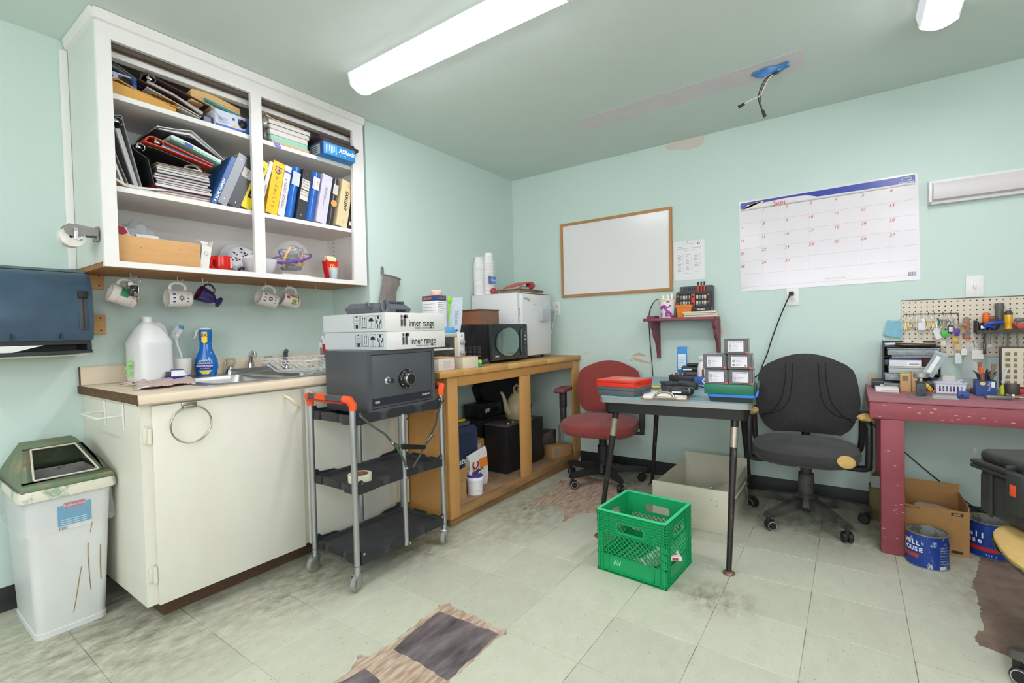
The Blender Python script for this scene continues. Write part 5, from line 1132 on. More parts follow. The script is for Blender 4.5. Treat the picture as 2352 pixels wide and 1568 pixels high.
# ---- two white cartons lettered inner range
def carton_ir(label, y0, z0, x1, x0, h, grp='white inner range cartons'):
    t = thing('carton', label, 'box', ((x0+x1)/2, y0+.19, z0), group=grp); y1 = y0+.386
    WB = mat('#d7d6d3', .6, var=.06, vs=5)
    A('carton', B().box(x0, y0, z0+.0003, x1, y1, z0+h, .0015), WB, t)
    A('lid_flap', B().box(x0+.004, y0-.0012, z0+.004, x1-.004, y0-.0002, z0+h-.001), mat('#cfd4d6', .6, var=.06, vs=5), t)
    e = x1+.0001
    # logo: outlined i and r shapes
    def cap_(b, y, z0_, z1_, w): b.ext([(y-w,z0_+w)]+[(y-w*cos(q), z0_+w-w*sin(q)) for q in [i*pi/6 for i in range(1,6)]]+[(y+w,z0_+w),(y+w,z1_-w)]+[(y+w*cos(q), z1_-w+w*sin(q)) for q in [i*pi/6 for i in range(1,6)]]+[(y-w,z1_-w)], *RNG, 'x')
    ly, lz = y0+.098, z0+h*.26
    for RNG, col, g in (((e, e+.0003), '#4a4644', .0028), ((e+.0003, e+.0005), '#d7d6d3', .0015), ((e+.0005, e+.0008), '#4a4644', 0)):
        b = B(); cap_(b, ly, lz-g, lz+.036+g, .0062+g); cap_(b, ly, lz+.040-g, lz+.053+g, .0062+g); cap_(b, ly+.019, lz-g, lz+.053+g, .0062+g)
        b.ext([(ly+.016, lz+.040-g),(ly+.036+g, lz+.040-g),(ly+.038+g, lz+.047),(ly+.034+g, lz+.053+g),(ly+.016, lz+.053+g)], *RNG, 'x')
        A('logo', b, mat(col, .6), t, sm=0)
    TA('inner range', .047, mat('#2a2728', .6), t, (e, y0+.142, z0+h*.42), (0,1,0), (0,0,1), ax=0, sx=.80, bold=.0006)
    TA('Intelligent Security Solutions', .0125, mat('#3a3738', .6), t, (e, y0+.178, z0+h*.16), (0,1,0), (0,0,1), ax=0, sx=.95)
    # handling pictograms on the left side
    f = y0-.0013
    for k in range(4):
        cx = x1-.205+.053*k; b = B()
        o = [(cx-.022, z0+.014),(cx+.022, z0+.014),(cx+.022, z0+h-.012),(cx-.022, z0+h-.012)]; i_ = [(cx-.0205, z0+.0155),(cx+.0205, z0+.0155),(cx+.0205, z0+h-.0135),(cx-.0205, z0+h-.0135)]
        plate(b, o, [i_], f-.0004, f, 'y'); q = lambda P: b.ext(P, f-.0004, f, 'y')
        zc = z0+h/2+.001
        if k == 0:
            q([(cx-.009,zc-.028),(cx+.009,zc-.028),(cx+.009,zc-.011),(cx-.009,zc-.011)]); q(rib([(cx-.018,zc-.013),(cx,zc+.001),(cx+.018,zc-.013)], .0016)); q([(cx-.008,zc+.030),(cx+.008,zc+.030),(cx+.005,zc+.023),(cx-.005,zc+.023)])
            for a in (-50,-25,0,25,50): q(rib([(cx+.010*sin(rad(a)), zc+.022-.010*cos(rad(a))),(cx+.018*sin(rad(a)), zc+.022-.018*cos(rad(a)))], .0014))
        if k == 1:
            for dx in (-.008, .008): q([(cx+dx-.001,zc-.018),(cx+dx+.001,zc-.018),(cx+dx+.001,zc+.018),(cx+dx-.001,zc+.018)]); q([(cx+dx-.005,zc+.016),(cx+dx+.005,zc+.016),(cx+dx,zc+.026)])
            q([(cx-.015,zc-.026),(cx+.015,zc-.026),(cx+.015,zc-.023),(cx-.015,zc-.023)])
        if k == 2:
            q([(cx+.017*cos(a), zc+.004+.017*sin(a)) for a in [i*pi/10 for i in range(11)]]); q(rib([(cx,zc+.004),(cx,zc-.022),(cx-.003,zc-.026),(cx-.007,zc-.023)], .0018))
            for dx in (-.016,-.008,.008,.016): q(rib([(cx+dx,zc+.026),(cx+dx*1.12,zc+.031)], .0012))
        if k == 3:
            q([(cx-.006,zc+.014),(cx+.006,zc+.014),(cx+.006,zc+.028),(cx-.006,zc+.028)])
            for s_ in (-1,1): q(rib([(cx+s_*.005,zc-.028),(cx+s_*.006,zc-.012),(cx+s_*.015,zc+.0),(cx+s_*.017,zc+.012)], .0055)); q(rib([(cx+s_*.004,zc+.006),(cx+s_*.010,zc-.004)], .003))
        A('pictogram', b, mat('#2a2728', .6), t, sm=0)
    return t
carton_ir('lower white carton lettered inner range, resting on the safe', .372, 1.0334, .230, -.25, .0855)
carton_ir('upper white carton lettered inner range under the grey charger', .363, 1.1195, .232, -.25, .087)
t = thing('charger', 'dark grey tool charger with a coiled cable on the upper white carton', 'charger', (-.05, .56, 1.2068), rad(10), group='')
CH = mat('#565a60', .5, var=.15, vs=30)
obj('housing', B().loft([[(-.09,-.13,.0003),(.09,-.13,.0003),(.09,.13,.0003),(-.09,.13,.0003)],[(-.10,-.14,.03),(.10,-.14,.03),(.10,.14,.03),(-.10,.14,.03)],[(-.08,-.12,.055),(.08,-.12,.055),(.08,.12,.055),(-.08,.12,.055)]]), CH, t)
obj('handle', B().tube([(.06,-.125,.02),(.075,-.155,.035),(.06,-.15,.055),(.03,-.12,.056)], .006, 8), CH, t)
for k in range(5): obj('vent', B().box(.0925-.0, .02+.016*k, .012, .1005, .028+.016*k, .026), BLACK, t)
for k in range(3): obj('clip', B().box(.03, -.02+.06*k, .0552, .07, .005+.06*k, .072, .004), mat('#4a4d52', .5), t)
b = B()
for k in range(3): b.tube([(.095+.004*k,-.055-.012*k+.02*cos(a), .04+.033*sin(a)) for a in [2*pi*i/18 for i in range(18)]], .0045, 6, True)
obj('cable', b, mat('#62666b', .5), t)
# ================================================================ on the wooden counter
t = thing('oven_mitt', 'grey oven mitt hanging on the left wall above the cartons', 'mitt', (XW, 1.0, 1.5))
MIT = mat('#77706a', .9, var=.3, vs=20, bump=.5, bs=200, sheen=.3)
def mittmat():
    m = bpy.data.materials.new('mitt_stripes'); m.use_nodes = True; nt = m.node_tree; b = nt.nodes['Principled BSDF']; b.inputs['Roughness'].default_value = .9
    tc = nt.nodes.new('ShaderNodeTexCoord'); mp = nt.nodes.new('ShaderNodeMapping'); mp.inputs['Rotation'].default_value = (rad(40),0,0); w = nt.nodes.new('ShaderNodeTexWave'); w.bands_direction = 'Z'; w.inputs['Scale'].default_value = 28
    r = nt.nodes.new('ShaderNodeValToRGB'); r.color_ramp.elements[0].color = lin('#57524e'); r.color_ramp.elements[1].color = lin('#8f8880'); r.color_ramp.elements[0].position = .4; r.color_ramp.elements[1].position = .6
    nt.links.new(tc.outputs['Object'], mp.inputs[0]); nt.links.new(mp.outputs[0], w.inputs[0]); nt.links.new(w.outputs[1], r.inputs[0]); nt.links.new(r.outputs[0], b.inputs[0]); return m
def mring(y0, y1, z0, z1, xd): # flattened tube section between two edge points
    return [(XW+.004+xd/2-xd/2*cos(a)*1.0, (y0+y1)/2-(y1-y0)/2*cos(a+pi/2)*1.0, (z0+z1)/2+(z1-z0)/2*(-cos(a+pi/2))) for a in [2*pi*i/20 for i in range(20)]]
A('cuff', B().loft([mring(.962,1.098,1.485,1.462,.05), mring(.955,1.09,1.44,1.425,.055), mring(.942,1.066,1.395,1.388,.05), mring(.935,1.058,1.352,1.349,.048)], cap=(False,False)), MIT, t)
A('quilted_palm', B().loft([mring(.934,1.058,1.3515,1.3485,.047), mring(.915,1.066,1.27,1.265,.05), mring(.905,1.068,1.22,1.215,.055), mring(.92,1.05,1.16,1.16,.045)], cap=(False,True)), mittmat(), t)
A('binding', B().tube(mring(.962,1.098,1.486,1.463,.052), .0045, 6, True), MIT, t)
A('lining', B().loft([mring(.966,1.094,1.480,1.458,.045), mring(.966,1.085,1.46,1.44,.045)], cap=(False,True)), mat('#cfc8c0', .9), t)
A('loop', B().tube([(XW+.006,.966,1.487),(XW+.008,.964,1.52),(XW+.008,.970,1.54),(XW+.012,.976,1.53),(XW+.014,.975,1.49)], .005, 6, flat=.4), MIT, t)
b = B().cyl((XW,.969,1.537),(XW+.018,.969,1.534),.0015,n=6); A('nail', b, STEEL, t)
t = thing('toaster_oven', 'white toaster oven with two knobs behind the small cartons', 'oven', (-.15, 1.0, WT))
TW = mat('#d9d9d8', .4)
A('shell', B().box(-.27, .86, .905, -.045, 1.205, 1.098, .008), TW, t)
A('control_panel', B().box(-.0445, 1.142, .908, -.022, 1.206, 1.104, .006), TW, t); A('top_lip', B().box(-.0445, .86, 1.078, -.026, 1.141, 1.102, .006), mat('#bfc0bf', .35), t)
A('glass_door', B().box(-.0445, .865, .915, -.034, 1.118, 1.076, .002), mat('#3b3a35', .08, spec=.8), t); A('door_edge', B().box(-.0445, 1.1185, .915, -.028, 1.141, 1.076, .001), mat('#d2c6a8', .5), t)
A('door_handle', B().box(-.0335, .88, 1.0, -.020, 1.10, 1.012, .004), TW, t)
for z in (1.045, .978): A('knob', B().lathe([(.018,0),(.017,.014),(.012,.018),(0,.018)], 18, TR((-.022,1.176,z), ry=pi/2)), mat('#b8b8b8', .3, .5), t)
A('pilot_lamp', B().cyl((-.022,1.176,1.082),(-.0205,1.176,1.082),.004,n=10), BLACK, t)
for x in (-.25,-.07):
    for y in (.885,1.18): A('foot', B().cyl((x,y,WT+.0002),(x,y,.9055),.008,n=8), BLACK, t)
t = thing('medicine_box', 'tall white carton with a navy and orange top band on the toaster oven', 'box', (-.2, 1.11, 1.0985))
A('carton', B().box(-.259, 1.076, 1.0986, -.13, 1.159, 1.305, .001), mat('#dddcdc', .5), t); A('top_band', B().box(-.2595, 1.0755, 1.3053, -.1295, 1.1595, 1.338, .001), mat('#31486f', .45), t)
for k in range(3): A('text_line', B().box(-.25, 1.0752, 1.285-.02*k, -.15-.02*(k % 2), 1.0758, 1.2875-.02*k), mat('#9a9aa0', .6), t)
for k in range(6): A('text_line', B().box(-.1298, 1.082, 1.292-.012*k, -.1293, 1.148-.012*(k % 3), 1.295-.012*k), mat('#6a6a70', .6), t)
TA('CENUET', .02, mat('#d9783c', .5), t, (-.212, 1.0754, 1.320), (1,0,0), (0,0,1), bold=.0006); TA('CENUET', .018, mat('#b5643c', .5), t, (-.1294, 1.118, 1.321), (0,1,0), (0,0,1), bold=.0006)
t = thing('sponge', 'pale pink foam roll on top of the tall white carton', 'sponge', (-.18, 1.125, 1.3382)); obj('body', B().lathe([(.032,0),(.036,.006),(.036,.03),(.030,.036),(0,.036)], 20), mat('#e8bfae', .8, bump=.4, bs=120), t)
t = thing('spatula', 'lime green spatula leaning behind the clear packet', 'spatula', (-.14, 1.19, 1.1)); A('handle', B().tube([(-.13,1.175,1.1),(-.145,1.198,1.2),(-.155,1.218,1.29)], [.006,.006,.009], 8, flat=.5), mat('#8ed22a', .35), t); A('head', B().ball((-.158,1.224,1.315), .022, (.4,.9,1.1)), mat('#8ed22a', .35), t)
t = thing('plastic_packet', 'clear printed plastic sleeve standing on the toaster oven', 'packet', (-.1, 1.2, 1.0985))
A('sleeve', B().loft([[(-.15,1.165,1.1),(-.075,1.165,1.1),(-.06,1.205,1.1),(-.135,1.205,1.1)],[(-.165,1.205,1.21),(-.10,1.205,1.21),(-.085,1.26,1.21),(-.15,1.26,1.21)],[(-.17,1.245,1.33),(-.135,1.245,1.33),(-.125,1.315,1.335),(-.16,1.315,1.335)]]), mat('#d2dbe4', .2, alpha=.6, var=.3, vs=25, h2='#a9b8d8'), t)
for k in range(8): A('text_line', B().box(-.083-.003*k, 1.178+.005*k, 1.155+.012*k, -.0815-.003*k, 1.205+.006*k, 1.158+.012*k), mat('#8d9cc0', .6), t)
A('barcode', B().box(-.0725, 1.176, 1.106, -.071, 1.196, 1.122), mat('#44464c', .6), t)
t = thing('sponge_cloth', 'light blue sponge wedged between the tall carton and clear packet', 'sponge', (-.07, 1.14, 1.0985)); A('body', B().box(-.10, 1.112, 1.0986, -.055, 1.150, 1.14, .004), mat('#5fa4d6', .7), t)
t = thing('small_carton', 'small white carton with a shadow square, left one at the counter edge', 'box', (.05, .91, WT), group='small cartons at the counter edge')
A('carton', B().box(-.02, .848, WT+.0003, .09, .979, .962, .001), mat('#d9d2cb', .6), t); A('flap', B().box(-.022, .8465, .9622, .092, .979, .9655), mat('#b98f68', .7), t); A('stamp', B().box(.0901, .885, .905, .0906, .945, .945), mat('#c9c1b8', .6), t)  # square on the front slightly darker than the carton
t = thing('small_carton', 'small cream carton set cornerwise beside the green glue stick', 'box', (.11, 1.03, WT), rad(-10), group='small cartons at the counter edge')
obj('carton', B().box(-.079, 0, .0003, 0, .118, .068, .001), mat('#d2cab4', .65, var=.25, vs=9, h2='#a8a191'), t); obj('torn_top', B().box(-.079, -.0005, .0682, 0, .118, .070), mat('#b98a5c', .8, var=.4, vs=40), t)
t = thing('glue_stick', 'green glue stick standing at the counter edge', 'stick', (.105, 1.192, WT+.0002)); obj('barrel', B().lathe([(.0135,0),(.0135,.022),(.0125,.024)], 16), mat('#1f8a52', .4), t); obj('cap', B().lathe([(.013,.0242),(.013,.040),(.011,.043),(0,.043)], 16), mat('#9fd02f', .4), t)
t = thing('flashlight', 'short black flashlight lying before the microwave', 'flashlight', (.05, 1.27, WT+.016)); obj('barrel', B().lathe([(0,-.05),(.011,-.05),(.011,.01),(.0155,.025),(.0155,.05),(0,.05)], 16, TR(rx=rad(-70), rz=rad(-60))), DKGRAY, t)
# microwave
t = thing('microwave', 'black microwave oven with an oval mirrored door window', 'microwave', (-.12, 1.63, WT))
mx0, mx1, my0, my1, mz0, mz1 = -.275, .03, 1.418, 1.842, .914, 1.1535
MWB = mat('#1f1f22', .25, var=.2, vs=10)
A('shell', B().box(mx0, my0, mz0, mx1-.045, my1, mz1, .004), MWB, t)
A('front_frame', B().box(mx1-.0445, my0-.004, mz0-.004, mx1-.022, my1+.002, mz1+.001, .004), mat('#141416', .25), t)
dgrey = mat('#43484b', .18, .5)
dr = A('door', B().ext(rr(my0+.0, mz0, my1-.065, mz1, .012), mx1-.0218, mx1, 'x'), dgrey, t)
cp = A('control_panel', B().ext(rr(my1-.064, mz0, my1, mz1, .010), mx1-.0218, mx1-.002, 'x'), mat('#3a3e42', .2, .4), t)
ov = lambda k: [(my0+.20+.165*k*cos(a) if cos(a) < 0 else my0+.20+.118*k*cos(a), 1.031+.098*k*sin(a)) for a in [2*pi*i/40 for i in range(40)]]
b = B(); plate(b, ov(1.05), [ov(1.0)], mx1+.0001, mx1+.004, 'x'); A('window_rim', b, mat('#1c1d20', .2), dr, sm=0)
A('window', B().ext(ov(.995), mx1+.0001, mx1+.002, 'x'), mat('#9aa7a2', .06, .85), dr)
lens = [(my1-.105+.026*cos(rad(a))-.0, 1.031+.10*sin(rad(a))) for a in range(-80, 81, 16)]; lens = [(my1-.085-.024*(1-(z-1.031)**2/.0105), z) for _, z in lens]+[(my1-.085+.022*(1-(z-1.031)**2/.0105), z) for _, z in lens[::-1]]
A('handle_recess', B().ext(lens, mx1+.0022, mx1+.006, 'x'), mat('#0c0d14', .2), dr); A('handle_bar', B().box(mx1+.006, my1-.089, .945, mx1+.0075, my1-.086, 1.12), CHROME, dr)
for k in range(6): A('button', B().box(mx1-.0019, my1-.038, 1.09-.027*k, mx1-.0009, my1-.014, 1.104-.027*k, .0004), mat('#8e9296' if k in (1,2) else '#4d5155', .4), cp)
A('bottom_lip', B().box(mx1-.02, my0, mz0-.004, mx1-.004, my1, mz0-.0003, .001), mat('#7d6a50', .3, .3), t)  # brown is the counter's reflection, put into the lip's colour
TA('Danby', .016, PAPER, dr, (mx1, my0+.052, .938), (0,1,0), (0,0,1), shear=.15, bold=.0004)
for c_ in range(4):
    for k in range(9): A('vent_slot', B().box(-.22+.042*c_, my0-.0008, .936+.0085*k, -.19+.042*c_, my0-.0001, .9395+.0085*k), mat('#5a5a5e', .4), t)
for x in (mx0+.03, mx1-.06):
    for y in (my0+.03, my1-.03): A('foot', B().cyl((x,y,WT+.0002),(x,y,mz0+.001),.012,.014,n=10), BLACK, t)
t = thing('wooden_box', 'reddish brown wooden box with a thin lid on the microwave', 'box', (-.17, 1.55, 1.1545))
WB_ = mat('#8d5b41', .5, var=.5, vs=5, st=(1,1,6), h2='#6b3f2a'); 
A('body', B().box(-.256, 1.449, 1.160, -.092, 1.661, 1.252), WB_, t); A('side', B().box(-.0918, 1.450, 1.1605, -.0905, 1.660, 1.2515), mat('#84654f', .6, var=.35, vs=40, bump=.2), t)
A('lid', B().box(-.264, 1.441, 1.2522, -.084, 1.669, 1.2585, .001), mat('#5d4034', .45), t); A('base', B().box(-.266, 1.438, 1.1547, -.082, 1.672, 1.1598, .001), WB_, t)
# fridge
t = thing('fridge', 'small white bar fridge in the corner on the wooden counter', 'fridge', (-.26, 2.05, WT))
FW = mat('#d6d6d6', .35, var=.04, vs=4)
fx0, fx1, fy0, fy1, fz0, fz1 = -.50, -.06, 1.852, 2.262, .908, 1.388
A('cabinet', B().box(fx0, fy0, fz0, fx1, fy1, fz1, .004), FW, t)
dr = A('door', B().box(fx1+.006, fy0, fz0+.006, fx1+.044, fy1, fz1-.006, .009), FW, t)
A('gasket', B().box(fx1+.0003, fy0+.006, fz0+.012, fx1+.0055, fy1-.006, fz1-.012), mat('#b9b9b8', .6), t)
A('top_plate', B().box(fx0, fy0-.001, fz1+.0002, fx1+.04, fy1+.001, fz1+.0035, .001), FW, t)
for x in (fx0+.04, fx1-.02):
    for y in (fy0+.04, fy1-.04): A('foot', B().cyl((x,y,WT+.0002),(x,y,fz0+.001),.012,n=10), BLACK, t)
RST = mat('#8a7758', .8)
b = B(); R = random.Random(6)
for k in range(14):
    z = R.uniform(1.14, 1.30); y = fy0-.0002; x = fx1+.012+R.uniform(0,.012); s_ = R.uniform(.001,.003); b.box(x-s_, y-.0003, z-s_*1.6, x+s_, y, z+s_*1.6)
A('rust_chip', b, RST, t, sm=0, kind='stuff')
A('tape_residue', B().ext(jag([(fy0+.02,1.355),(fy0+.02,1.335),(fy0+.06,1.337),(fy0+.075,1.325),(fy0+.11,1.325),(fy0+.11,1.345),(fy0+.07,1.35)], .006, .002, 4), fx1+.0442, fx1+.0446, 'x'), mat('#b3a795', .8), dr, sm=0)
TA('Goldstar', .009, mat('#555', .5), dr, (fx1+.0441, fy0+.175, 1.305), (0,1,0), (0,0,1))
p = A('pocket', B().box(fx1+.0445, fy0+.235, 1.178, fx1+.075, fy0+.237, 1.285).box(fx1+.0445, fy0+.350, 1.178, fx1+.075, fy0+.352, 1.285).box(fx1+.073, fy0+.235, 1.178, fx1+.075, fy0+.352, 1.272).box(fx1+.0445, fy0+.235, 1.176, fx1+.075, fy0+.352, 1.178), mat('#c9cdd0', .15, alpha=.5), dr)
A('tag', B().box(fx1+.05, fy0+.325, 1.24, fx1+.052, fy0+.345, 1.315), mat('#e6ecf0', .4), dr); A('tag_print', B().box(fx1+.0521, fy0+.33, 1.285, fx1+.0525, fy0+.34, 1.306), mat('#3a8ec0', .5), dr)
# foam cups in a sleeve
FOAM = mat('#e6e4e1', .6)
FT = fz1+.0038
ORD = 'first second third fourth fifth sixth seventh eighth ninth tenth eleventh twelfth thirteenth fourteenth fifteenth sixteenth seventeenth eighteenth nineteenth twentieth twenty-first twenty-second'.split()
CUPS = (('left', 1.893, -.452, 18, FT), ('right', 1.955, -.40, 22, FT))
for nm, cy, cx, n, z0 in CUPS:
    proto = None
    for k in range(n):
        z = z0+.0003+k*(.0125 if nm == 'left' else .0118)
        lab = 'white foam cup, %s from the bottom of the %s stack on the fridge' % (ORD[k], 'shorter left' if nm == 'left' else 'taller right')
        if proto is None:
            proto = thing('foam_cup', lab, 'cup', (cx, cy, z), group='foam cups in the %s stack' % nm)
            obj('cup', B().lathe([(.043,0),(.0445,.003),(.043,.006),(.030,.088),(0,.088)][:], 20, cap=(False,False)).lathe([(0,.085),(.028,.085),(.0405,.006),(.041,0)], 20, cap=(False,False)), FOAM, proto)
        else: copy_tree(proto, None, (cx, cy, z), label=lab)
t = thing('cup_sleeve', 'clear sleeve with a blue and red label around the foam cups', 'wrapper', (-.43, 1.93, FT))
sl = [(-.505,1.845),(-.40,1.845),(-.36,1.88),(-.352,1.99),(-.38,2.01),(-.47,2.0),(-.505,1.95)]
A('film', B().loft([[(x, y, FT+.02) for x, y in sl], [(x, y, FT+.20) for x, y in sl], [(x*.9-.043, 1.925+(y-1.925)*.75, FT+.31) for x, y in sl]], cap=(False,False)), mat('#e4e8ea', .15, alpha=.14), t)
lb = lambda nm, y0, y1, z0, z1, c_, e=0.: A(nm, B().box(-.3510+e, y0, z0, -.3500+e, y1, z1), mat(c_, .4), t, sm=0)
lb('blue_label', 1.885, 1.985, 1.485, 1.535, '#4a7fd0'); lb('red_stripe', 1.885, 1.925, 1.478, 1.486, '#b52a3c', .0012); lb('red_stripe', 1.888, 1.912, 1.532, 1.54, '#b52a3c', .0012); lb('white_band', 1.94, 1.985, 1.537, 1.555, '#d9d6e4')
TA('Foam', .014, mat('#2c3f8a', .5), t, (-.349, 1.965, 1.546), (0,1,0), (0,0,1)); TA('12oz', .03, PAPER, t, (-.3496, 1.945, 1.510), (0,1,0), (0,0,1), bold=.001)
t = thing('dumbbell', 'small dark pink dumbbell lying beside the foam cups', 'dumbbell', (-.33, 1.92, FT+.027))
PK = mat('#a63348', .35)
obj('near_end', B().ball((0,0,0), .027, (1,1,1), 20, 12), PK, t); obj('far_end', B().ball((-.045,.085,-.001), .026, (1,1,1), 20, 12), PK, t); obj('bar', B().cyl((0,0,0),(-.045,.085,-.001),.012), mat('#7a4038', .4), t); obj('hole_mark', B().lathe([(.006,0),(.005,.0015),(0,.0015)], 12, TR((.0268,-.002,0), ry=pi/2)), mat('#dca0a8', .4), t)
t = thing('wooden_tray', 'flat brown wooden box lying open on top of the fridge', 'box', (-.15, 2.04, FT))
b = B(); plate(b, [(-.25,1.885),(-.055,1.885),(-.055,2.215),(-.25,2.215)], [[(-.242,1.893),(-.063,1.893),(-.063,2.207),(-.242,2.207)]], FT+.004, FT+.024); A('sides', b, mat('#8a6d50', .6, var=.5, vs=8, h2='#54402d'), t, sm=0)
A('bottom', B().box(-.25, 1.885, FT+.0003, -.055, 2.215, FT+.0037), mat('#6f563e', .6), t); A('lid', B().box(-.26, 1.878, FT+.0243, -.05, 2.22, FT+.0275, .001), mat('#5c4a3a', .6, var=.4, vs=20), t)
A('paper', B().grid(lambda u, v: (-.235+.17*u, 1.90+.30*v, FT+.030+.004*abs(noise.noise(Vector((u*5, v*5, 1))))), 8, 12), mat('#cfc6b8', .7), t)
bag('plastic_bag', 'crumpled clear bag under the red pouch on the fridge', (-.17,2.10,FT+.046), .045, (.9,1.3,.5), 6, .4, mat('#b9bcc0', .15, alpha=.5))
t = thing('pouch', 'long red tapered vinyl pouch with a black tip on top of the fridge', 'pouch', (-.16, 2.05, FT+.06))
RP = mat('#b8433f', .35, var=.1, vs=10)
A('body', B().loft([[(-.19+dx*.3, 1.865, FT+.031+dz*.15) for dx, dz in ((-.04,-.01),(.04,-.01),(.04,.012),(-.04,.012))],[(-.18+dx, 1.95, FT+.055+dz) for dx, dz in ((-.05,-.004),(.05,-.004),(.045,.006),(-.045,.006))],[(-.17+dx, 2.08, FT+.090+dz) for dx, dz in ((-.06,-.006),(.06,-.006),(.055,.006),(-.055,.006))],[(-.16+dx, 2.16, FT+.096+dz) for dx, dz in ((-.05,-.010),(.05,-.010),(.045,.006),(-.045,.006))]]), RP, t)
A('bulb', B().ball((-.155,2.185,FT+.074), .034, (1.1,1.1,.9), 18, 12), RP, t); A('tip', B().cyl((-.15,2.21,FT+.085),(-.145,2.235,FT+.084),.006,.002,n=8), BLACK, t)
# ================================================================ under the wooden counter
UF = .0999
t = thing('tool_case', 'dark blue plastic tool case standing behind the left post', 'case', (-.11, 1.16, UF))
TC = mat('#2f3b57', .45, var=.15, vs=12)
A('body', B().ext(rr(.985, UF, 1.352, .50, .05, 5)[:], -.16, -.06, 'x'), TC, t); A('panel', B().ext(rr(1.02, UF+.04, 1.32, .45, .04, 5), -.0598, -.052, 'x'), mat('#27324d', .45), t)
A('grey_top', B().box(-.158, 1.06, .5002, -.062, 1.29, .53, .012), mat('#4b4d50', .5), t); A('yellow_latch', B().box(-.14, 1.10, .5303, -.08, 1.26, .545, .004), mat('#d0a52a', .4), t)
TA('Mastercraft', .05, PAPER, t, (-.0518, 1.215, .285), (0,1,0), (0,0,1), shear=.2, bold=.001)
A('label_band', B().box(-.0519, 1.03, .16, -.0516, 1.32, .25), BLACK, t)
t = thing('cardboard_box', 'torn brown cardboard box behind the left post of the counter', 'box', (0, 1.02, UF), group='cardboard boxes under the counter')
CBT = t; b = B(); 
b.box(-.045, .905, UF+.0002, .092, .908, .225); b.box(-.045, 1.077, UF+.0002, .092, 1.080, .225); b.box(-.045, .9082, UF+.0002, -.042, 1.0768, .225); b.box(.089, .9082, UF+.0002, .092, 1.0768, .215); b.box(-.0418, .9082, UF+.0002, .0888, 1.0768, UF+.003)
A('walls', b, CARD, t, sm=0); A('flap', B().loft([[(.092,.91,.216),(.092,1.076,.216),(.11,1.08,.31),(.11,.905,.29)],[(.094,.91,.216),(.094,1.076,.216),(.112,1.08,.31),(.112,.905,.29)]]), CARD, t, sm=0)
A('torn_label', B().ext(jag([(.975,.14),(.998,.145),(1.0,.20),(.97,.205)], .01, .003, 2), .0921, .0926, 'x'), mat('#c9b79d', .7), t, sm=0)
CBT.location.x -= .022
t = thing('bucket', 'small white plastic tub with a purple rim holding tools', 'bucket', (.045, 1.19, UF+.0002))
obj('tub', B().lathe([(0,0),(.047,0),(.053,.088),(.0565,.089),(.0565,.10),(.054,.108),(.046,.108),(.043,.09),(.038,.004),(0,.004)], 28), mat('#e0e0e3', .35), t); obj('purple_rim', B().lathe([(.0435,.1085),(.0495,.1085),(.0485,.116),(.044,.116)], 28), mat('#4a2c8f', .35), t)
for k in range(4): decal_dot(t, .0505, rad(-10+16*(k % 2)), .03+.014*k, .05-.008*(k % 3), .0018, mat('#a9adb8', .6), 'text_line')
for k, (dx, dy, a) in enumerate(((-.02,.0,25),(.0,-.015,35),(.015,.015,30),(.0,.02,50))): obj('tool_handle', B().tube([(dx,dy,.06),(dx-.01,dy+.02,.12),(dx+.01,dy+.05,.145)], .005, 6), DKGRAY if k % 2 else CHROME, t)
obj('white_tool', B().box(-.03,-.03,.09,-.01,-.012,.14,.002), WHITE, t)
t = thing('plaster_bag', 'white and orange powder bag lettered in red behind the tub', 'bag', (-.03, 1.3, UF))
A('bag', B().loft([[(-.055,1.215,UF+.0005),(-.012,1.215,UF+.0005),(-.012,1.385,UF+.0005),(-.055,1.385,UF+.0005)],[(-.062,1.21,.16),(-.004,1.21,.16),(-.004,1.39,.16),(-.062,1.39,.16)],[(-.055,1.212,.28),(-.012,1.212,.28),(-.012,1.39,.285),(-.055,1.39,.285)],[(-.034,1.205,.315),(-.03,1.205,.315),(-.03,1.395,.345),(-.034,1.395,.345)]]), mat('#d8d6d3', .45, bump=.3, bs=20), t)
A('orange_panel', B().loft([[(-.0035,1.305,.22),(-.0035,1.385,.225),(-.010,1.386,.282),(-.010,1.305,.28)],[(-.0028,1.305,.22),(-.0028,1.385,.225),(-.0093,1.386,.282),(-.0093,1.305,.28)]]), mat('#e07a2a', .5), t, sm=0)
TA('EGC', .085, mat('#b8262c', .5), t, (-.0036, 1.262, .20), (0,.04,1), (0,-1,0), sx=.9, bold=.003); TA('DURA-BOND', .02, mat('#5d2a1c', .5), t, (-.0178, 1.345, .295), (0,1,.05), (0,0,1), bold=.0008)
t = thing('black_cabinet', 'tall black boxed amplifier standing under the counter', 'box', (-.1, 1.85, UF))
KB = mat('#1b1a1c', .4, var=.4, vs=8, h2='#2f2b2a')
A('body', B().box(-.20, 1.604, UF+.0003, -.006, 2.09, .432, .003), KB, t); A('top_plate', B().box(-.205, 1.60, .4323, 0., 1.95, .442, .002), mat('#55504b', .5, var=.4, vs=12), t)
for y in (1.66, 1.72): A('screw_post', B().lathe([(.008,0),(.008,.008),(.005,.012),(0,.012)], 12, TR((-.03,y,.4422))), CHROME, t)
t = thing('amplifier', 'low black case behind the tall black one', 'case', (-.34, 1.75, UF)); A('body', B().box(-.44, 1.61, UF+.0003, -.26, 1.98, .452, .003), KB, t)
t = thing('control_unit', 'black electronic unit with connectors on the low black case', 'device', (-.35, 1.8, .4525))
A('body', B().box(-.42, 1.66, .4525, -.29, 1.93, .55, .006), mat('#202024', .3), t); A('top_plate', B().box(-.43, 1.64, .5503, -.285, 1.90, .556, .001), mat('#2d2d31', .4), t)
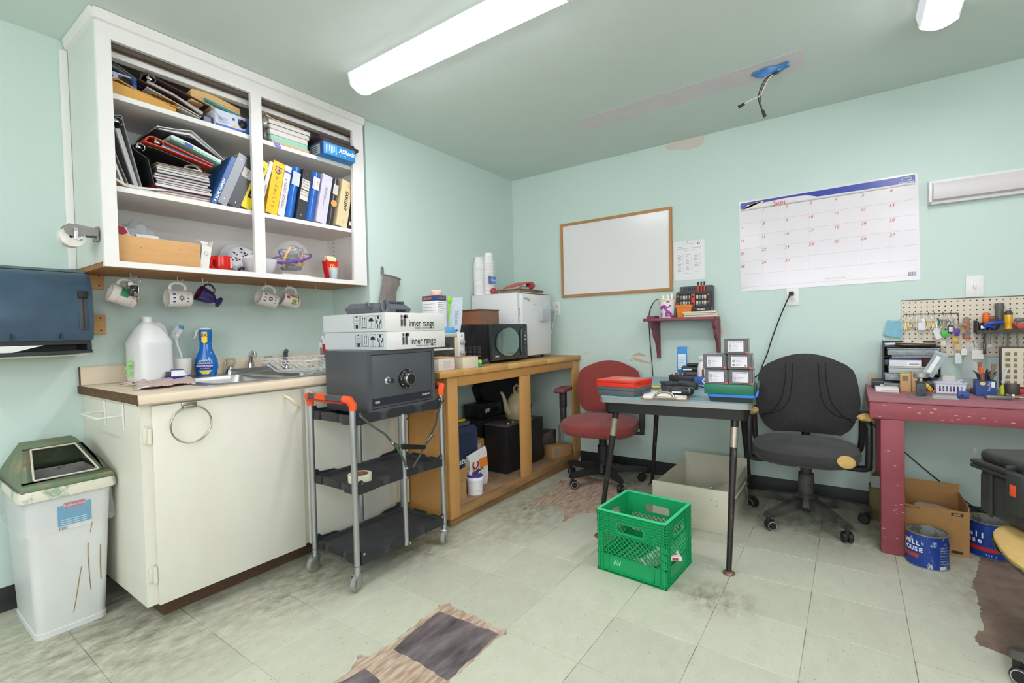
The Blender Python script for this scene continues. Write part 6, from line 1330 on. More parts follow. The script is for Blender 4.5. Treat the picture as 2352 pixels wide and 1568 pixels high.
for y, z in ((1.68,.475),(1.70,.53),(1.83,.52),(1.84,.48),(1.88,.50),(1.90,.53)): A('screw', B().lathe([(.006,0),(.005,.003),(0,.004)], 10, TR((-.29,y,z), ry=pi/2)), CHROME, t)
for k in range(5): A('connector', B().box(-.2895, 1.73+.014*k, .49+.008*(k % 2), -.283, 1.738+.014*k, .52), mat('#c9c2b0', .4), t)
for y in (1.79, 1.86): A('knob', B().cyl((-.29,y,.50),(-.268,y,.50),.018,n=14), BLACK, t)
t = thing('hexagonal_case', 'big black hexagonal drum case leaning behind the teapot', 'case', (-.45, 2.1, .4))
A('body', B().ext([(1.83,.655),(1.94,.76),(2.38,.745),(2.44,.66),(2.40,.50),(2.2,.453),(1.98,.453),(1.90,.52)], -.505, -.42, 'x'), mat('#141416', .5), t)
A('foot', B().box(-.505, 2.0, UF+.0003, -.445, 2.3, .4527), mat('#141416', .5), t)
t = thing('teapot', 'cream stoneware teapot with a long curved spout on the black cabinet', 'teapot', (-.11, 1.885, .4424), rad(-97))
TP = mat('#bfb191', .4, var=.2, vs=10)
obj('body', B().lathe([(0,0),(.075,0),(.085,.01),(.092,.05),(.085,.11),(.066,.15),(.05,.165),(.05,.17)], 28), TP, t); obj('lid', B().lathe([(.049,.1702),(.04,.185),(.015,.195),(.012,.20),(.014,.21),(0,.214)], 24), TP, t)
obj('spout', B().tube([(.082,0,.05),(.11,0,.08),(.125,0,.13),(.14,0,.18),(.165,0,.215)], [.026,.021,.015,.012,.010], 12), TP, t); obj('handle', B().tube([(-.02,0,.19),(-.03,0,.235),(-.0,0,.255),(.025,0,.235),(.02,0,.19)], .009, 8), TP, t)
t = thing('glass_jar', 'dark glass jar behind the middle post beside the teapot', 'jar', (-.13, 2.035, .4323)); obj('jar', B().lathe([(0,0),(.045,0),(.048,.008),(.048,.07),(.052,.08),(.052,.095),(.048,.10),(.046,.10),(.044,.02),(0,.01)], 24), mat('#3d403c', .08, alpha=.7), t); obj('rim', B().lathe([(.0525,.082),(.056,.084),(.056,.092),(.0525,.094)], 24), mat('#5c5f5a', .2, alpha=.8), t)
t = thing('tool_box', 'dusty dark grey plastic tool case lying right of the black cabinet', 'case', (-.12, 2.28, UF))
GC = mat('#4f4c4b', .7, var=.4, vs=14, h2='#78736e')
A('body', B().box(-.20, 2.105, UF+.0003, -.085, 2.445, .255, .006), GC, t)
for y in (2.15, 2.38): A('latch', B().box(-.0848, y, .215, -.076, y+.035, .262, .003), mat('#3c3a3a', .6), t)
A('handle', B().box(-.12, 2.22, .2555, -.10, 2.33, .272, .004), mat('#3c3a3a', .6), t); A('ribs', B().box(-.0848, 2.12, .13, -.081, 2.43, .138).box(-.0848, 2.12, .18, -.081, 2.43, .188), GC, t, kind='stuff')
t = thing('cardboard_box', 'small closed cardboard box with a grey label on the counter floor', 'box', (.060, 2.115, UF), rad(-20), group='cardboard boxes under the counter')
obj('body', B().box(-.105, 0, .0003, 0, .20, .082, .001), CARD, t); obj('lid', B().box(-.107, -.002, .0823, .002, .202, .086, .001), mat('#b48a5c', .85), t); obj('grey_label', B().box(.0003, .02, .012, .0009, .065, .075), mat('#857d78', .6), t); obj('open_flap', B().loft([[(-.10,-.001,.086),(-.03,-.001,.086),(-.05,-.03,.094),(-.11,-.03,.096)],[(-.10,-.001,.0875),(-.03,-.001,.0875),(-.05,-.03,.0955),(-.11,-.03,.0975)]]), mat('#a57a4a', .85), t, sm=0)
t = thing('cardboard_box', 'brown cardboard box standing behind the powder bag', 'box', (-.26, 1.52, UF), group='cardboard boxes under the counter'); A('body', B().box(-.33, 1.45, UF+.0003, -.205, 1.60, .335, .001), CARD, t); A('label', B().box(-.2049, 1.49, .25, -.2044, 1.56, .31), mat('#c9b79d', .7), t)
t = thing('picture_frame', 'small weathered white wooden frame leaning in the corner behind the red chair', 'frame', (-.03, 2.40, UF)); b = B(); plate(b, [(2.36,UF+.0005),(2.455,UF+.0005),(2.455,.31),(2.36,.31)], [[(2.375,UF+.02),(2.44,UF+.02),(2.44,.29),(2.375,.29)]], -.045, -.03, 'x'); A('frame', b, mat('#b9b5aa', .7, var=.4, vs=10), t, sm=0)
# ================================================================ on the back wall
def onwall(P, a, b_, name, m, parent=None, **k): return A(name, B().ext(P, YW-b_, YW-a, 'y'), m, parent, sm=0, **k)
t = thing('whiteboard', 'blank whiteboard in a thin oak frame on the back wall', 'whiteboard', (.44, YW, 1.37))
W0, W1, V0, V1 = -.020, .903, 1.374, 1.983
OAKF = mat('#b5824f', .5, var=.35, vs=6, st=(1,1,1)); fw = .020
for nm, P in (('b', [(W0,V0),(W1,V0),(W1-fw,V0+fw),(W0+fw,V0+fw)]),('t', [(W0,V1),(W0+fw,V1-fw),(W1-fw,V1-fw),(W1,V1)]),('l', [(W0,V0),(W0+fw,V0+fw),(W0+fw,V1-fw),(W0,V1)]),('r', [(W1,V0),(W1,V1),(W1-fw,V1-fw),(W1-fw,V0+fw)])): onwall(P, .0005, .019, 'frame_rail', OAKF, t)
onwall([(W0+fw,V0+fw),(W1-fw,V0+fw),(W1-fw,V1-fw),(W0+fw,V1-fw)], .0006, .010, 'panel', mat('#dcdbdb', .18), t)
def lines(t, specs, y, col, name='text_line'):
    for x0, x1, z, h in specs: A(name, B().box(x0, y-.0003, z, x1, y, z+h), mat(col, .7), t, sm=0)
t = thing('notice_sheet', 'white printed list sheet pinned beside the whiteboard', 'paper', (1.02, YW, 1.44))
A('sheet', B().loft([[(.912,YW-.001,1.443),(1.126,YW-.001,1.442),(1.126,YW-.0012,1.718),(.912,YW-.0012,1.725)],[(.912,YW-.0018,1.443),(1.126,YW-.0018,1.442),(1.126,YW-.002,1.718),(.912,YW-.002,1.725)]]), mat('#dfdfe1', .7), t, sm=0)
A('pin', B().cyl((1.012,YW-.002,1.712),(1.012,YW-.008,1.712),.0045,n=10), mat('#c2304a', .4), t)
A('emblem', B().lathe([(.009,0),(.009,.0004),(.005,.0004),(.005,0)], 12, TR((1.085,YW-.0021,1.698), rx=pi/2), (False,False)), INK, t)
TA('SAFETY COMMITTEE', .0075, mat('#666', .7), t, (1.015, YW-.0021, 1.70), (1,0,0), (0,0,1)); TA('Employees trained list', .0085, mat('#444', .7), t, (1.02, YW-.0021, 1.655), (1,0,0), (0,0,1))
R = random.Random(8); sp = []
for cx, n in ((.938, 13), (.995, 11), (1.055, 9)):
    for k in range(n): sp.append((cx, cx+R.uniform(.018,.032), 1.622-.0105*k, .0022)); sp.append((cx+.038, cx+.042, 1.622-.0105*k, .0022))
lines(t, sp+[(.937,1.10,1.668,.0018),(.94,.975,1.68,.002),(.99,1.03,1.49,.002),(1.055,1.09,1.50,.002)], YW-.0021, '#75757a')
# ---- wall planner
t = thing('wall_planner', 'laminated month planner with a blue top strip and red handwritten dates', 'calendar', (1.82, YW, 1.34))
cq = [(1.354,1.336),(2.287,1.345),(2.278,1.949),(1.352,1.937)]
onwall(cq, .0008, .0028, 'sheet', mat('#dbd6da', .15, bump=.15, bs=3), t)
def bil(u, v): # u across, v up, over the sheet
    a = Vector(cq[0]).lerp(Vector(cq[1]), u); b_ = Vector(cq[3]).lerp(Vector(cq[2]), u); p = a.lerp(b_, v); return (p.x, p.y)
y_ = YW-.0029
onw = lambda P, nm, c_, e=0.: A(nm, B().ext(P, y_-.0004-e, y_-e, 'y'), mat(c_, .25), t, sm=0)
onw([bil(.008,.985),bil(.008,.915),bil(.05,.93),bil(.15,.955),bil(.30,.965),bil(.42,.960),bil(.48,.925),bil(.985,.915),bil(.985,.985)], 'blue_strip', '#34469c')
onw([bil(.008,.895),bil(.985,.890),bil(.985,.913),bil(.008,.913)], 'grey_strip', '#c6c3c2')
for a, b_ in ((.01,.06),(.05,.10),(.02,.085)): onw([bil(a,.90+a),bil(a+.012,.905),bil(b_+.06,.965),bil(b_+.055,.975)], 'cream_scuff', '#e6d9bd', .0004)
LG = '#b9b5ba'
for k in range(7): onw([bil(.005,.045+.142*k),bil(.99,.045+.142*k),bil(.99,.0475+.142*k),bil(.005,.0475+.142*k)], 'ruled_line', LG) if k < 7 and .045+.142*k < .9 else None
for k in range(1, 7): onw([bil(k/7+.0,.12),bil(k/7+.0014,.12),bil(k/7+.0014,.895),bil(k/7,.895)], 'ruled_line', '#cfcbd0')
def tq(s, size, u, v, col, **k): p = bil(u, v); TA(s, size, mat(col, .5), t, (p[0], y_-.0008, p[1]), (1,0,.012), (0,0,1), **k)
tq('Sept', .042, .255, .925, '#cf3f30', shear=.15)
for r_, row in enumerate((('','1','2','3','4','5','6'),('7','8','9','10','11','12','13'),('14','15','16','17','18','19','20'),('21','22','23','24','25','26','27'),('28','29','30','','','',''))):
    for q, s in enumerate(row):
        if s: tq(s, .026, q/7+(.012 if q else .016), .868-.142*r_-(.02 if q == 0 else .0), '#c4453c', shear=.2)
for q, s in enumerate(('Sunday','Monday','Tuesday','Wednesday','Thursday','Friday','Saturday')): tq(s, .009, q/7+.07, .903, '#8d8a8c')
tq('Quartet', .020, .945, .927, '#e9ebf4'); p = bil(.945,.957)
A('q_logo', B().tube([(p[0]+.022*cos(a), y_-.001, p[1]+.009*sin(a)) for a in [2*pi*i/20 for i in range(20)]], .0016, 4, True).tube([(p[0]+.004,y_-.001,p[1]-.004),(p[0]+.026,y_-.001,p[1]-.012)], .0016, 4), PAPER, t)
for k in range(8): p = bil(.945+.0048*k, .06); A('barcode_bar', B().box(p[0], y_-.0005, p[1]-.012, p[0]+.0022, y_, p[1]+.012), mat('#4a4a78', .5), t, sm=0)
tq('Notes', .008, .02, .035, '#8d8a8c'); tq('1-800-555-0199  planner refills', .008, .57, .075, '#8d8a8c')
# ---- wall lamp, switch, outlets
t = thing('strip_lamp', 'unlit white strip lamp on the back wall right of the planner', 'lamp', (2.5, YW, 1.82))
A('body', B().box(2.33, YW-.035, 1.752, 2.95, YW-.0006, 1.882, .004), mat('#d9d7d8', .4), t); A('diffuser', B().ext([(YW-.0352,1.768),(YW-.062,1.775),(YW-.07,1.80),(YW-.07,1.84),(YW-.060,1.862),(YW-.0352,1.868)], 2.336, 2.95, 'x'), mat('#cfc9ca', .3), t)
A('end_cap', B().ext([(YW-.001,1.752),(YW-.066,1.762),(YW-.075,1.795),(YW-.075,1.845),(YW-.064,1.872),(YW-.001,1.882)], 2.318, 2.3295, 'x'), mat('#dcdadb', .4), t)
PLW = mat('#dfdedd', .35)
def plate_(x0, x1, z0, z1, nm): A(nm, B().box(x0, YW-.007, z0, x1, YW-.0006, z1, .003), PLW, t)
t = thing('light_switch', 'white light switch plate above the pegboard', 'switch', (2.51, YW, 1.29)); plate_(2.474, 2.546, 1.234, 1.350, 'cover_plate'); A('toggle', B().box(2.505, YW-.018, 1.283, 2.515, YW-.0072, 1.302, .002), PLW, t)
for z in (1.262, 1.322): A('screw', B().cyl((2.51,YW-.0072,z),(2.51,YW-.0082,z),.003,n=8), STEEL, t)
def outlet(label, x, z):
    t = thing('outlet', label, 'outlet', (x, YW, z)); A('cover_plate', B().box(x-.035, YW-.007, z-.057, x+.035, YW-.0006, z+.057, .003), PLW, t)
    for dz in (-.02, .02):
        s = A('socket', B().lathe([(.017,0),(.0165,.0015),(0,.0015)], 18, TR((x,YW-.0071,z+dz), rx=pi/2)), mat('#d2d0ce', .4), t)
        for dx, w in ((-.006,.0012),(.006,.0012)): A('slot', B().box(x+dx-w, YW-.0092, z+dz-.001, x+dx+w, YW-.0087, z+dz+.007), INK, s)
        A('slot', B().cyl((x,YW-.0087,z+dz-.007),(x,YW-.0092,z+dz-.007),.0022,n=8), INK, s)
    return t
outlet('white outlet under the wall planner with a black plug in it', 1.66, 1.285); outlet('white outlet behind the fridge with a white plug in it', -.076, 1.284)
KC = mat('#1c1c1e', .45)
t = thing('power_cord', 'black cord running from the planner outlet down to the work table', 'cord', (1.65, YW-.02, 1.30))
A('plug', B().box(1.642, YW-.032, 1.292, 1.668, YW-.0095, 1.318, .005), KC, t)
def smooth(P, n=6):
    P = [Vector(p) for p in P]; o = []
    for i in range(len(P)-1):
        p0, p1, p2, p3 = P[max(i-1,0)], P[i], P[i+1], P[min(i+2,len(P)-1)]
        for k in range(n):
            s_ = k/n; o.append(.5*((2*p1)+(p2-p0)*s_+(2*p0-5*p1+4*p2-p3)*s_*s_+(3*p1-p0-3*p2+p3)*s_**3))
    return o+[P[-1]]
A('cable', B().tube(smooth([(1.648,YW-.028,1.30),(1.60,YW-.03,1.18),(1.545,YW-.03,1.02),(1.52,YW-.06,.92),(1.50,YW-.12,.85),(1.49,YW-.20,.80),(1.46,YW-.30,.775),(1.42,YW-.38,.768),(1.36,YW-.48,.768)]), .004, 6), KC, t)
t = thing('power_cord', 'white fridge cord hanging from the outlet behind the fridge', 'cord', (-.076, YW-.02, 1.27)); A('plug', B().box(-.086, YW-.03, 1.258, -.066, YW-.0095, 1.278, .004), PLW, t); A('cable', B().tube(smooth([(-.076,YW-.028,1.262),(-.085,YW-.03,1.2),(-.105,YW-.035,1.12),(-.13,YW-.04,1.02),(-.14,YW-.05,.90)]), .004, 6), PLW, t)
t = thing('power_cord', 'thin black cord hanging on the wall from the shelf cup to the table', 'cord', (.74, YW-.01, 1.0)); A('cable', B().tube(smooth([(.83,2.40,1.302),(.79,2.43,1.31),(.745,YW-.012,1.27),(.722,YW-.008,1.20),(.724,YW-.008,1.05),(.738,YW-.008,.85),(.748,YW-.012,.72),(.76,YW-.02,.60)]), .003, 6), KC, t); A('usb_plug', B().box(.815, 2.385, 1.296, .845, 2.40, 1.306, .002), WHITE, t)
t = thing('cable', 'thin black cable drooping along the back wall under the workbench', 'cord', (2.3, YW-.01, .2)); A('cable', B().tube(smooth([(2.03,YW-.008,.55),(2.10,YW-.008,.47),(2.22,YW-.008,.352),(2.353,YW-.008,.225),(2.50,YW-.01,.10),(2.62,YW-.02,.02)]), .003, 6), KC, t)
# ---- ceiling rag and wires
t = thing('blue_rag', 'blue shop rag stuffed in the hole in the ceiling scar', 'rag', (1.62, 1.78, ZC))
A('rag', B().grid(lambda u, v: (1.545+.16*u+.01*sin(v*9), 1.745+.065*v+.008*sin(u*11), ZC-.004-.022*sin(pi*u)*sin(pi*v)*(1+.5*sin(u*13+v*7))), 14, 10, .003), mat('#4f8fcb', .7, var=.3, vs=18, h2='#2f67ad'), t, sm=60)
t = thing('ceiling_wires', 'black and white wires with two black caps dangling from the ceiling rag', 'wires', (1.60, 1.78, ZC))
A('black_wire', B().tube(smooth([(1.69,1.775,ZC-.006),(1.65,1.77,ZC-.03),(1.605,1.775,ZC-.045),(1.575,1.78,ZC-.10),(1.572,1.785,ZC-.15),(1.588,1.79,ZC-.20)]), .0032, 6), KC, t)
A('black_wire', B().tube(smooth([(1.69,1.78,ZC-.008),(1.65,1.775,ZC-.034),(1.612,1.778,ZC-.05),(1.580,1.785,ZC-.11),(1.585,1.79,ZC-.20)]), .0026, 6), mat('#4a4d4b', .5), t)
A('white_wire', B().tube(smooth([(1.69,1.77,ZC-.008),(1.62,1.772,ZC-.05),(1.58,1.775,ZC-.12),(1.54,1.77,ZC-.135),(1.50,1.765,ZC-.15)]), .0028, 6), mat('#cfc4ac', .5), t)
for p, d in (((1.588,1.79,ZC-.198),(1.598,1.795,ZC-.232)),((1.505,1.766,ZC-.148),(1.475,1.762,ZC-.160))): A('wire_cap', B().cyl(p, d, .007, .009, n=10), mat('#2a2420', .5), t)
# ================================================================ wall shelf
MAR = mat('#7c3d48', .55, var=.35, vs=9, st=(1,1,.3), h2='#8d5f66')
t = thing('wall_shelf', 'small maroon painted wall shelf on two scrolled brackets', 'shelf', (.97, YW, 1.15))
A('board', B().box(.742, 2.272, 1.151, 1.225, YW-.0006, 1.171, .003), MAR, t); A('end_block', B().box(.765, 2.285, 1.1712, .82, 2.40, 1.19, .003), MAR, t)
for x in (.785, 1.205):
    pr = [(YW-.0006,1.1505),(2.295,1.1505),(2.298,1.125),(2.32,1.10),(2.34,1.085),(2.345,1.06),(2.36,1.035),(2.395,1.01),(2.41,.985),(2.418,.955),(2.43,.935),(2.44,.90),(2.44,.88),(YW-.0006,.878)]
    A('bracket', B().ext(pr, x, x+.02, 'x'), MAR, t)
SZ = 1.1713
t = thing('cup', 'paint splashed purple and white pen cup on the wall shelf', 'cup', (.90, 2.335, SZ), group='')
SPL = mat('#e2dfe8', .35, var=.95, vs=26, h2='#a02a8c', thr=(.52,.56), det=3)
obj('cup', B().lathe([(0,0),(.042,0),(.045,.004),(.058,.125),(.0555,.125),(.042,.006),(0,.006)], 24), SPL, t); obj('yellow_rim', B().lathe([(.0585,.118),(.060,.122),(.0585,.130),(.056,.130)], 24), mat('#d8d39a', .5), t)
for k, (dx, dy, h, c_) in enumerate(((-.03,0,.16,'#e3e3e3'),(-.015,.02,.155,'#d8e0a0'),(.01,-.01,.165,'#e8e4e6'),(.03,.01,.17,'#dfdede'),(.0,.025,.15,'#e4e4d0'))): obj('marker', B().cyl((dx*.6,dy*.6,.01),(dx,dy,h),.009,n=10), mat(c_, .4), t)
t = thing('bit_case', 'open black screwdriver bit case with red clips on the wall shelf', 'case', (1.07, 2.40, SZ))
C1 = mat('#37383b', .5)
M = TR((0,0,0))
A('base', B().ext(rr(.948,1.232,1.178,1.352,.012), 2.385, 2.415, 'y'), C1, t); A('lid', B().ext(rr(.965,1.215,1.192,1.392,.012), 2.4155, 2.44, 'y'), mat('#494b4e', .5), t); A('stand', B().box(.95, 2.37, SZ+.0003, 1.18, 2.45, 1.214, .004), C1, t)
A('panel', B().box(.968, 2.3845, 1.245, 1.165, 2.3849, 1.338), BLACK, t)
BIT = mat('#b7b3aa', .35, .8)
for bx in (.975, 1.083):
    for bz in (1.257, 1.297):
        for k in range(7): A('bit', B().box(bx+.0105*k, 2.381, bz, bx+.0105*k+.006, 2.3844, bz+.028, .001), BIT, t)
A('red_strip', B().box(1.053, 2.379, 1.25, 1.077, 2.3844, 1.335, .002), mat('#c93a30', .45), t)
for z in (1.268, 1.316): A('hole', B().cyl((1.065,2.3788,z),(1.065,2.3783,z),.006,n=10), BLACK, t)
for x, z in ((.962,1.322),(.962,1.268),(1.166,1.325),(1.166,1.275)): A('red_button', B().cyl((x,2.3848,z),(x,2.380,z),.0075,n=12), mat('#c94a46', .45), t)
for k in range(6): A('lid_slot', B().box(.995+.014*k, 2.4145, 1.360, 1.001+.014*k, 2.4153, 1.383), BLACK, t)
for k, x in enumerate((1.097, 1.117, 1.137)):
    t = thing('screwdriver', ('left','middle','right')[k]+' of the three red screwdrivers standing on the bit case lid', 'screwdriver', (x, 2.40, 1.35), group='red precision screwdrivers')
    obj('handle', B().lathe([(.005,0),(.007,.006),(.0065,.045),(.005,.056),(0,.056)], 10, TR((0,0,-.012))), mat('#c73a2e', .4), t); obj('cap', B().lathe([(.0055,.0442),(.0058,.068),(0,.069)], 10), BLACK, t)
t = thing('bin_box', 'orange plastic parts bin on the wall shelf', 'bin', (1.03, 2.36, SZ)); OB = mat('#d97a20', .45)
b = B(); b.loft([[(.975,2.32,SZ+.0003),(1.06,2.32,SZ+.0003),(1.06,2.368,SZ+.0003),(.975,2.368,SZ+.0003)],[(.968,2.315,1.255),(1.075,2.315,1.255),(1.075,2.369,1.255),(.968,2.369,1.255)]]); A('body', b, OB, t, sm=0); A('rim', B().box(.965, 2.312, 1.2405, 1.078, 2.3148, 1.258), OB, t)
t = thing('paper_pad', 'cream paper pads at the right end of the wall shelf', 'paper', (1.14, 2.33, SZ), 0)
for k, (r_, x0, x1, z) in enumerate(((4,-.11,.10,.0005),(9,-.115,.10,.014),(1,-.12,.095,.027))): obj('pad', B().box(x0, -.05, z, x1, .035, z+.012, .0008), mat('#d6c9b4', .7, var=.2, vs=200, st=(.02,.02,1)), t, rot=(0,0,rad(r_)))
t = thing('battery_pack', 'black slide battery pack lying on the paper pads of the shelf', 'battery', (1.135, 2.32, SZ+.0395), rad(6), group='black battery packs')
def battery(t, txts=True):
    obj('body', B().box(-.058, -.03, 0, .058, .03, .026, .005), mat('#1d1e21', .4), t); obj('rail_block', B().box(-.03, -.025, .0262, .04, .025, .042, .006), mat('#2c2d31', .4), t)
    txt('20V MAX', .012, PAPER, t, (0, -.0301, .012), (1,0,0), (0,0,1), bold=.0004); obj('release_button', B().box(.0585, -.018, .006, .072, .018, .024, .004), mat('#4b5a6b', .4), t)
battery(t)
# ================================================================ swivel chairs
def swivel_base(t, r, hub_z, col, a0, dusty):
    M0 = mat(col, .55, var=.6 if dusty else .25, vs=10, h2='#6d675f' if dusty else '#3a3a3c')
    obj('gas_lift', B().cyl((0,0,hub_z-.02),(0,0,.40),.028,n=18).cyl((0,0,hub_z-.02),(0,0,hub_z+.16),.042,.038,n=20), M0, t)
    obj('hub', B().lathe([(.045,hub_z-.045),(.07,hub_z-.02),(.062,hub_z+.02),(.045,hub_z+.045)], 20), M0, t)
    for k in range(5):
        a = rad(a0)+2*pi*k/5; c_, s_ = cos(a), sin(a); P = lambda u, z: (u*c_, u*s_, z)
        L = lambda u, w, z0, z1: [(u*c_-w*s_*q, u*s_+w*c_*q, z) for q, z in ((-1,z0),(1,z0),(.8,z1),(-.8,z1))]
        sp = obj('spoke', B().loft([L(.05,.030,hub_z-.03,hub_z+.028), L(r*.55,.024,hub_z-.028,hub_z+.012), L(r*.93,.019,.072,.105), L(r+.02,.014,.075,.098)]), M0, t)
        g = a+1.1; M = TR((r*c_, r*s_, 0), rz=g)
        obj('caster_wheel', B().lathe([(.010,-.024),(.022,-.024),(.027,-.019),(.027,-.005),(.020,-.003),(.020,.003),(.027,.005),(.027,.019),(.022,.024),(.010,.024)], 18, M @ TR((0,.012,.0275), rx=pi/2, rz=pi/2)), mat('#1b1b1d', .45), sp)
        obj('caster_hood', B().cyl((r*c_,r*s_,.045),(r*c_,r*s_,.085),.012,n=10).box(-.004,-.012,.03,.004,.03,.058,.003,M=M), mat('#232325', .45), sp)
        obj('caster_ring', B().lathe([(.020,.0242),(.0215,.0252),(.0230,.0242)], 18, M @ TR((0,.012,.0275), rx=pi/2, rz=pi/2), (False,False)), mat('#a9a9aa', .4), sp)
def cushion(w, d, h, wf, seg=10, bulge=.02, front=0.):
    """rounded cushion centred on the origin, x half widths w (back) and wf (front), y -d..d"""
    rings = []
    for k, (z, s_) in enumerate(((-h*.5,.86),(-h*.42,.94),(-h*.15,1.0),(h*.15,1.0),(h*.38,.97),(h*.5,.88),(h*.5+bulge*.6,.6),(h*.5+bulge,.25))):
        r = []
        for i in range(36):
            a = 2*pi*i/36; ca, sa = cos(a), sin(a); e = .62
            x = abs(ca)**e*(1 if ca > 0 else -1); y = abs(sa)**e*(1 if sa > 0 else -1)
            ww = w+(wf-w)*(1-y)/2
            r.append((x*ww*s_, y*d*s_, z-(front*max(0,-y)**2 if True else 0)))
        rings.append(r)
    return B().loft(rings)
REDF = mat('#8d3c38', .95, var=.35, vs=300, h2='#5e2524', bump=.5, bs=900, sheen=.2)
t = thing('swivel_chair', 'red fabric swivel chair beside the wooden counter', 'chair', (.49, 2.11, 0), rad(12), group='swivel chairs')
swivel_base(t, .285, .10, '#1d1d1f', 180-12-6, False)
obj('seat', cushion(.245, .235, .085, .285, bulge=.012, front=.02), REDF, t, loc=(.0,-.05,.425)); obj('seat_pan', B().box(-.18,-.20,.355,.18,.16,.378,.012), BLACK, t)
def backrest(w0, w1, w2, z0, z1, th, y, lean, crown=.03):
    b = B(); n = 14
    out = []
    for i in range(n+1):
        v = i/n; z = z0+(z1-z0)*v
        if v < .45: w = w0+(w1-w0)*math.sin(v/.45*pi/2)
        else: w = w1+(w2-w1)*((v-.45)/.55)**1.5
        if v > .8: w *= math.sqrt(max(0, 1-((v-.8)/.2)**2*.62))
        if v < .08: w *= .86+.14*v/.08
        out.append((w, z, v))
    f, k = [], []
    m = 12
    for w, z, v in out:
        e = 1-abs(2*v-1)**6
        f.append([((2*j/m-1)*w, y+lean*v-th*.5*e*(1-abs(2*j/m-1)**5)-.035*(1-(2*j/m-1)**2)*-1, z+crown*(1-(2*j/m-1)**2)*(v > .9)) for j in range(m+1)])
        k.append([((2*j/m-1)*w, y+lean*v+th*.5*e*(1-abs(2*j/m-1)**5)+.035*(1-(2*j/m-1)**2), z+crown*(1-(2*j/m-1)**2)*(v > .9)) for j in range(m+1)])
    rings = [a+b_[::-1] for a, b_ in zip(f, k)]
    return B().loft(rings)
obj('backrest', backrest(.185,.245,.22,.47,.83,.07,.175,.07), REDF, t); obj('back_support', B().tube([(0,.10,.36),(0,.24,.37),(0,.275,.45),(0,.285,.60)], .022, 8, flat=.5), BLACK, t)
for s_ in (-1, 1):
    a_ = obj('arm_post', B().box(s_*.285-.018,-.055,.40,s_*.285+.018,-.005,.53,.006).box(s_*.285-.022,-.06,.525,s_*.285+.022,0,.645,.008).box(min(s_*.12,s_*.30),-.05,.362,max(s_*.12,s_*.30),-.01,.378,.004).box(s_*.285-.014,-.05,.365,s_*.285+.014,-.012,.41,.004), mat('#241f22', .5), t)
    obj('arm_pad', B().box(s_*.285-.042,-.14,.6455,s_*.285+.042,.09,.678,.014,seg=3), mat('#6f3a3c', .6, var=.2, vs=60), t)
t = thing('swivel_chair', 'worn black swivel chair with torn arm rests by the workbench', 'chair', (1.755, 2.055, 0), rad(4), group='swivel chairs')
swivel_base(t, .30, .11, '#262627', 72+162, True)
KF = mat('#29292b', .95, var=.35, vs=260, h2='#57544f', bump=.5, bs=800, sheen=.15)
FOAMT = mat('#c3a263', .9, var=.3, vs=40, h2='#8f6f38', bump=.6, bs=120)
obj('seat', cushion(.235, .235, .075, .268, bulge=.014, front=.03), KF, t, loc=(-.01,-.065,.425), rot=(rad(-2),0,0)); obj('seat_pan', B().box(-.17,-.2,.355,.17,.14,.378,.012), BLACK, t)
obj('foam_patch', B().lathe([(0,.0),(.030,.0),(.036,-.004),(.034,-.008)], 16, TR((.172,-.285,.422), rx=rad(62), rz=rad(18), s=(1.15,.9,1))), FOAMT, t, label='yellow foam showing through the torn seat edge')
b = B(); R = random.Random(12)
for k in range(26):
    a = R.uniform(-2.9,-.3); x, y = .265*cos(a)*.93-.01, -.065+.232*sin(a)*.96; s_ = R.uniform(.003,.007); b.box(x-s_, y-s_*.5, .372+R.uniform(0,.006), x+s_, y+s_*.5, .380+R.uniform(0,.012))
obj('frayed_edge', b, mat('#a9a08c', .9), t, sm=0, kind='stuff')
obj('backrest', backrest(.20,.268,.225,.462,.90,.075,.16,.06), KF, t)
b = B()
for s_ in (-1, 1):
    for q in (0, .035): b.tube(smooth([(s_*(.065+q), .128+.01, .88),(s_*(.068+q), .119, .78),(s_*(.085+q*1.2), .116, .66),(s_*(.14+q), .118, .59),(s_*(.235), .133, .565-q*.6)], 5), .0035, 5)
obj('seam', b, mat('#1d1d1f', .9), t, kind='stuff')
obj('back_support', B().tube([(0,.10,.36),(0,.24,.37),(0,.275,.45),(0,.29,.62)], .022, 8, flat=.5), BLACK, t)
for s_ in (-1, 1):
    x = s_*.256
    a_ = obj('arm_tube', B().tube(smooth([(s_*.15,-.16,.368),(x,-.19,.375),(x+s_*.012,-.205,.42),(x+s_*.014,-.20,.57),(x+s_*.014,-.17,.60),(x+s_*.014,.03,.605),(x+s_*.01,.07,.575),(x,.075,.42),(s_*.20,.075,.37)], 5), .0165, 10), mat('#1b1b1d', .35), t)
    obj('torn_pad', lump((x+s_*.010,-.13,.624), .05, (.75,1.3,.38), 4+s_, .45), FOAMT, t, label='torn yellow foam left of the arm rest'); obj('pad_base', B().box(x+s_*.014-.024,-.05,.616,x+s_*.014+.024,.06,.630,.005), BLACK, t)
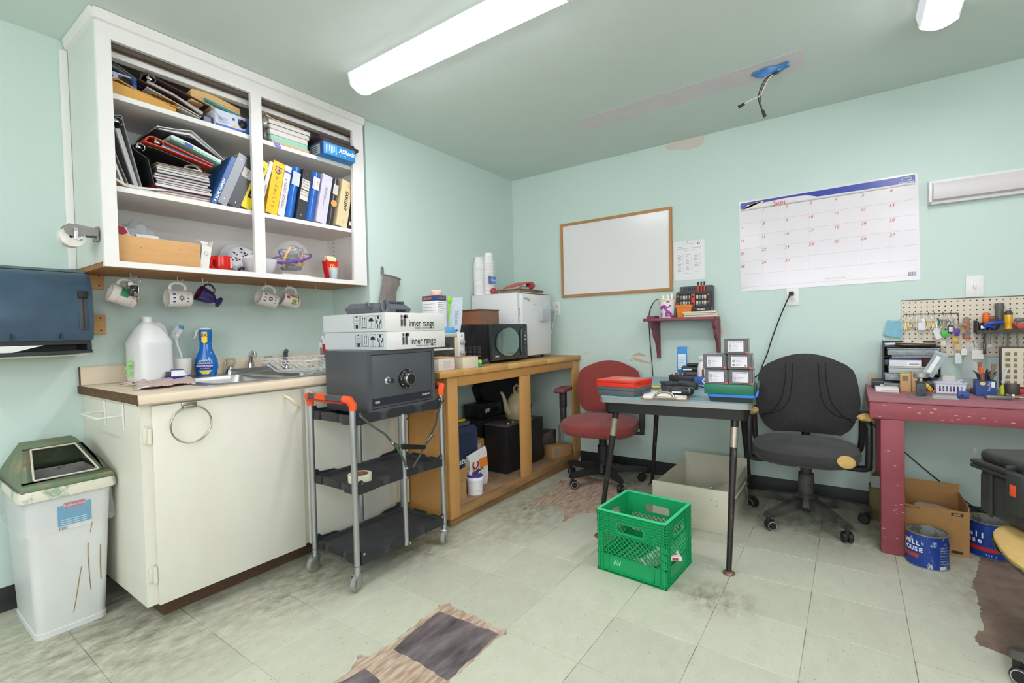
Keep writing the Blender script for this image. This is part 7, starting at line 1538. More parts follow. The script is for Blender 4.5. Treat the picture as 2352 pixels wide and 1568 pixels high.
# ================================================================ work table
TZ = .761
t = thing('work_table', 'small blue topped table with black tapered legs in the middle', 'table', (.893, 1.192, 0), rad(6.1), group='')
BT = mat('#7fa3ad', .3, var=.12, vs=10); EDG = mat('#a3a8a8', .3, .6)
obj('table_top', B().ext(rr(.004,.004,.711,1.046,.03), TZ-.006, TZ-.0003), BT, t); obj('metal_edge', B().ext(rr(0,0,.715,1.05,.035), TZ-.032, TZ-.0062), EDG, t)
b = B(); plate(b, rr(.022,.022,.693,1.028,.03), [rr(.045,.045,.67,1.005,.02)], TZ-.085, TZ-.0325); obj('apron', b, mat('#1c1c1d', .4, var=.2, vs=20), t, sm=30)
LEGM = mat('#221f1e', .4, var=.8, vs=40, h2='#8a6a58', thr=(.60,.72), st=(1,1,.3)); 
for (x, y), (fx_, fy_), lb in (((.075,.075),(-.025,.045),'L'),((.640,.072),(.618,-.07),'R'),((.10,.95),(.03,1.02),'L'),((.60,.95),(.655,1.05),'R')):
    p, q = Vector((x,y,TZ-.05)), Vector((fx_,fy_,.012)); d = (q-p)
    lg = obj('leg', B().cyl(p, q, .0175, .0115, n=18), LEGM, t)
    if y < .5: obj('worn_band', B().cyl(p+d*.105, p+d*.235, .0178, .0168, n=18), mat('#a39a8c', .35, .6), lg, label='bare metal band')
    obj('foot', B().lathe([(.022,0),(.026,.004),(.024,.009),(.015,.014)], 18, TR((fx_,fy_,.0004))), mat('#8a6f62', .4, .7), lg)
def TW_(x, y): a = rad(6.1); return (.893+x*cos(a)-y*sin(a), 1.192+x*sin(a)+y*cos(a))
# parts cases
def tin(label, loc, rz, w, d, z0, h, col, lid):
    t = thing('parts_case', label, 'case', (loc[0], loc[1], z0+.0004), rz, group='flat parts cases on the table')
    obj('base', B().box(-w, 0, 0, 0, d, h*.62, .002), mat(col, .4), t); l = obj('lid', B().box(-w-.002, -.002, h*.62+.0004, .002, d+.002, h, .002), mat(col, .35), t); obj('hinge_bar', B().box(.0022, .03, h*.5, .006, d-.03, h*.62, .001), mat(col, .5), t); return t, l
tin('closed grey metal parts case under the red one', (1.075,1.212), rad(-8), .212, .185, TZ, .044, '#53595d', None)
t, l = tin('glossy red parts case stacked on the grey one', (1.079,1.209), rad(-8), .219, .192, TZ+.0445, .036, '#c9311c', None)
obj('sticker', B().ext([(-.13,.05),(-.05,.05),(-.035,.13),(-.12,.14)], .0362, .0366), mat('#b98a80', .4, var=.6, vs=20), l); txt('BOSTITCH', .022, mat('#e3d8d2', .5), l, (-.075,.12,.0368), (1,.2,0), (-.2,1,0))
t = thing('clipboard', 'brown clipboard with white papers and a wide steel clip on the table front', 'clipboard', (1.335, 1.222, TZ), rad(14), group='clipboards')
obj('board', B().ext(rr(-.215,0,.005,.30,.012), .0004, .0035), mat('#9a7148', .6, var=.2, vs=20), t); obj('papers', B().box(-.20,.012,.0037,-.005,.285,.0065), PAPER, t); obj('papers', B().box(-.207,.02,.0067,-.02,.27,.0075), mat('#e4e2e0', .7), t, rot=(0,0,rad(3)))
obj('clip', B().box(-.16,-.004,.0078,-.05,.022,.014,.003).tube([(-.105+.042*cos(q),.004,.014+.024*sin(q)) for q in [i*pi/12 for i in range(13)]], .0065, 8), mat('#a59c8c', .3, 1.), t)
t = thing('leather_pouch', 'dark grey leather belt pouch lying behind the clipboard', 'pouch', (1.17, 1.47, TZ), rad(35), group='')
LP = mat('#3d3c3e', .6, bump=.4, bs=200); obj('body', B().box(-.03,-.055,.0004,.03,.055,.052,.018,seg=3), LP, t); obj('flap', B().box(-.033,-.057,.044,.034,.057,.056,.005), mat('#2b2b2d', .55), t)
t = thing('wallet', 'black rounded radio pouch lying on the clipboard papers', 'pouch', (1.27, 1.37, TZ+.0082), rad(6)); obj('body', B().box(-.055,-.03,0,.055,.035,.036,.012,seg=3), mat('#252527', .35), t); obj('silver_end', B().box(.03,-.0305,.004,.045,.0355,.0365,.01), mat('#77777a', .3, .5), t); obj('label_strip', B().box(-.045,-.0308,.010,.0,-.0302,.017), PAPER, t)
t = thing('adapter_box', 'black power adapter block in the middle of the table', 'adapter', (1.215, 1.66, TZ), rad(6)); obj('body', B().box(-.05,-.035,.0004,.055,.04,.040,.004), mat('#29292c', .4), t); obj('cord', B().tube(smooth([(.055,0,.02),(.09,.02,.008),(.13,.09,.006),(.16,.10,.006),(.20,.06,.006)]), .004, 6), KC, t); obj('ferrite', B().cyl((.12,.08,.0102),(.155,.098,.0102),.0095,n=10), KC, t)
t = thing('yellow_plug', 'small yellow and black tool tip beside the leather pouch', 'tool', (1.06, 1.58, TZ+.0085)); obj('yellow_body', B().cyl((-.015,-.01,0),(.02,.015,0),.008,n=10), mat('#d7b41e', .4), t); obj('black_end', B().cyl((-.04,-.03,0),(-.0155,-.0105,0),.005,n=8), KC, t)
t = thing('device_box', 'flat black electronics box with red and silver connectors at the back of the table', 'device', (1.09, 1.99, TZ), rad(6)); obj('body', B().box(-.078,0,.0004,.078,.16,.040,.003), mat('#242427', .4), t)
for k in range(7): obj('connector', B().lathe([(.006,0),(.006,.012),(0,.014)], 8, TR((-.05+.013*k,.02+.01*(k % 3),.0402))), mat('#a03c32' if k % 2 else '#b9b4ae', .4), t)
t = thing('battery_pack', 'black tool battery standing on a grey base on the electronics box', 'battery', (1.145, 2.03, TZ+.0412), rad(10), group='black battery packs')
obj('base', B().box(-.035,-.03,0,.05,.04,.025,.003), mat('#4a4a4c', .5), t); obj('body', B().box(-.06,-.04,.0252,.055,.05,.058,.010,seg=3), mat('#1e1f22', .35), t); obj('top', B().box(-.03,-.03,.0582,.05,.045,.075,.012,seg=3), mat('#2a2b2f', .35), t); obj('label_strip', B().box(-.05,-.0405,.034,.0,-.0401,.042), PAPER, t); obj('yellow_mark', B().box(.0555,-.02,.04,.0562,.02,.065), mat('#c9c29a', .5), t)
t = thing('blue_carton', 'tall blue and white tube carton standing at the back of the table', 'carton', (1.065, 2.10, TZ), rad(6)); 
a_ = t; t.location = (*TW_(.27,.90), TZ)
obj('body', B().box(-.033,-.02,.0004,.030,.035,.215,.002), mat('#2f7fc0', .45), t); obj('white_side', B().box(.0303,-.02,.0004,.0315,.035,.215), PAPER, t); obj('white_label', B().box(-.028,-.0208,.07,.02,-.0202,.17), mat('#cfdbe6', .5), t)
for k in range(5): obj('text_line', B().box(-.022,-.0212,.08+.016*k,.01,-.0208,.084+.016*k), mat('#8da7c0', .6), t)
t = thing('spray_can', 'white trigger bottle with a brown stripe behind the patterned boxes', 'bottle', (1.215, 1.99, TZ), 0); obj('body', B().lathe([(0,.0004),(.025,.0004),(.026,.09),(.020,.12),(.012,.13),(.012,.14)], 18), mat('#d8d3cd', .4), t); obj('brown_stripe', B().box(.006,-.0272,.02,.018,-.0262,.085), mat('#6b3f30', .5), t, rot=(0,0,0)); obj('head', B().box(-.016,-.02,.1402,.014,.016,.165,.004), mat('#c9c6c2', .4), t)
t = thing('blue_carton', 'small blue carton lettered SIT beside the black electronics box', 'carton', (1.235, 1.90, TZ), rad(6)); obj('body', B().box(-.045,0,.0004,.05,.05,.042,.001), mat('#2b4fa0', .45), t); obj('white_oval', B().lathe([(.017,0),(.017,.0006),(0,.0006)], 20, TR((.022,-.0001,.021), rx=pi/2, s=(1.2,1,1))), PAPER, t); txt('SIT', .02, mat('#24408f', .5), t, (.022,-.0009,.021), (1,0,0), (0,0,1), bold=.0008)
# trays and patterned boxes
a = rad(6)
t = thing('tool_tray', 'black tray with a bright blue snap lid under the green case', 'tray', (1.612, 1.262, TZ), a, group='')
obj('body', B().loft([[(-.18,.006,.0004),(-.008,.006,.0004),(-.008,.20,.0004),(-.18,.20,.0004)],[(-.188,0,.024),(0,0,.024),(0,.206,.024),(-.188,.206,.024)]]), mat('#2c2e33', .45), t, sm=0); obj('blue_lid', B().ext(rr(-.192,-.004,.004,.21,.014), .0243, .0365), mat('#2277cf', .35), t)
for y in (.05,.13): obj('blue_latch', B().box(.004,y,.022,.014,y+.05,.040,.004), mat('#2f86dd', .35), t)
t = thing('parts_case', 'dark green closed metal case under the patterned boxes', 'case', (1.612, 1.256, TZ+.037), a, group='flat parts cases on the table'); GRN = mat('#1b6b50', .4)
obj('base', B().box(-.205,0,.0004,0,.20,.046,.002), GRN, t); obj('hinge_side', B().box(.0004,.01,.004,.008,.19,.038,.002), mat('#27343a', .4), t)
PZ = TZ+.0835
PATN = None
def patmat():
    m = bpy.data.materials.new('maze_print'); m.use_nodes = True; nt = m.node_tree; b = nt.nodes['Principled BSDF']; b.inputs['Roughness'].default_value = .5
    tc = nt.nodes.new('ShaderNodeTexCoord'); br = nt.nodes.new('ShaderNodeTexBrick'); mp = nt.nodes.new('ShaderNodeMapping'); mp.inputs['Scale'].default_value = (1,1,1); mp.inputs['Rotation'].default_value = (pi/2,0,0)
    br.inputs['Scale'].default_value = 60; br.inputs['Color1'].default_value = lin('#2c2a2e'); br.inputs['Color2'].default_value = lin('#232226'); br.inputs['Mortar'].default_value = lin('#8d8b8f'); br.inputs['Mortar Size'].default_value = .03
    nt.links.new(tc.outputs['Object'], mp.inputs[0]); nt.links.new(mp.outputs[0], br.inputs[0]); nt.links.new(br.outputs[0], b.inputs[0]); return m
PM_ = patmat()
def pbox(label, x, y, z, lab2=False):
    t = thing('patterned_box', label, 'box', (x, y, z), a, group='maze print cartons on the green case'); w, d, h = .0965, .145, .0665
    obj('carton', B().box(0,0,.0003,w,d,h,.0008), PM_, t, sm=0); obj('clear_end', B().box(w+.0003,.02,.004,w+.004,d-.01,h-.004,.001), mat('#a9b2ac', .2, alpha=.6), t)
    obj('red_corner', B().box(w-.008,-.0006,.001,w+.003,.004,.010), mat('#d2483a', .5), t); lb = obj('white_label', B().box(.016,-.0007,.010,w-.016,-.0001,h-.010), mat('#d9d6de', .6), t)
    txt('Hercules X Broadband', .0058, mat('#7d4a60', .6), lb, (w/2,-.0008,h-.015), (1,0,0), (0,0,1), bold=.0001)
    R = random.Random(hash(label) % 97)
    for k in range(6): obj('text_line', B().box(.020,-.0011,.015+.0058*k,.032,-.0007,.0168+.0058*k), INK, lb); obj('text_line', B().box(.035,-.0011,.0152+.0058*k,.045+.004*((k*3) % 5),-.0007,.0164+.0058*k), mat('#8b8890', .6), lb)
    if lab2: obj('red_mark', B().box(w-.026,-.0011,.013,w-.020,-.0007,.019), mat('#c22f44', .5), lb)
dx, dy = cos(a), sin(a); bx, by = 1.411, 1.2345
pbox('bottom left maze print carton of the five', bx, by, PZ); pbox('bottom right maze print carton of the five', bx+.1015*dx, by+.1015*dy, PZ)
pbox('middle row left maze print carton of the five', bx-.006*dx, by-.006*dy, PZ+.0695); pbox('middle row right maze print carton with a red mark on its label', bx+.0975*dx, by+.0975*dy, PZ+.0695, True)
pbox('topmost maze print carton on the pile', bx+.083*dx, by+.083*dy, PZ+.139)
# ================================================================ green milk crate
t = thing('milk_crate', 'green plastic milk crate standing on the floor in front of the table', 'crate', (1.003, .915, 0), rad(-3.8), group='')
GC_ = mat('#11985a', .38, var=.12, vs=8)
cw, cd, ch = .327, .315, .282
def crate_side(W_, M, name):
    b = B(); th = .004
    # sheet panels
    bx = lambda x0, z0, x1, z1, y0=0., y1=.004: b.box(x0, y0, z0, x1, y1, z1, M=M)
    bx(.028, .012, W_-.028, .082)                       # lower solid panel
    for x0, x1 in ((0, .028), (W_-.028, W_)): bx(x0, .0, x1, ch)
    plate(b, [(.028,.182),(W_-.028,.182),(W_-.028,ch),(.028,ch)], [rr(W_/2-.062,.196,W_/2+.062,.236,.014)]+([] ), 0, .004, 'y', M=M)
    # lattice
    z0, z1, x0, x1 = .082, .182, .028, W_-.028; s_ = .024
    k = x0-(z1-z0)
    while k < x1:
        for d in (1, -1):
            pts = []
            xa, xb = (k, k+(z1-z0)) if d == 1 else (k+(z1-z0), k)
            za, zb = z0, z1
            # clip to the panel
            def clip(xa, za, xb, zb):
                if xa < x0: za += (x0-xa)*(zb-za)/(xb-xa); xa = x0
                if xa > x1: za += (x1-xa)*(zb-za)/(xb-xa); xa = x1
                if xb < x0: zb = za+(x0-xa)*(zb-za)/(xb-xa); xb = x0
                if xb > x1: zb = za+(x1-xa)*(zb-za)/(xb-xa); xb = x1
                return xa, za, xb, zb
            if max(xa, xb) <= x0 or min(xa, xb) >= x1: continue
            q = clip(xa, za, xb, zb)
            if abs(q[0]-q[2]) < .003: continue
            b.ext(rib([(q[0],q[1]),(q[2],q[3])], .0032), -.001 if d == 1 else 0, .005, 'y', M=M)
        k += s_
    sheet_ = obj('side_panel', b, GC_, t, sm=0)
    b = B()
    for z in [ch-.0125*i for i in range(1, 9)]:
        if .192 < z < .240:
            b.box(.0, -.007, z-.0011, W_/2-.072, 0, z+.0011, M=M); b.box(W_/2+.072, -.007, z-.0011, W_, 0, z+.0011, M=M)
        else: b.box(0, -.007, z-.0011, W_, 0, z+.0011, M=M)
    for z in (.082, .012, .002): b.box(0, -.007, z-.0012, W_, 0, z+.0012, M=M)
    for z in (.15,.118): 
        for x0, x1 in ((0,.028),(W_-.028,W_)): b.box(x0, -.007, z-.0011, x1, 0, z+.0011, M=M)
    for x in (.028, .056, W_-.056, W_-.028): b.box(x-.001, -.006, .0, x+.001, 0, ch-.01, M=M)
    for x in (W_*.35, W_*.5, W_*.65): b.box(x-.001, -.006, .238, x+.001, 0, ch-.01, M=M); b.box(x-.001, -.006, .0, x+.001, 0, .012, M=M)
    o = rr(W_/2-.068,.190,W_/2+.068,.242,.018); i_ = rr(W_/2-.062,.196,W_/2+.062,.236,.014); plate(b, o, [i_], -.006, 0, 'y', M=M)
    obj('side_ribs', b, GC_, t, sm=0)
crate_side(cw, TR((0,.007,0)), 'f'); crate_side(cw, TR((cw,cd-.007,0), rz=pi), 'k'); crate_side(cd, TR((cw-.007,0,0), rz=pi/2), 'r'); crate_side(cd, TR((.007,cd,0), rz=-pi/2), 'l')
b = B(); plate(b, rr(-.001,-.001,cw+.001,cd+.001,.012), [rr(.012,.012,cw-.012,cd-.012,.008)], ch-.003, ch+.001); obj('top_rim', b, mat('#3fc88c', .4), t, sm=0)
b = B()
for k in range(12): b.box(.012+.0255*k, .010, .0005, .018+.0255*k, cd-.010, .006); b.box(.010, .012+.0245*k, .0005, cw-.010, .018+.0245*k, .006)
obj('floor_grid', b, GC_, t, sm=0, kind='stuff')
txt('AV', .03, mat('#7dd6ac', .5), t, (.10,.0069,.05), (1,0,0), (0,0,1), bold=.001, shear=-.2)
R = random.Random(20)
for k in range(5):
    x, y = .20+.022*k, .09+.03*(k % 3); z = .012+.022*k
    p = thing('paper_packet', ['flat white packet lowest in the crate','red and white packet inside the crate','grey and white packet inside the crate','white packet with a red mark inside the crate','white box end showing through the crate lattice'][k], 'packet', tuple((t.matrix_basis @ Vector((x, y, z)))[:]), rad(20+25*k), group='packets in the green crate')
    obj('body', B().box(-.06,-.045,0,.06,.045,.018,.002), mat(['#d9d6d2','#cfc9c6','#b9bab8','#dedbd7','#e2dfdb'][k], .6, var=.4, vs=30, h2='#9a8b88'), p); obj('mark', B().box(-.0605,-.03,.003,-.060,-.005,.015), mat('#b53a44', .5), p); obj('print', B().box(-.04,-.03,.0182,.03,.02,.0188), mat('#8a8480', .6), p)
# ================================================================ cream metal drawer
t = thing('filing_box', 'cream metal file drawer lying open on the floor under the table', 'drawer', (1.23, 1.60, 0), group='')
CM = mat('#c9c5b2', .4, var=.15, vs=8); X0, X1, Y0, Y1, DH = 1.028, 1.432, 1.60, 2.235, .232
A('front', B().box(X0, Y0, .0005, X1, Y0+.014, DH, .002), CM, t); A('back', B().box(X0+.01, Y1-.003, .0005, X1-.01, Y1, DH+.03), CM, t)
A('side', B().box(X0+.012, Y0+.0145, .0005, X0+.015, Y1-.0035, DH-.012), CM, t); A('bottom', B().box(X0+.0155, Y0+.0145, .0005, X1-.0155, Y1-.0035, .003), CM, t)
A('side', B().box(X1-.015, Y0+.0145, .0005, X1-.012, Y1-.0035, DH-.012), CM, t)
RL = mat('#a8a394', .4, .5)
for x, s_ in ((X1-.0119,1),(X0+.0119,-1)): A('slide_rail', B().ext([(x,.105),(x+s_*.012,.105),(x+s_*.012,.112),(x+s_*.003,.112),(x+s_*.003,.150),(x+s_*.012,.150),(x+s_*.012,.157),(x,.157)], Y0+.03, Y1-.01, 'y'), RL, t)
b = B()
for k in range(40): b.box(X1-.0089, Y0+.06+.013*k, .118, X1-.0079, Y0+.066+.013*k, .144)
A('rail_tooth', b, mat('#e3decb', .4), t, sm=0, kind='stuff')
for x in (1.352, 1.378):
    for z in (.15, .175): A('screw_hole', B().cyl((x,Y0-.0002,z),(x,Y0+.0002,z),.0022,n=8), INK, t)
t = thing('follower_plate', 'tilted cream metal follower plate with a wire handle inside the drawer', 'plate', (1.28, 1.95, .1), group='')
A('plate', B().loft([[(1.10,1.70,.012),(1.41,1.80,.10),(1.41,2.12,.17),(1.10,2.02,.03)],[(1.10,1.70,.016),(1.41,1.80,.104),(1.41,2.12,.174),(1.10,2.02,.034)]]), mat('#b5b09c', .4, var=.3, vs=8), t, sm=0)
A('flange', B().loft([[(1.10,1.695,.010),(1.41,1.795,.099),(1.41,1.795,.075),(1.10,1.695,.0035)],[(1.10,1.69,.010),(1.41,1.79,.099),(1.41,1.79,.075),(1.10,1.69,.0035)]]), CM, t, sm=0)
A('wire_handle', B().tube([(1.20,1.86,.062),(1.20,1.855,.125),(1.285,1.90,.150),(1.295,1.905,.095),(1.285,1.90,.072)], .004, 6).tube([(1.195,1.85,.058),(1.29,1.895,.085)], .004, 6), STEEL, t)
# ================================================================ maroon workbench
WBM = mat('#8c3f49', .55, var=.3, vs=7, st=(.25,1,1), h2='#a3606a', bump=.15, bs=60)
t = thing('workbench', 'maroon painted wooden workbench with a thick post leg', 'workbench', (2.1, 1.79, 0), group='')
A('bench_top', B().box(2.034, 1.787, .728, 3.3, YW-.0006, .7403, .003), mat('#97616a', .55, var=.5, vs=6, st=(.4,1,1), h2='#8a4a53', bump=.15, bs=60), t)
A('apron', B().box(2.038, 1.790, .648, 3.3, 1.828, .7275, .003), WBM, t); A('side_apron', B().box(2.038, 1.8285, .648, 2.075, YW-.0006, .7275, .003), WBM, t)
A('leg', B().box(2.080, 1.792, .001, 2.170, 1.88, .6475, .004), WBM, t); A('leg', B().box(2.080, 2.38, .001, 2.170, YW-.02, .6475, .004), WBM, t)
b = B(); R = random.Random(15)
for k in range(46):
    if k < 30: x = R.uniform(2.05, 2.65); z = R.uniform(.655,.72); y = 1.7899
    else: x = R.uniform(2.085,2.165); z = R.uniform(.02,.6); y = 1.7919
    s_ = R.uniform(.002,.009); b.ext(jag([(x-s_,z),(x,z+s_*.25),(x+s_,z),(x,z-s_*.2)], .004, .001, k), y-.0003, y, 'y')
A('paint_chip', b, mat('#d3a9a6', .7), t, sm=0, kind='stuff')
BZ = .7405
# ---- pegboard
t = thing('pegboard', 'cream pegboard hung with keys and tools above the workbench', 'pegboard', (2.5, YW, 1.07), group='')
pm = bpy.data.materials.new('pegboard'); pm.use_nodes = True; nt = pm.node_tree; bs_ = nt.nodes['Principled BSDF']; bs_.inputs['Roughness'].default_value = .6; bs_.inputs['Base Color'].default_value = lin('#d5c9b8')
A('board', B().box(2.203, YW-.007, .915, 3.1, YW-.0006, 1.228), pm, t)
b = B()
for i in range(24):
    for j in range(12): x, z = 2.214+.0254*i, 1.216-.0254*j; b.cyl((x,YW-.0072,z),(x,YW-.0069,z),.0037,n=8,cap=True)
A('peg_hole', b, mat('#3b342c', .8), t, sm=0, kind='stuff')
A('edge_strip', B().box(2.203, YW-.0085, 1.2283, 3.1, YW-.0006, 1.2325), mat('#5d5a55', .6), t)
t = thing('hook_rail', 'rusty wire rail with hooks carrying the key bunches on the pegboard', 'rail', (2.33, YW-.01, 1.15), group='')
RW2 = mat('#6d5c4c', .5, .6)
A('rail', B().tube([(2.212,YW-.010,1.152),(2.445,YW-.010,1.150),(2.446,YW-.010,1.075)], .0024, 6), RW2, t)
KX = (2.225, 2.257, 2.289, 2.321, 2.346, 2.382, 2.414)
for x in KX: A('hook', B().tube([(x,YW-.009,1.160),(x,YW-.012,1.148),(x,YW-.024,1.140),(x,YW-.030,1.146)], .0018, 6), RW2, t)
def ring_(t, r=.012): obj('ring', B().tube([(r*cos(q), 0, -.009+r*sin(q)) for q in [2*pi*i/16 for i in range(16)]], .0012, 5, True), STEEL, t)
KC_ = ('#b99a55','#a3957c','#b0b0ac','#b8923f','#c9c5b8','#8d8374','#77726c')
KL = ('brass key bunch, first from the left on the pegboard rail','tan key bunch with a white paper tag on a string, second on the rail','key bunch with a square white tag, third on the rail','long brass key bunch, fourth on the rail','silver key bunch with white paper tags, fifth on the rail','key bunch with a bright green tag, sixth on the rail','dark key bunch with purple tags at the right end of the rail')
def ptag(t, x, z, w, h, c_, y=-.006, rot=0, name='paper_tag', string=True):
    if string: obj('string', B().cyl((x*.3,y+.002,-.012),(x,y,z+h), .0007, n=4), mat('#d9d4c8', .8), t)
    obj(name, B().ext([(-w/2,0),(w/2,0),(w/2,h*.7),(w*.25,h),(-w*.25,h),(-w/2,h*.7)], -.0006, .0006, 'y', M=TR((x,y,z), ry=rad(rot))), mat(c_, .6), t, sm=0)
for k, x in enumerate(KX):
    t = thing('key_bunch', KL[k], 'keys', (x, YW-.027, 1.138), group='key bunches on the pegboard rail'); ring_(t)
    R = random.Random(30+k)
    for j in range(6): key(t, TR((R.uniform(-.007,.007), -.004+.003*j, -.024), ry=rad(R.uniform(-28,28))), R.uniform(.026,.044), KC_[k] if j % 3 else '#8f8c86')
    if k == 1: ptag(t, -.03, -.148, .034, .022, '#dcd9d6', -.012, 0); ptag(t, .015, -.155, .045, .018, '#d3cfca', -.012, -6)
    if k == 2: obj('square_tag', B().box(-.015,-.014,-.078,.017,-.012,-.034), mat('#d9d6de', .5), t)
    if k == 4: ptag(t, .002, -.098, .03, .032, '#d2d6da', -.016, 18); ptag(t, .018, -.125, .024, .038, '#dcdad6', -.018, -28); obj('green_cord', B().tube([(.01,-.008,-.01),(.016,-.01,-.03),(.014,-.01,-.055)], .004, 6), mat('#1f6b45', .5), t)
    if k == 5: obj('green_tag', B().box(-.010,-.016,-.118,.018,-.013,-.080,.003), mat('#39b544', .4), t); obj('tube', B().cyl((.004,-.004,-.02),(.004,-.004,-.06),.009,n=12), mat('#8a8078', .4), t); ptag(t, -.004, -.165, .02, .03, '#cfc8c0', -.012, 10)
    if k == 6:
        obj('purple_tag', B().box(.010,-.018,-.112,.032,-.012,-.070,.004), mat('#54308f', .4), t); obj('white_window', B().box(-.012,-.0185,-.09,.004,-.016,-.062,.001), mat('#d0cdd2', .4), t); obj('black_fob', B().box(-.016,-.016,-.095,.007,-.012,-.055,.003), BLACK, t); obj('yellow_tag', B().box(.004,-.014,-.150,.026,-.011,-.122,.003), mat('#d3a51e', .4), t)
        obj('tan_tag', B().box(.012,-.012,-.19,.04,-.010,-.158), mat('#c9ab7c', .6), t); ptag(t, .028, -.262, .028, .058, '#d6dbde', -.014, -4); ptag(t, .050, -.215, .024, .036, '#dcdad7', -.014, 0)
        for j in range(5): key(t, TR((.034+.004*j, -.008-.002*j, -.052), ry=rad(-30+12*j)), .04, '#7d6f5c')
t = thing('face_mask', 'light blue paper mask hanging at the left edge of the pegboard', 'mask', (2.16, YW-.02, 1.07))
A('sheet', B().grid(lambda u, v: (2.118+.022*v+.082*u, YW-.016-.006*sin(u*6+v*3), 1.035-.022*u+.085*v+.012*u*v), 8, 8, .0012), mat('#86b9c9', .8, var=.1, vs=20), t); A('loop', B().tube([(2.15,YW-.015,1.12),(2.175,YW-.02,1.105),(2.205,YW-.012,1.14)], .0012, 5), mat('#cfd8da', .7), t)
t = thing('multi_tool', 'grey and orange folding tool hanging right of the key rail', 'tool', (2.477, YW-.02, 1.07)); A('body', B().ext([(-.012+2.477,1.022),(2.489,1.022),(2.491,1.09),(2.489,1.118),(2.482,1.128),(2.471,1.128),(2.463,1.118),(2.462,1.09)], YW-.028, YW-.012, 'y'), mat('#7d7b79', .5), t)
for z0, z1 in ((1.098,1.118),(1.05,1.085)): A('orange_inlay', B().ext(rr(2.470,z0,2.484,z1,.004), YW-.0295, YW-.0282, 'y'), mat('#d9601f', .45), t)
A('orange_foot', B().box(2.466,YW-.03,1.012,2.490,YW-.010,1.0215,.002), mat('#d9601f', .45), t)
# ---- tool rack
t = thing('tool_rack', 'dark metal tool rack shelf on the pegboard', 'rack', (2.6, YW-.05, 1.05), group='')
DM = mat('#45423f', .5, .5, var=.3, vs=30)
A('shelf', B().box(2.508, YW-.10, 1.046, 3.0, YW-.0072, 1.050), DM, t); A('back', B().box(2.508, YW-.0115, 1.046, 3.0, YW-.0072, 1.09), mat('#8d8a84', .5, .4), t); A('front_lip', B().box(2.508, YW-.102, 1.040, 3.0, YW-.0998, 1.056), DM, t); A('end', B().box(2.505, YW-.10, 1.042, 2.508, YW-.0072, 1.108), DM, t)
RY = YW-.055
def tool(name, label, cat='tool', g='tools in the pegboard rack'): return thing(name, label, cat, (2.55, RY, 1.05), group=g)
t = tool('screwdriver', 'orange handled screwdriver standing in the rack'); A('handle', B().lathe([(.010,0),(.014,.006),(.015,.035),(.012,.055),(0,.058)], 12, TR((2.545,RY-.012,1.092))), mat('#e06a22', .4), t); A('shaft', B().cyl((2.545,RY-.012,.97),(2.545,RY-.012,1.092),.0035,n=8), STEEL, t)
t = tool('screwdriver', 'clear yellow handled screwdriver standing in the rack'); A('handle', B().lathe([(.012,0),(.016,.006),(.013,.018),(.0155,.03),(.0155,.075),(.012,.086),(0,.088)], 16, TR((2.627,RY-.02,1.057))), mat('#d6a11a', .15), t); A('cap', B().lathe([(.0150,.0762),(.0165,.085),(.010,.098),(0,.10)], 14, TR((2.627,RY-.02,1.057))), DKGRAY, t); A('shaft', B().cyl((2.627,RY-.02,.95),(2.627,RY-.02,1.0565),.0035,n=8), STEEL, t)
t = tool('drill_driver', 'dark grey cordless driver handle standing in the rack'); A('grip', B().lathe([(.014,0),(.018,.02),(.016,.05),(.020,.075),(.018,.095),(0,.098)], 14, TR((2.600,RY+.015,1.10))), mat('#5d5b5c', .4), t); A('body', B().ball((2.572,RY+.01,1.09), .032, (1,.8,1.2), 14, 10), mat('#46413f', .6, var=.3, vs=60), t); A('orange_ring', B().ball((2.567,RY-.004,1.118), .014, (1,.6,.5), 10, 6), mat('#c9643c', .5), t)
t = tool('pliers', 'blue handled pliers lying across the rack'); A('handle', B().tube([(2.528,RY-.045,1.075),(2.545,RY-.05,1.088),(2.575,RY-.05,1.095),(2.607,RY-.045,1.097)], [.006,.008,.008,.006], 8), mat('#2546b0', .4), t); A('handle', B().tube([(2.535,RY-.045,1.068),(2.55,RY-.048,1.078),(2.57,RY-.045,1.066)], .006, 8), mat('#2546b0', .4), t); A('jaw', B().box(2.518,RY-.05,1.060,2.535,RY-.04,1.08,.003), STEEL, t)
t = tool('pliers', 'red handled cutters at the right edge of the photo in the rack'); A('handle', B().tube([(2.640,RY-.03,1.09),(2.655,RY-.03,1.075),(2.668,RY-.03,1.062)], .008, 8), mat('#b8312b', .45), t); A('head', B().box(2.655,RY-.04,1.06,2.70,RY-.01,1.09,.006), mat('#b04038', .5), t); A('grey_joint', B().ball((2.665,RY-.02,1.105), .016, (1.3,.8,.8), 10, 8), mat('#6d6a68', .5), t)
t = tool('socket_set', 'jumble of dark sockets at the left end of the rack'); R = random.Random(41)
for k in range(6): x = 2.515+.008*k; A('socket', B().cyl((x,RY+R.uniform(-.03,.03),1.052+.012*k%.03),(x+R.uniform(-.006,.006),RY+R.uniform(-.02,.02),1.075+R.uniform(0,.03)),.0065,n=8), mat('#57534f', .4, .7), t)
HN = (('hex_key','bent silver hex key hanging at the left end of the rack',2.521),('file','dark tapered file hanging below the rack',2.537),('wrench','steel wrench hanging below the rack, left one',2.552),('tweezers','thin steel tweezers hanging below the rack',2.578),('wrench','steel spanner hanging below the rack, middle one',2.600),('chisel','slim chisel hanging crooked below the rack',2.625),('wrench','steel spanner hanging below the rack, right one',2.655))
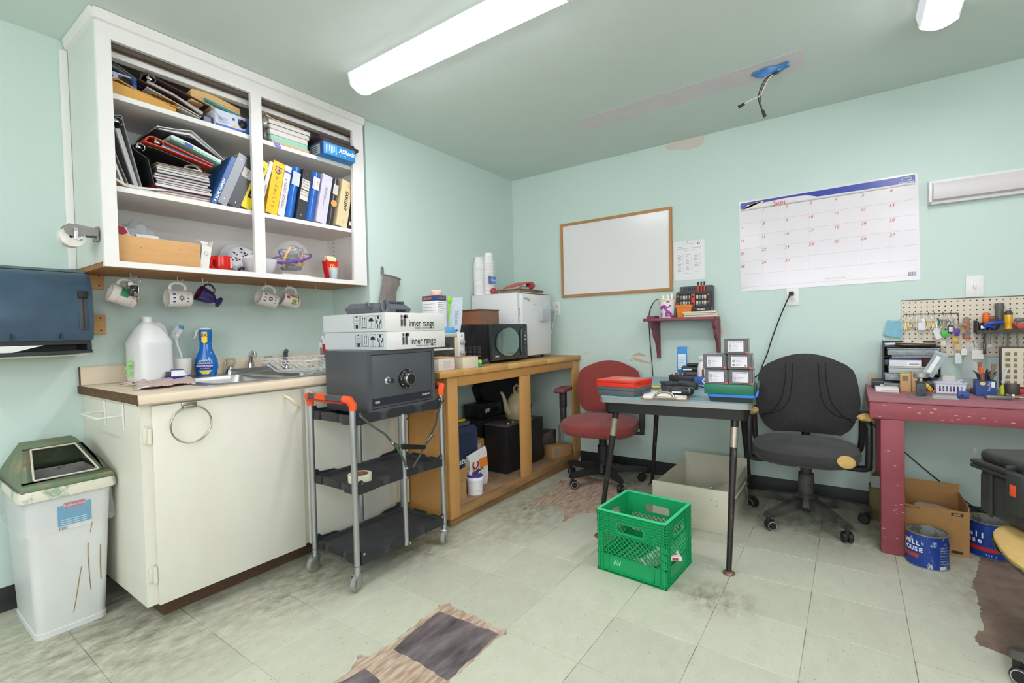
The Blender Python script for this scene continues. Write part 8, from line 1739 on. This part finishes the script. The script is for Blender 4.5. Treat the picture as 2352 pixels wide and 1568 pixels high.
for k, (nm, lb, x) in enumerate(HN):
    t = thing(nm, lb, 'tool', (x, RY-.03, 1.04), group='hand tools hanging below the rack'); ln = (.075,.11,.06,.05,.10,.085,.07)[k]
    m = mat(('#b3b1ad','#4c4a47','#9c9894','#8d8984','#a5a19b','#77736e','#8f8b86')[k], .35, .8)
    b = B().cyl((0,0,.012),(.004*(-1)**k,0,-ln),.0045,.003,n=8)
    if k == 0: b = B().tube([(.02,0,.014),(.004,0,.012),(0,0,.0),(0,0,-.075)], .0042, 6)
    if k in (2,4,6): b.lathe([(.0035,-.003),(.009,-.003),(.009,.003),(.0035,.003)], 12, TR((.003*(-1)**k,0,-ln-.006), rx=pi/2), (False,False))
    if k == 1: b.box(-.006,-.004,-.11,.006,.004,-.05,.003)
    obj('blade', b, m, t); obj('shank', B().cyl((0,0,.010),(0,0,.016),.006,n=8), DM, t)
t = thing('plastic_bag', 'big clear bag hanging on the pegboard behind the tool cup', 'bag', (2.51, YW-.03, .9), group='clear bags by the pegboard'); A('film', B().grid(lambda u, v: (2.45+.03*v+.12*u*(1-.45*v), YW-.03-.035*sin(pi*u)*(1-v*.6)+.006*noise.noise(Vector((u*6,v*6,2))), .80+.19*v), 10, 12, .0008), mat('#d5dcdc', .15, alpha=.3), t); A('white_card', B().box(2.490,YW-.072,.905,2.535,YW-.070,.952), mat('#d8cfca', .6), t); A('hook', B().tube([(2.503,YW-.008,1.0),(2.503,YW-.04,.985),(2.505,YW-.045,.965)], .002, 6), RW2, t)
# ---- organiser rack with boxes
t = thing('organizer', 'dark open sided organizer rack crammed with boxes at the left of the bench', 'rack', (2.23, 2.36, BZ), group='')
ORGM = mat('#32343a', .5)
A('side', B().box(2.112, 2.30, BZ, 2.117, 2.45, 1.005), ORGM, t); A('side', B().box(2.350, 2.30, BZ, 2.355, 2.45, .975), ORGM, t); A('back', B().box(2.1175, 2.446, BZ, 2.3495, 2.45, 1.0), ORGM, t)
for k, z in enumerate((.775, .82, .868, .915, .97)): A('shelf', B().box(2.1175, 2.302, z, 2.3495, 2.4455, z+.003), ORGM, t)
def sbox(label, x0, x1, y0, y1, z0, z1, m, name='storage_box', cat='box', lid=True, g='boxes in the organizer rack'):
    t = thing(name, label, cat, ((x0+x1)/2, (y0+y1)/2, z0), group=g); A('box', B().box(x0,y0,z0+.0003,x1,y1,z1-.008 if lid else z1,.002), m, t)
    if lid: A('lid', B().box(x0-.002,y0-.002,z1-.0077,x1+.002,y1+.002,z1,.0015), m, t)
    return t
CLR = mat('#a3abae', .2, alpha=.75, var=.5, vs=40, h2='#6d7275'); CLR2 = mat('#8f979b', .25, alpha=.8, var=.5, vs=30, h2='#c3c8c9')
sbox('clear parts box with a dotted divider grid, uppermost in the organizer', 2.130, 2.345, 2.26, 2.40, .928, .966, CLR)
sbox('flat grey clear case under the divider box', 2.150, 2.345, 2.265, 2.40, .913, .9275, CLR2)
t = sbox('white printed carton with a navy top in the organizer', 2.138, 2.275, 2.26, 2.40, .866, .902, mat('#cfcfd2', .6), lid=False); A('navy_top', B().box(2.138,2.2595,.9023,2.275,2.40,.912), mat('#2e3a68', .5), t); A('label', B().box(2.212,2.2588,.868,2.270,2.2594,.898), mat('#e3e0de', .6), t); A('print', B().box(2.222,2.2583,.877,2.262,2.2588,.883), mat('#8d8a8c', .6), t)
sbox('wide translucent box under the white printed carton', 2.135, 2.34, 2.25, 2.40, .830, .8655, mat('#b3b8b5', .3, alpha=.85)); sbox('small translucent box low in the organizer', 2.118, 2.21, 2.24, 2.38, .790, .828, CLR); sbox('lowest small translucent box on the bench at the organizer', 2.116, 2.215, 2.22, 2.38, .7407, .775, CLR2)
sbox('dark red carton at the right of the organizer', 2.280, 2.335, 2.30, 2.40, .867, .912, mat('#5d2a32', .5), lid=False); sbox('small blue tray at the left of the organizer', 2.119, 2.15, 2.31, 2.40, .871, .90, mat('#525a68', .4), lid=False)
t = thing('glasses_case', 'black zipped pouch lying on top of the organizer boxes', 'pouch', (2.25, 2.33, .967), group=''); A('body', B().tube([(2.165,2.30,.985),(2.20,2.30,.982),(2.27,2.30,.980),(2.335,2.305,.981)], [.010,.014,.014,.010], 10, flat=.9), mat('#1e1e20', .35), t); A('zip', B().tube([(2.165,2.295,.996),(2.25,2.294,.992),(2.335,2.299,.990)], .0025, 6), mat('#a58b4a', .4, .6), t)
t = thing('paper_roll', 'white rolled paper on the organizer beside the black pouch', 'roll', (2.14, 2.35, .99), group=''); A('roll', B().cyl((2.118,2.33,.984),(2.17,2.36,.985),.008,n=12), PAPER, t); A('core', B().cyl((2.1172,2.3295,.984),(2.118,2.33,.984),.004,n=10), INK, t)
t = thing('plastic_packet', 'zip bag with a white written slip leaning across the organizer', 'packet', (2.32, 2.20, .85), group=''); M = TR((2.318,2.19,.885), ry=rad(28), rx=rad(-12)); A('film', B().box(-.026,-.003,-.068,.026,.003,.066,.002,M=M), mat('#aab4b8', .15, alpha=.55), t); A('zip_top', B().box(-.028,-.0035,.058,.028,.0035,.068,.002,M=M), mat('#9fb0b9', .3), t); A('slip', B().box(-.012,-.0042,-.05,.006,-.0034,.045,M=M), mat('#dedcda', .6), t)
# ---- loose things on the bench
t = thing('box_file', 'black case with a small white label at the left bench corner', 'case', (2.12, 2.30, BZ)); A('body', B().box(2.062,2.275,BZ+.0003,2.150,2.40,.784,.002), mat('#25262a', .4), t); A('label', B().box(2.098,2.2745,.756,2.116,2.275,.764), PAPER, t); A('tan_card', B().box(2.045,2.41,BZ+.0003,2.085,2.415,.815), mat('#bdae98', .7), t); A('rail', B().box(2.06,2.272,.777,2.152,2.2748,.782), mat('#5a5c60', .4), t)
t = thing('carton', 'flat white carton lying at the front left corner of the bench', 'box', (2.12, 2.12, BZ), group='cartons on the bench'); A('body', B().box(2.072,2.10,BZ+.0003,2.168,2.21,.7625,.001), mat('#d9d7d4', .6), t); TA('Compression', .011, mat('#8a8885', .6), t, (2.13, 2.0999, .750), (1,0,0), (0,0,1), shear=.3)
t = thing('carton', 'small tan cardboard carton standing on the bench with a yellow top', 'box', (2.2, 2.17, BZ), group='cartons on the bench'); A('body', B().box(2.178,2.165,BZ+.0003,2.222,2.19,.831,.001), mat('#bf9868', .75), t); A('yellow_top', B().box(2.178,2.165,.8313,2.222,2.19,.8355), mat('#cdb35a', .6), t); A('dark_print', B().box(2.186,2.1643,.798,2.210,2.1649,.823), mat('#7d6a58', .6), t)
t = thing('carton', 'tan cardboard sleeve standing behind the small tan carton', 'box', (2.24, 2.2, BZ), group='cartons on the bench'); A('body', B().box(2.226,2.195,BZ+.0003,2.250,2.22,.840,.001), mat('#c9a276', .75), t); A('open_flap', B().box(2.226,2.195,.8402,2.2265,2.22,.848), CARD, t)
t = thing('brass_scraps', 'scatter of brass key blanks at the front left of the bench', 'scraps', (2.14, 1.99, BZ), group='')
for k in range(5): A('blank', B().box(2.125+.008*k,1.985+.006*(k % 3),BZ+.0003+.0015*k,2.137+.008*k,1.99+.006*(k % 3),BZ+.0018+.0015*k,M=None), mat('#a8823f', .35, .9), t)
t = thing('key_press', 'grey cast metal key press with a round disc on top', 'press', (2.25, 2.0, BZ), group=''); CI = mat('#55585a', .55, .4, var=.4, vs=60, bump=.4, bs=200)
A('base', B().box(2.195,1.915,BZ+.0003,2.285,2.05,.7445,.001), mat('#7d7f7e', .4, .6), t); A('body', B().box(2.228,1.985,.7447,2.266,2.03,.808,.004), CI, t); A('collar', B().box(2.226,1.98,.8082,2.268,2.035,.8135,.002), CI, t); A('spindle', B().cyl((2.247,2.008,.8137),(2.247,2.008,.832),.0095,n=14), STEEL, t); A('disc', B().lathe([(.026,0),(.030,.003),(.030,.022),(.027,.025),(0,.025)], 28, TR((2.247,2.008,.832))), mat('#a9a8a5', .4, .6, var=.2, vs=30), t); A('screw', B().cyl((2.247,1.984,.77),(2.247,1.976,.795),.004,n=8), STEEL, t)
t = thing('key_blanks', 'yellow plastic key heads piled behind the key press', 'keys', (2.29, 2.10, BZ), group='')
for k in range(5): A('key_head', B().ext([(.011*cos(2*pi*i/10),.011*sin(2*pi*i/10)) for i in range(10)], -.0012, .0012, 'y', M=TR((2.275+.007*k,2.09+.006*(k % 2),.755+.008*(4-k)), rz=rad(20*k), rx=rad(-20+12*k))), mat('#d9b53a', .4), t)
t = thing('basket', 'small white slotted plastic basket full of parts on the bench', 'basket', (2.377, 2.20, BZ), group='')
LV = mat('#cdd0e4', .35)
b = B()
for y, s_ in ((2.165,1),(2.245,-1)):
    plate(b, [(2.325,BZ+.0005),(2.430,BZ+.0005),(2.436,.792),(2.319,.792)], [[(2.333+.0135*k,.750),(2.340+.0135*k,.750),(2.340+.0135*k,.778),(2.333+.0135*k,.778)] for k in range(7)], y, y+s_*.002, 'y')
b.box(2.322,2.1672,BZ+.0005,2.325,2.2428,.79); b.box(2.430,2.1672,BZ+.0005,2.433,2.2428,.79)
A('walls', b, LV, t, sm=0); A('floor', B().box(2.326,2.1675,BZ+.0004,2.429,2.2425,BZ+.002), LV, t); b = B(); plate(b, [(2.315,2.160),(2.440,2.160),(2.440,2.250),(2.315,2.250)], [[(2.322,2.167),(2.433,2.167),(2.433,2.243),(2.322,2.243)]], .7922, .795); A('rim', b, LV, t, sm=0)
A('parts', lump((2.377,2.205,.762), .03, (1.6,1.1,.7), 7, .5), mat('#4a4852', .5, var=.8, vs=60, h2='#b9b0a4'), t)
t = thing('plastic_case', 'flat clear plastic box lid at the front edge of the bench', 'lid', (2.33, 1.96, BZ), rad(-6), group=''); obj('lid', B().box(-.045,-.035,.0003,.045,.05,.014,.003), mat('#aab0ad', .25, alpha=.7), t); obj('rim', B().box(-.048,-.038,.0003,.048,-.0352,.006), mat('#9aa19e', .3), t)
t = thing('blue_fixture', 'small blue metal block with a black hole at the bench front', 'block', (2.40, 1.99, BZ), rad(-4), group=''); obj('block', B().box(-.021,0,.0003,.021,.045,.030,.003), mat('#2b4a8f', .4), t); obj('hole', B().cyl((-.004,-.0003,.014),(-.004,.0002,.014),.006,n=10), BLACK, t); obj('slot', B().box(-.021,-.0004,.0285,.021,.0,.0305), mat('#233c78', .4), t)
t = thing('clear_bags', 'heap of clear bags with white cards behind the basket', 'bags', (2.40, 2.33, BZ), group=''); A('film', lump((2.385,2.33,.775), .055, (1.5,.8,.75), 5, .5), mat('#cfd0cf', .2, alpha=.5), t); A('white_card', B().box(2.36,2.275,.785,2.41,2.277,.822,M=None), mat('#d8cfca', .6), t); A('white_card', B().loft([[(2.37,2.26,.775),(2.44,2.27,.80),(2.44,2.272,.803),(2.37,2.262,.778)],[(2.37,2.29,.775),(2.44,2.30,.80),(2.44,2.302,.803),(2.37,2.292,.778)]]), PAPER, t, sm=0)
t = thing('jar', 'small clear jar lying on its side beside the blue tool cup', 'jar', (2.46, 2.26, BZ), group=''); A('jar', B().cyl((2.445,2.28,.7565),(2.468,2.245,.7565),.0155,n=16), mat('#b5ae9c', .2, alpha=.7), t); A('metal_lid', B().cyl((2.4685,2.2445,.7565),(2.478,2.230,.7565),.0155,n=16), mat('#8d8b86', .35, .7), t)
t = thing('tool_cup', 'blue carton cup packed with black pliers and files on the bench', 'cup', (2.498, 2.13, BZ), group=''); BLC = mat('#24417f', .4)
b = B(); plate(b, [(-.036,-.02),(.036,-.02),(.036,.05),(-.036,.05)], [[(-.034,-.018),(.034,-.018),(.034,.048),(-.034,.048)]], .0003, .076); obj('carton', b, BLC, t, sm=0); obj('floor', B().box(-.034,-.018,.0004,.034,.048,.003), BLC, t)
obj('yellow_mark', B().lathe([(.009,0),(.009,.0006),(0,.0006)], 16, TR((-.012,-.0201,.062), rx=pi/2, s=(1.2,.9,1))), mat('#d9c05a', .5), t); txt('Key Duc', .013, mat('#cfd6e6', .5), t, (.010,-.0202,.05), (0,0,1), (-1,0,0)); obj('white_label', B().box(.018,-.0207,.045,.030,-.0201,.072), PAPER, t)
R = random.Random(50)
for k in range(13):
    x, y = R.uniform(-.028,.028), R.uniform(-.012,.04); dx_ = R.uniform(-.045,.025); h = R.uniform(.10,.135)
    obj('tool', B().tube([(x*.6,y,.01),(x*.9,y,.07),(x+dx_*.5,y-.004,h-.01),(x+dx_,y-.008,h)], [.003,.004,.0045,.003], 6), mat(R.choice(['#232325','#2f2f31','#4d4b49','#6d6964']), .45), t)
obj('orange_knife', B().tube([(-.006,.0,.02),(-.012,0,.10),(-.022,0,.165)], [.006,.008,.007], 8), mat('#8d5a44', .5), t); obj('orange_band', B().tube([(-.0135,0,.112),(-.018,0,.14)], .0088, 8), mat('#d9642a', .5), t); obj('grey_handle', B().tube([(.02,.02,.02),(.028,.02,.11),(.034,.02,.155)], [.005,.008,.009], 8), mat('#7d6a58', .5), t); obj('blade', B().box(.036,.0,.08,.044,.002,.15,M=TR(ry=rad(14))), STEEL, t)
t = thing('metal_sleeve', 'short dull grey metal cylinder at the right of the bench', 'cylinder', (2.612, 2.25, BZ), group=''); obj('sleeve', B().lathe([(.0275,.0003),(.0285,.002),(.0285,.052),(.024,.052),(.024,.0003)], 28, cap=(False,False)), mat('#6d6b68', .5, .7, var=.3, vs=20), t); obj('plug', B().lathe([(.0238,.040),(0,.040)], 20, cap=(False,False)), mat('#4a4846', .6, .5), t)
t = thing('small_vise', 'small grey milling vise lying at the right front of the bench', 'vise', (2.53, 2.02, BZ), rad(3), group=''); VM = mat('#77756f', .4, .7, var=.3, vs=40)
obj('body', B().box(-.05,-.015,.0003,.035,.02,.018,.002), VM, t); obj('jaw', B().box(-.012,-.014,.0183,.004,.019,.024,.001), VM, t); obj('jaw', B().box(.016,-.014,.0183,.03,.019,.026,.001), VM, t); obj('screw', B().cyl((.0352,.002,.012),(.075,.0,.012),.005,n=10), STEEL, t); obj('brass_nut', B().cyl((.05,.001,.012),(.062,.0005,.012),.0085,n=8), mat('#a9884a', .35, .9), t); obj('white_tip', B().ball((.042,-.004,.021), .006), PAPER, t)
t = thing('display_board', 'framed parts sample board leaning at the right end of the bench', 'board', (2.75, 2.36, BZ), group='')
A('frame', B().box(2.585,2.335,BZ+.022,3.0,2.352,.972,.002), mat('#3d2b2c', .5), t); A('panel', B().box(2.592,2.3335,BZ+.03,3.0,2.3348,.965), mat('#cfc5ae', .6), t); A('red_base', B().box(2.60,2.30,BZ+.0003,3.0,2.36,BZ+.0217,.002), mat('#c23524', .45), t)
R = random.Random(60)
for r_ in range(6):
    for c_ in range(4):
        x = 2.603+.031*c_+.003*(c_ > 1); z = .935-.029*r_; w = (.020,.014,.022,.02)[c_]
        b = B().box(x,2.3328,z-.010,x+w,2.3333,z+.011); A('pocket', b, mat('#a79f8c', .5), t, sm=0); A('sample', B().box(x+.002,2.3312,z-.008+.003*R.random(),x+w-.002,2.3326,z+.008,.001), mat(R.choice(['#5d574c','#6b655a','#4d483f']), .6, var=.6, vs=200, h2='#a9a18d'), t)
t = thing('marker', 'neon yellow cap behind the tool cup', 'cap', (2.572, 2.22, BZ), group=''); obj('cap', B().lathe([(.009,.0003),(.010,.02),(.007,.045),(0,.047)], 12), mat('#b9d02a', .4), t)
# ================================================================ under and before the workbench
t = thing('wooden_crate', 'dirty old wooden crate with a grey box on it behind the bench leg', 'crate', (2.1, 2.28, 0), group=''); OW = mat('#5d5236', .7, var=.7, vs=10, h2='#8a7b4e', bump=.3, bs=60)
A('body', B().box(2.046,2.245,.0005,2.2,2.37,.178,.003), OW, t)
t = thing('grey_carton', 'open grey carton standing on the old wooden crate', 'box', (2.1, 2.3, .179), group='cartons under the bench'); b = B(); plate(b, [(2.056,2.27),(2.18,2.27),(2.18,2.365),(2.056,2.365)], [[(2.059,2.273),(2.177,2.273),(2.177,2.362),(2.059,2.362)]], .1785, .245); A('walls', b, mat('#a9aba8', .6), t, sm=0); A('flap', B().loft([[(2.056,2.27,.2452),(2.18,2.27,.2452),(2.17,2.30,.265),(2.075,2.30,.265)],[(2.056,2.2715,.2452),(2.18,2.2715,.2452),(2.17,2.3015,.266),(2.075,2.3015,.266)]]), mat('#6d4a35', .7), t, sm=0)
t = thing('cardboard_box', 'open brown cardboard box printed 24686 under the workbench', 'box', (2.29, 1.93, 0), group='cardboard boxes under the bench'); CB = mat('#b08454', .85, var=.15, vs=8, bump=.1, bs=60)
b = B(); b.box(2.178,1.930,.0005,2.414,1.934,.215); b.box(2.178,2.196,.0005,2.414,2.20,.275); b.box(2.178,1.9342,.0005,2.182,2.1958,.24); b.box(2.410,1.9342,.0005,2.414,2.1958,.235); b.box(2.1822,1.9342,.0005,2.4098,2.1958,.004)
A('walls', b, CB, t, sm=0); A('paper', lump((2.30,2.06,.17), .06, (1.3,1,.35), 3, .5), mat('#c9bda8', .7), t); A('filler', B().box(2.19,1.95,.0045,2.40,2.18,.15), CARD, t)
A('black_label', B().box(2.350,1.9293,.190,2.392,1.9298,.204), mat('#2a2320', .6), t); TA('24686', .0125, mat('#c9a57a', .7), t, (2.371,1.9292,.197), (1,0,0), (0,0,1), bold=.0004); TA('PACK (11.3 kg)', .010, mat('#4a3a2c', .7), t, (2.205,1.9299,.204), (1,0,0), (0,0,1), bold=.0002)
A('black_label', B().box(2.350,1.9293,.012,2.392,1.9298,.026), mat('#4a3d30', .6), t); TA('CAN', .013, mat('#221c18', .7), t, (2.371,1.9291,.019), (1,0,0), (0,0,1), bold=.0005)
def can(label, x, y, r, h, rz, worn):
    t = thing('coffee_can', label, 'can', (x, y, 0), rz, group='blue coffee cans'); m = mat('#1d3f93', .25, var=.9 if worn else .15, vs=45 if worn else 6, h2='#c9ccd4' if worn else '#12225c', thr=(.58,.66) if worn else None, st=(1,1,.6))
    obj('body', B().lathe([(0,.001),(r-.003,.001),(r,.003),(r,h-.004),(r-.004,h-.004),(r-.004,.006),(0,.006)], 40), m, t); obj('top_rim', B().lathe([(r-.005,h-.0037),(r+.0015,h-.0037),(r+.0015,h),(r-.005,h)], 40, cap=(False,False)), mat('#b9a878', .35, .8), t); obj('bottom_rim', B().lathe([(r+.0003,.0005),(r+.0015,.0005),(r+.0015,.005),(r+.0003,.005)], 40, cap=(False,False)), STEEL, t)
    obj('inside', B().lathe([(r-.0045,h-.004),(r-.0045,.01),(0,.01)], 32, cap=(False,False)), mat('#b9bbbb', .35, .6, var=.6, vs=16, h2='#55534f', thr=(.5,.56)), t); return t
def wrap(t, s, size, r, ang, z, col, **k):
    """letters placed one by one around a can"""
    step = size*.66/r; n = len(s)
    for i, ch in enumerate(s):
        if ch == ' ': continue
        a = ang+(i-(n-1)/2)*step; p = (r*1.004*cos(a), r*1.004*sin(a), z); txt(ch, size, mat(col, .5), t, p, (-sin(a), cos(a), 0), (0,0,1), **k)
t = can('scuffed blue coffee can with an open silver top before the bench leg', 2.248, 1.772, .077, .152, 0, True)
wrap(t, 'WELL', .026, .077, rad(-140), .108, '#e3e6ee', bold=.0012); wrap(t, 'HOUSE', .026, .077, rad(-138), .080, '#e3e6ee', bold=.0012)
def band(t, r, a0, a1, z0, z1, col, name='red_band'):
    b = B(); n = 10; L = lambda rr_, z: [(rr_*cos(rad(a0+(a1-a0)*i/n)), rr_*sin(rad(a0+(a1-a0)*i/n)), z) for i in range(n+1)]
    b.loft([[p, q, q2, p2] for p, q, q2, p2 in zip(L(r*1.002,z0), L(r*1.002,z1), L(r*1.008,z1), L(r*1.008,z0))]); obj(name, b, mat(col, .4), t, sm=0)
band(t, .077, -165, -118, .042, .060, '#b5403a'); band(t, .077, -62, -40, .006, .022, '#cfd2d6', 'white_patch')
for k in range(7): band(t, .077, -62, -35, .030+.012*k, .033+.012*k, '#8d93a5', 'text_line')
t = can('clean blue coffee can with a red stripe under the black equipment case', 2.500, 2.045, .082, .165, 0, False)
wrap(t, 'well', .034, .082, rad(-140), .105, '#e6e9f2', bold=.0014); wrap(t, 'use', .034, .082, rad(-139), .078, '#e6e9f2', bold=.0014); band(t, .082, -165, -75, .034, .052, '#c1282c')
wrap(t, '925 g', .012, .082, rad(-95), .018, '#e6e9f2')
for k in range(8): band(t, .082, -62, -35, .040+.011*k, .043+.011*k, '#8d9ac0', 'text_line')
t = thing('blue_tray', 'flat dark blue tray on the floor behind the clean coffee can', 'tray', (2.72, 2.1, 0), group=''); A('tray', B().box(2.60,1.98,.0005,2.85,2.25,.05,.004), mat('#1f3f7a', .45), t); A('rim', B().box(2.595,1.975,.0502,2.855,2.255,.056,.002), mat('#274a8a', .45), t)
# chair with torn seat, mostly outside the frame, carrying the equipment case
t = thing('swivel_chair', 'torn black swivel chair cut off by the right photo edge', 'chair', (2.68, .98, 0), rad(0), group='swivel chairs')
swivel_base(t, .30, .10, '#2a2a2b', 182, True)
obj('seat_pan', B().box(-.26,-.1,.325,.14,.30,.352,.012), BLACK, t); obj('seat', cushion(.262, .25, .04, .262, bulge=.003), mat('#c3a566', .9, var=.25, vs=30, h2='#a5854a', bump=.5, bs=100), t, loc=(-.06,.10,.371), label='bare yellow foam seat')
b = B(); R = random.Random(77); pts = []
for i in range(60):
    a = 2*pi*i/60; e = .62; x = abs(cos(a))**e*(1 if cos(a) > 0 else -1)*.268; y = abs(sin(a))**e*(1 if sin(a) > 0 else -1)*.256; pts.append((x-.06, y+.10))
lo = [(-.06+(x+.06)*.93, .10+(y-.10)*.93, .345) for x, y in pts]; hi = [(x, y, .355+R.uniform(0,.018)) for x, y in pts]
b.loft([lo, hi], cap=(False,False)); o = obj('torn_cover', b, mat('#3a3835', .7, var=.4, vs=30), t, sm=0); o.modifiers.new('s','SOLIDIFY').thickness = .002
obj('back_support', B().tube([(.15,0,.32),(.29,0,.33),(.33,0,.42),(.34,0,.60)], .022, 8, flat=.5), BLACK, t)
ca = rad(24.8)
t = thing('equipment_case', 'big black hard plastic equipment case with an orange latch on the torn chair', 'case', (2.333, 1.35, .395), ca, group='')
PC = mat('#2f302f', .5, var=.35, vs=14, h2='#4b4b49', bump=.3, bs=300)
obj('shell', B().box(.012,-.50,.0075,.36,-.012,.170,.022,seg=3), PC, t); obj('lid', B().box(.012,-.50,.196,.36,-.012,.245,.022,seg=3), PC, t)
obj('lip', B().box(-.006,-.515,.170,.375,.0,.1855,.005), PC, t); obj('lip', B().box(-.006,-.515,.186,.375,.0,.2015,.005), PC, t)
for y in (-.21, -.42):
    l = obj('latch', B().box(-.018,y-.035,.065,.0115,y+.035,.205,.008), mat('#343534', .5), t)
    obj('latch_hinge', B().box(-.014,y-.04,.205,.03,y-.030,.222,.004).box(-.014,y+.030,.205,.03,y+.040,.222,.004), PC, l); obj('orange_button', B().box(-.0195,y-.0125,.128,-.0182,y+.0125,.166,.001), mat('#e0512a', .45), l)
for y in (-.08,-.33): obj('rib', B().box(.004,y-.008,.01,.0118,y+.008,.168,.003), PC, t)
obj('label_corner', B().box(.008,-.006,.19,.012,.002,.24), mat('#9a9d9c', .4, alpha=.5), t)
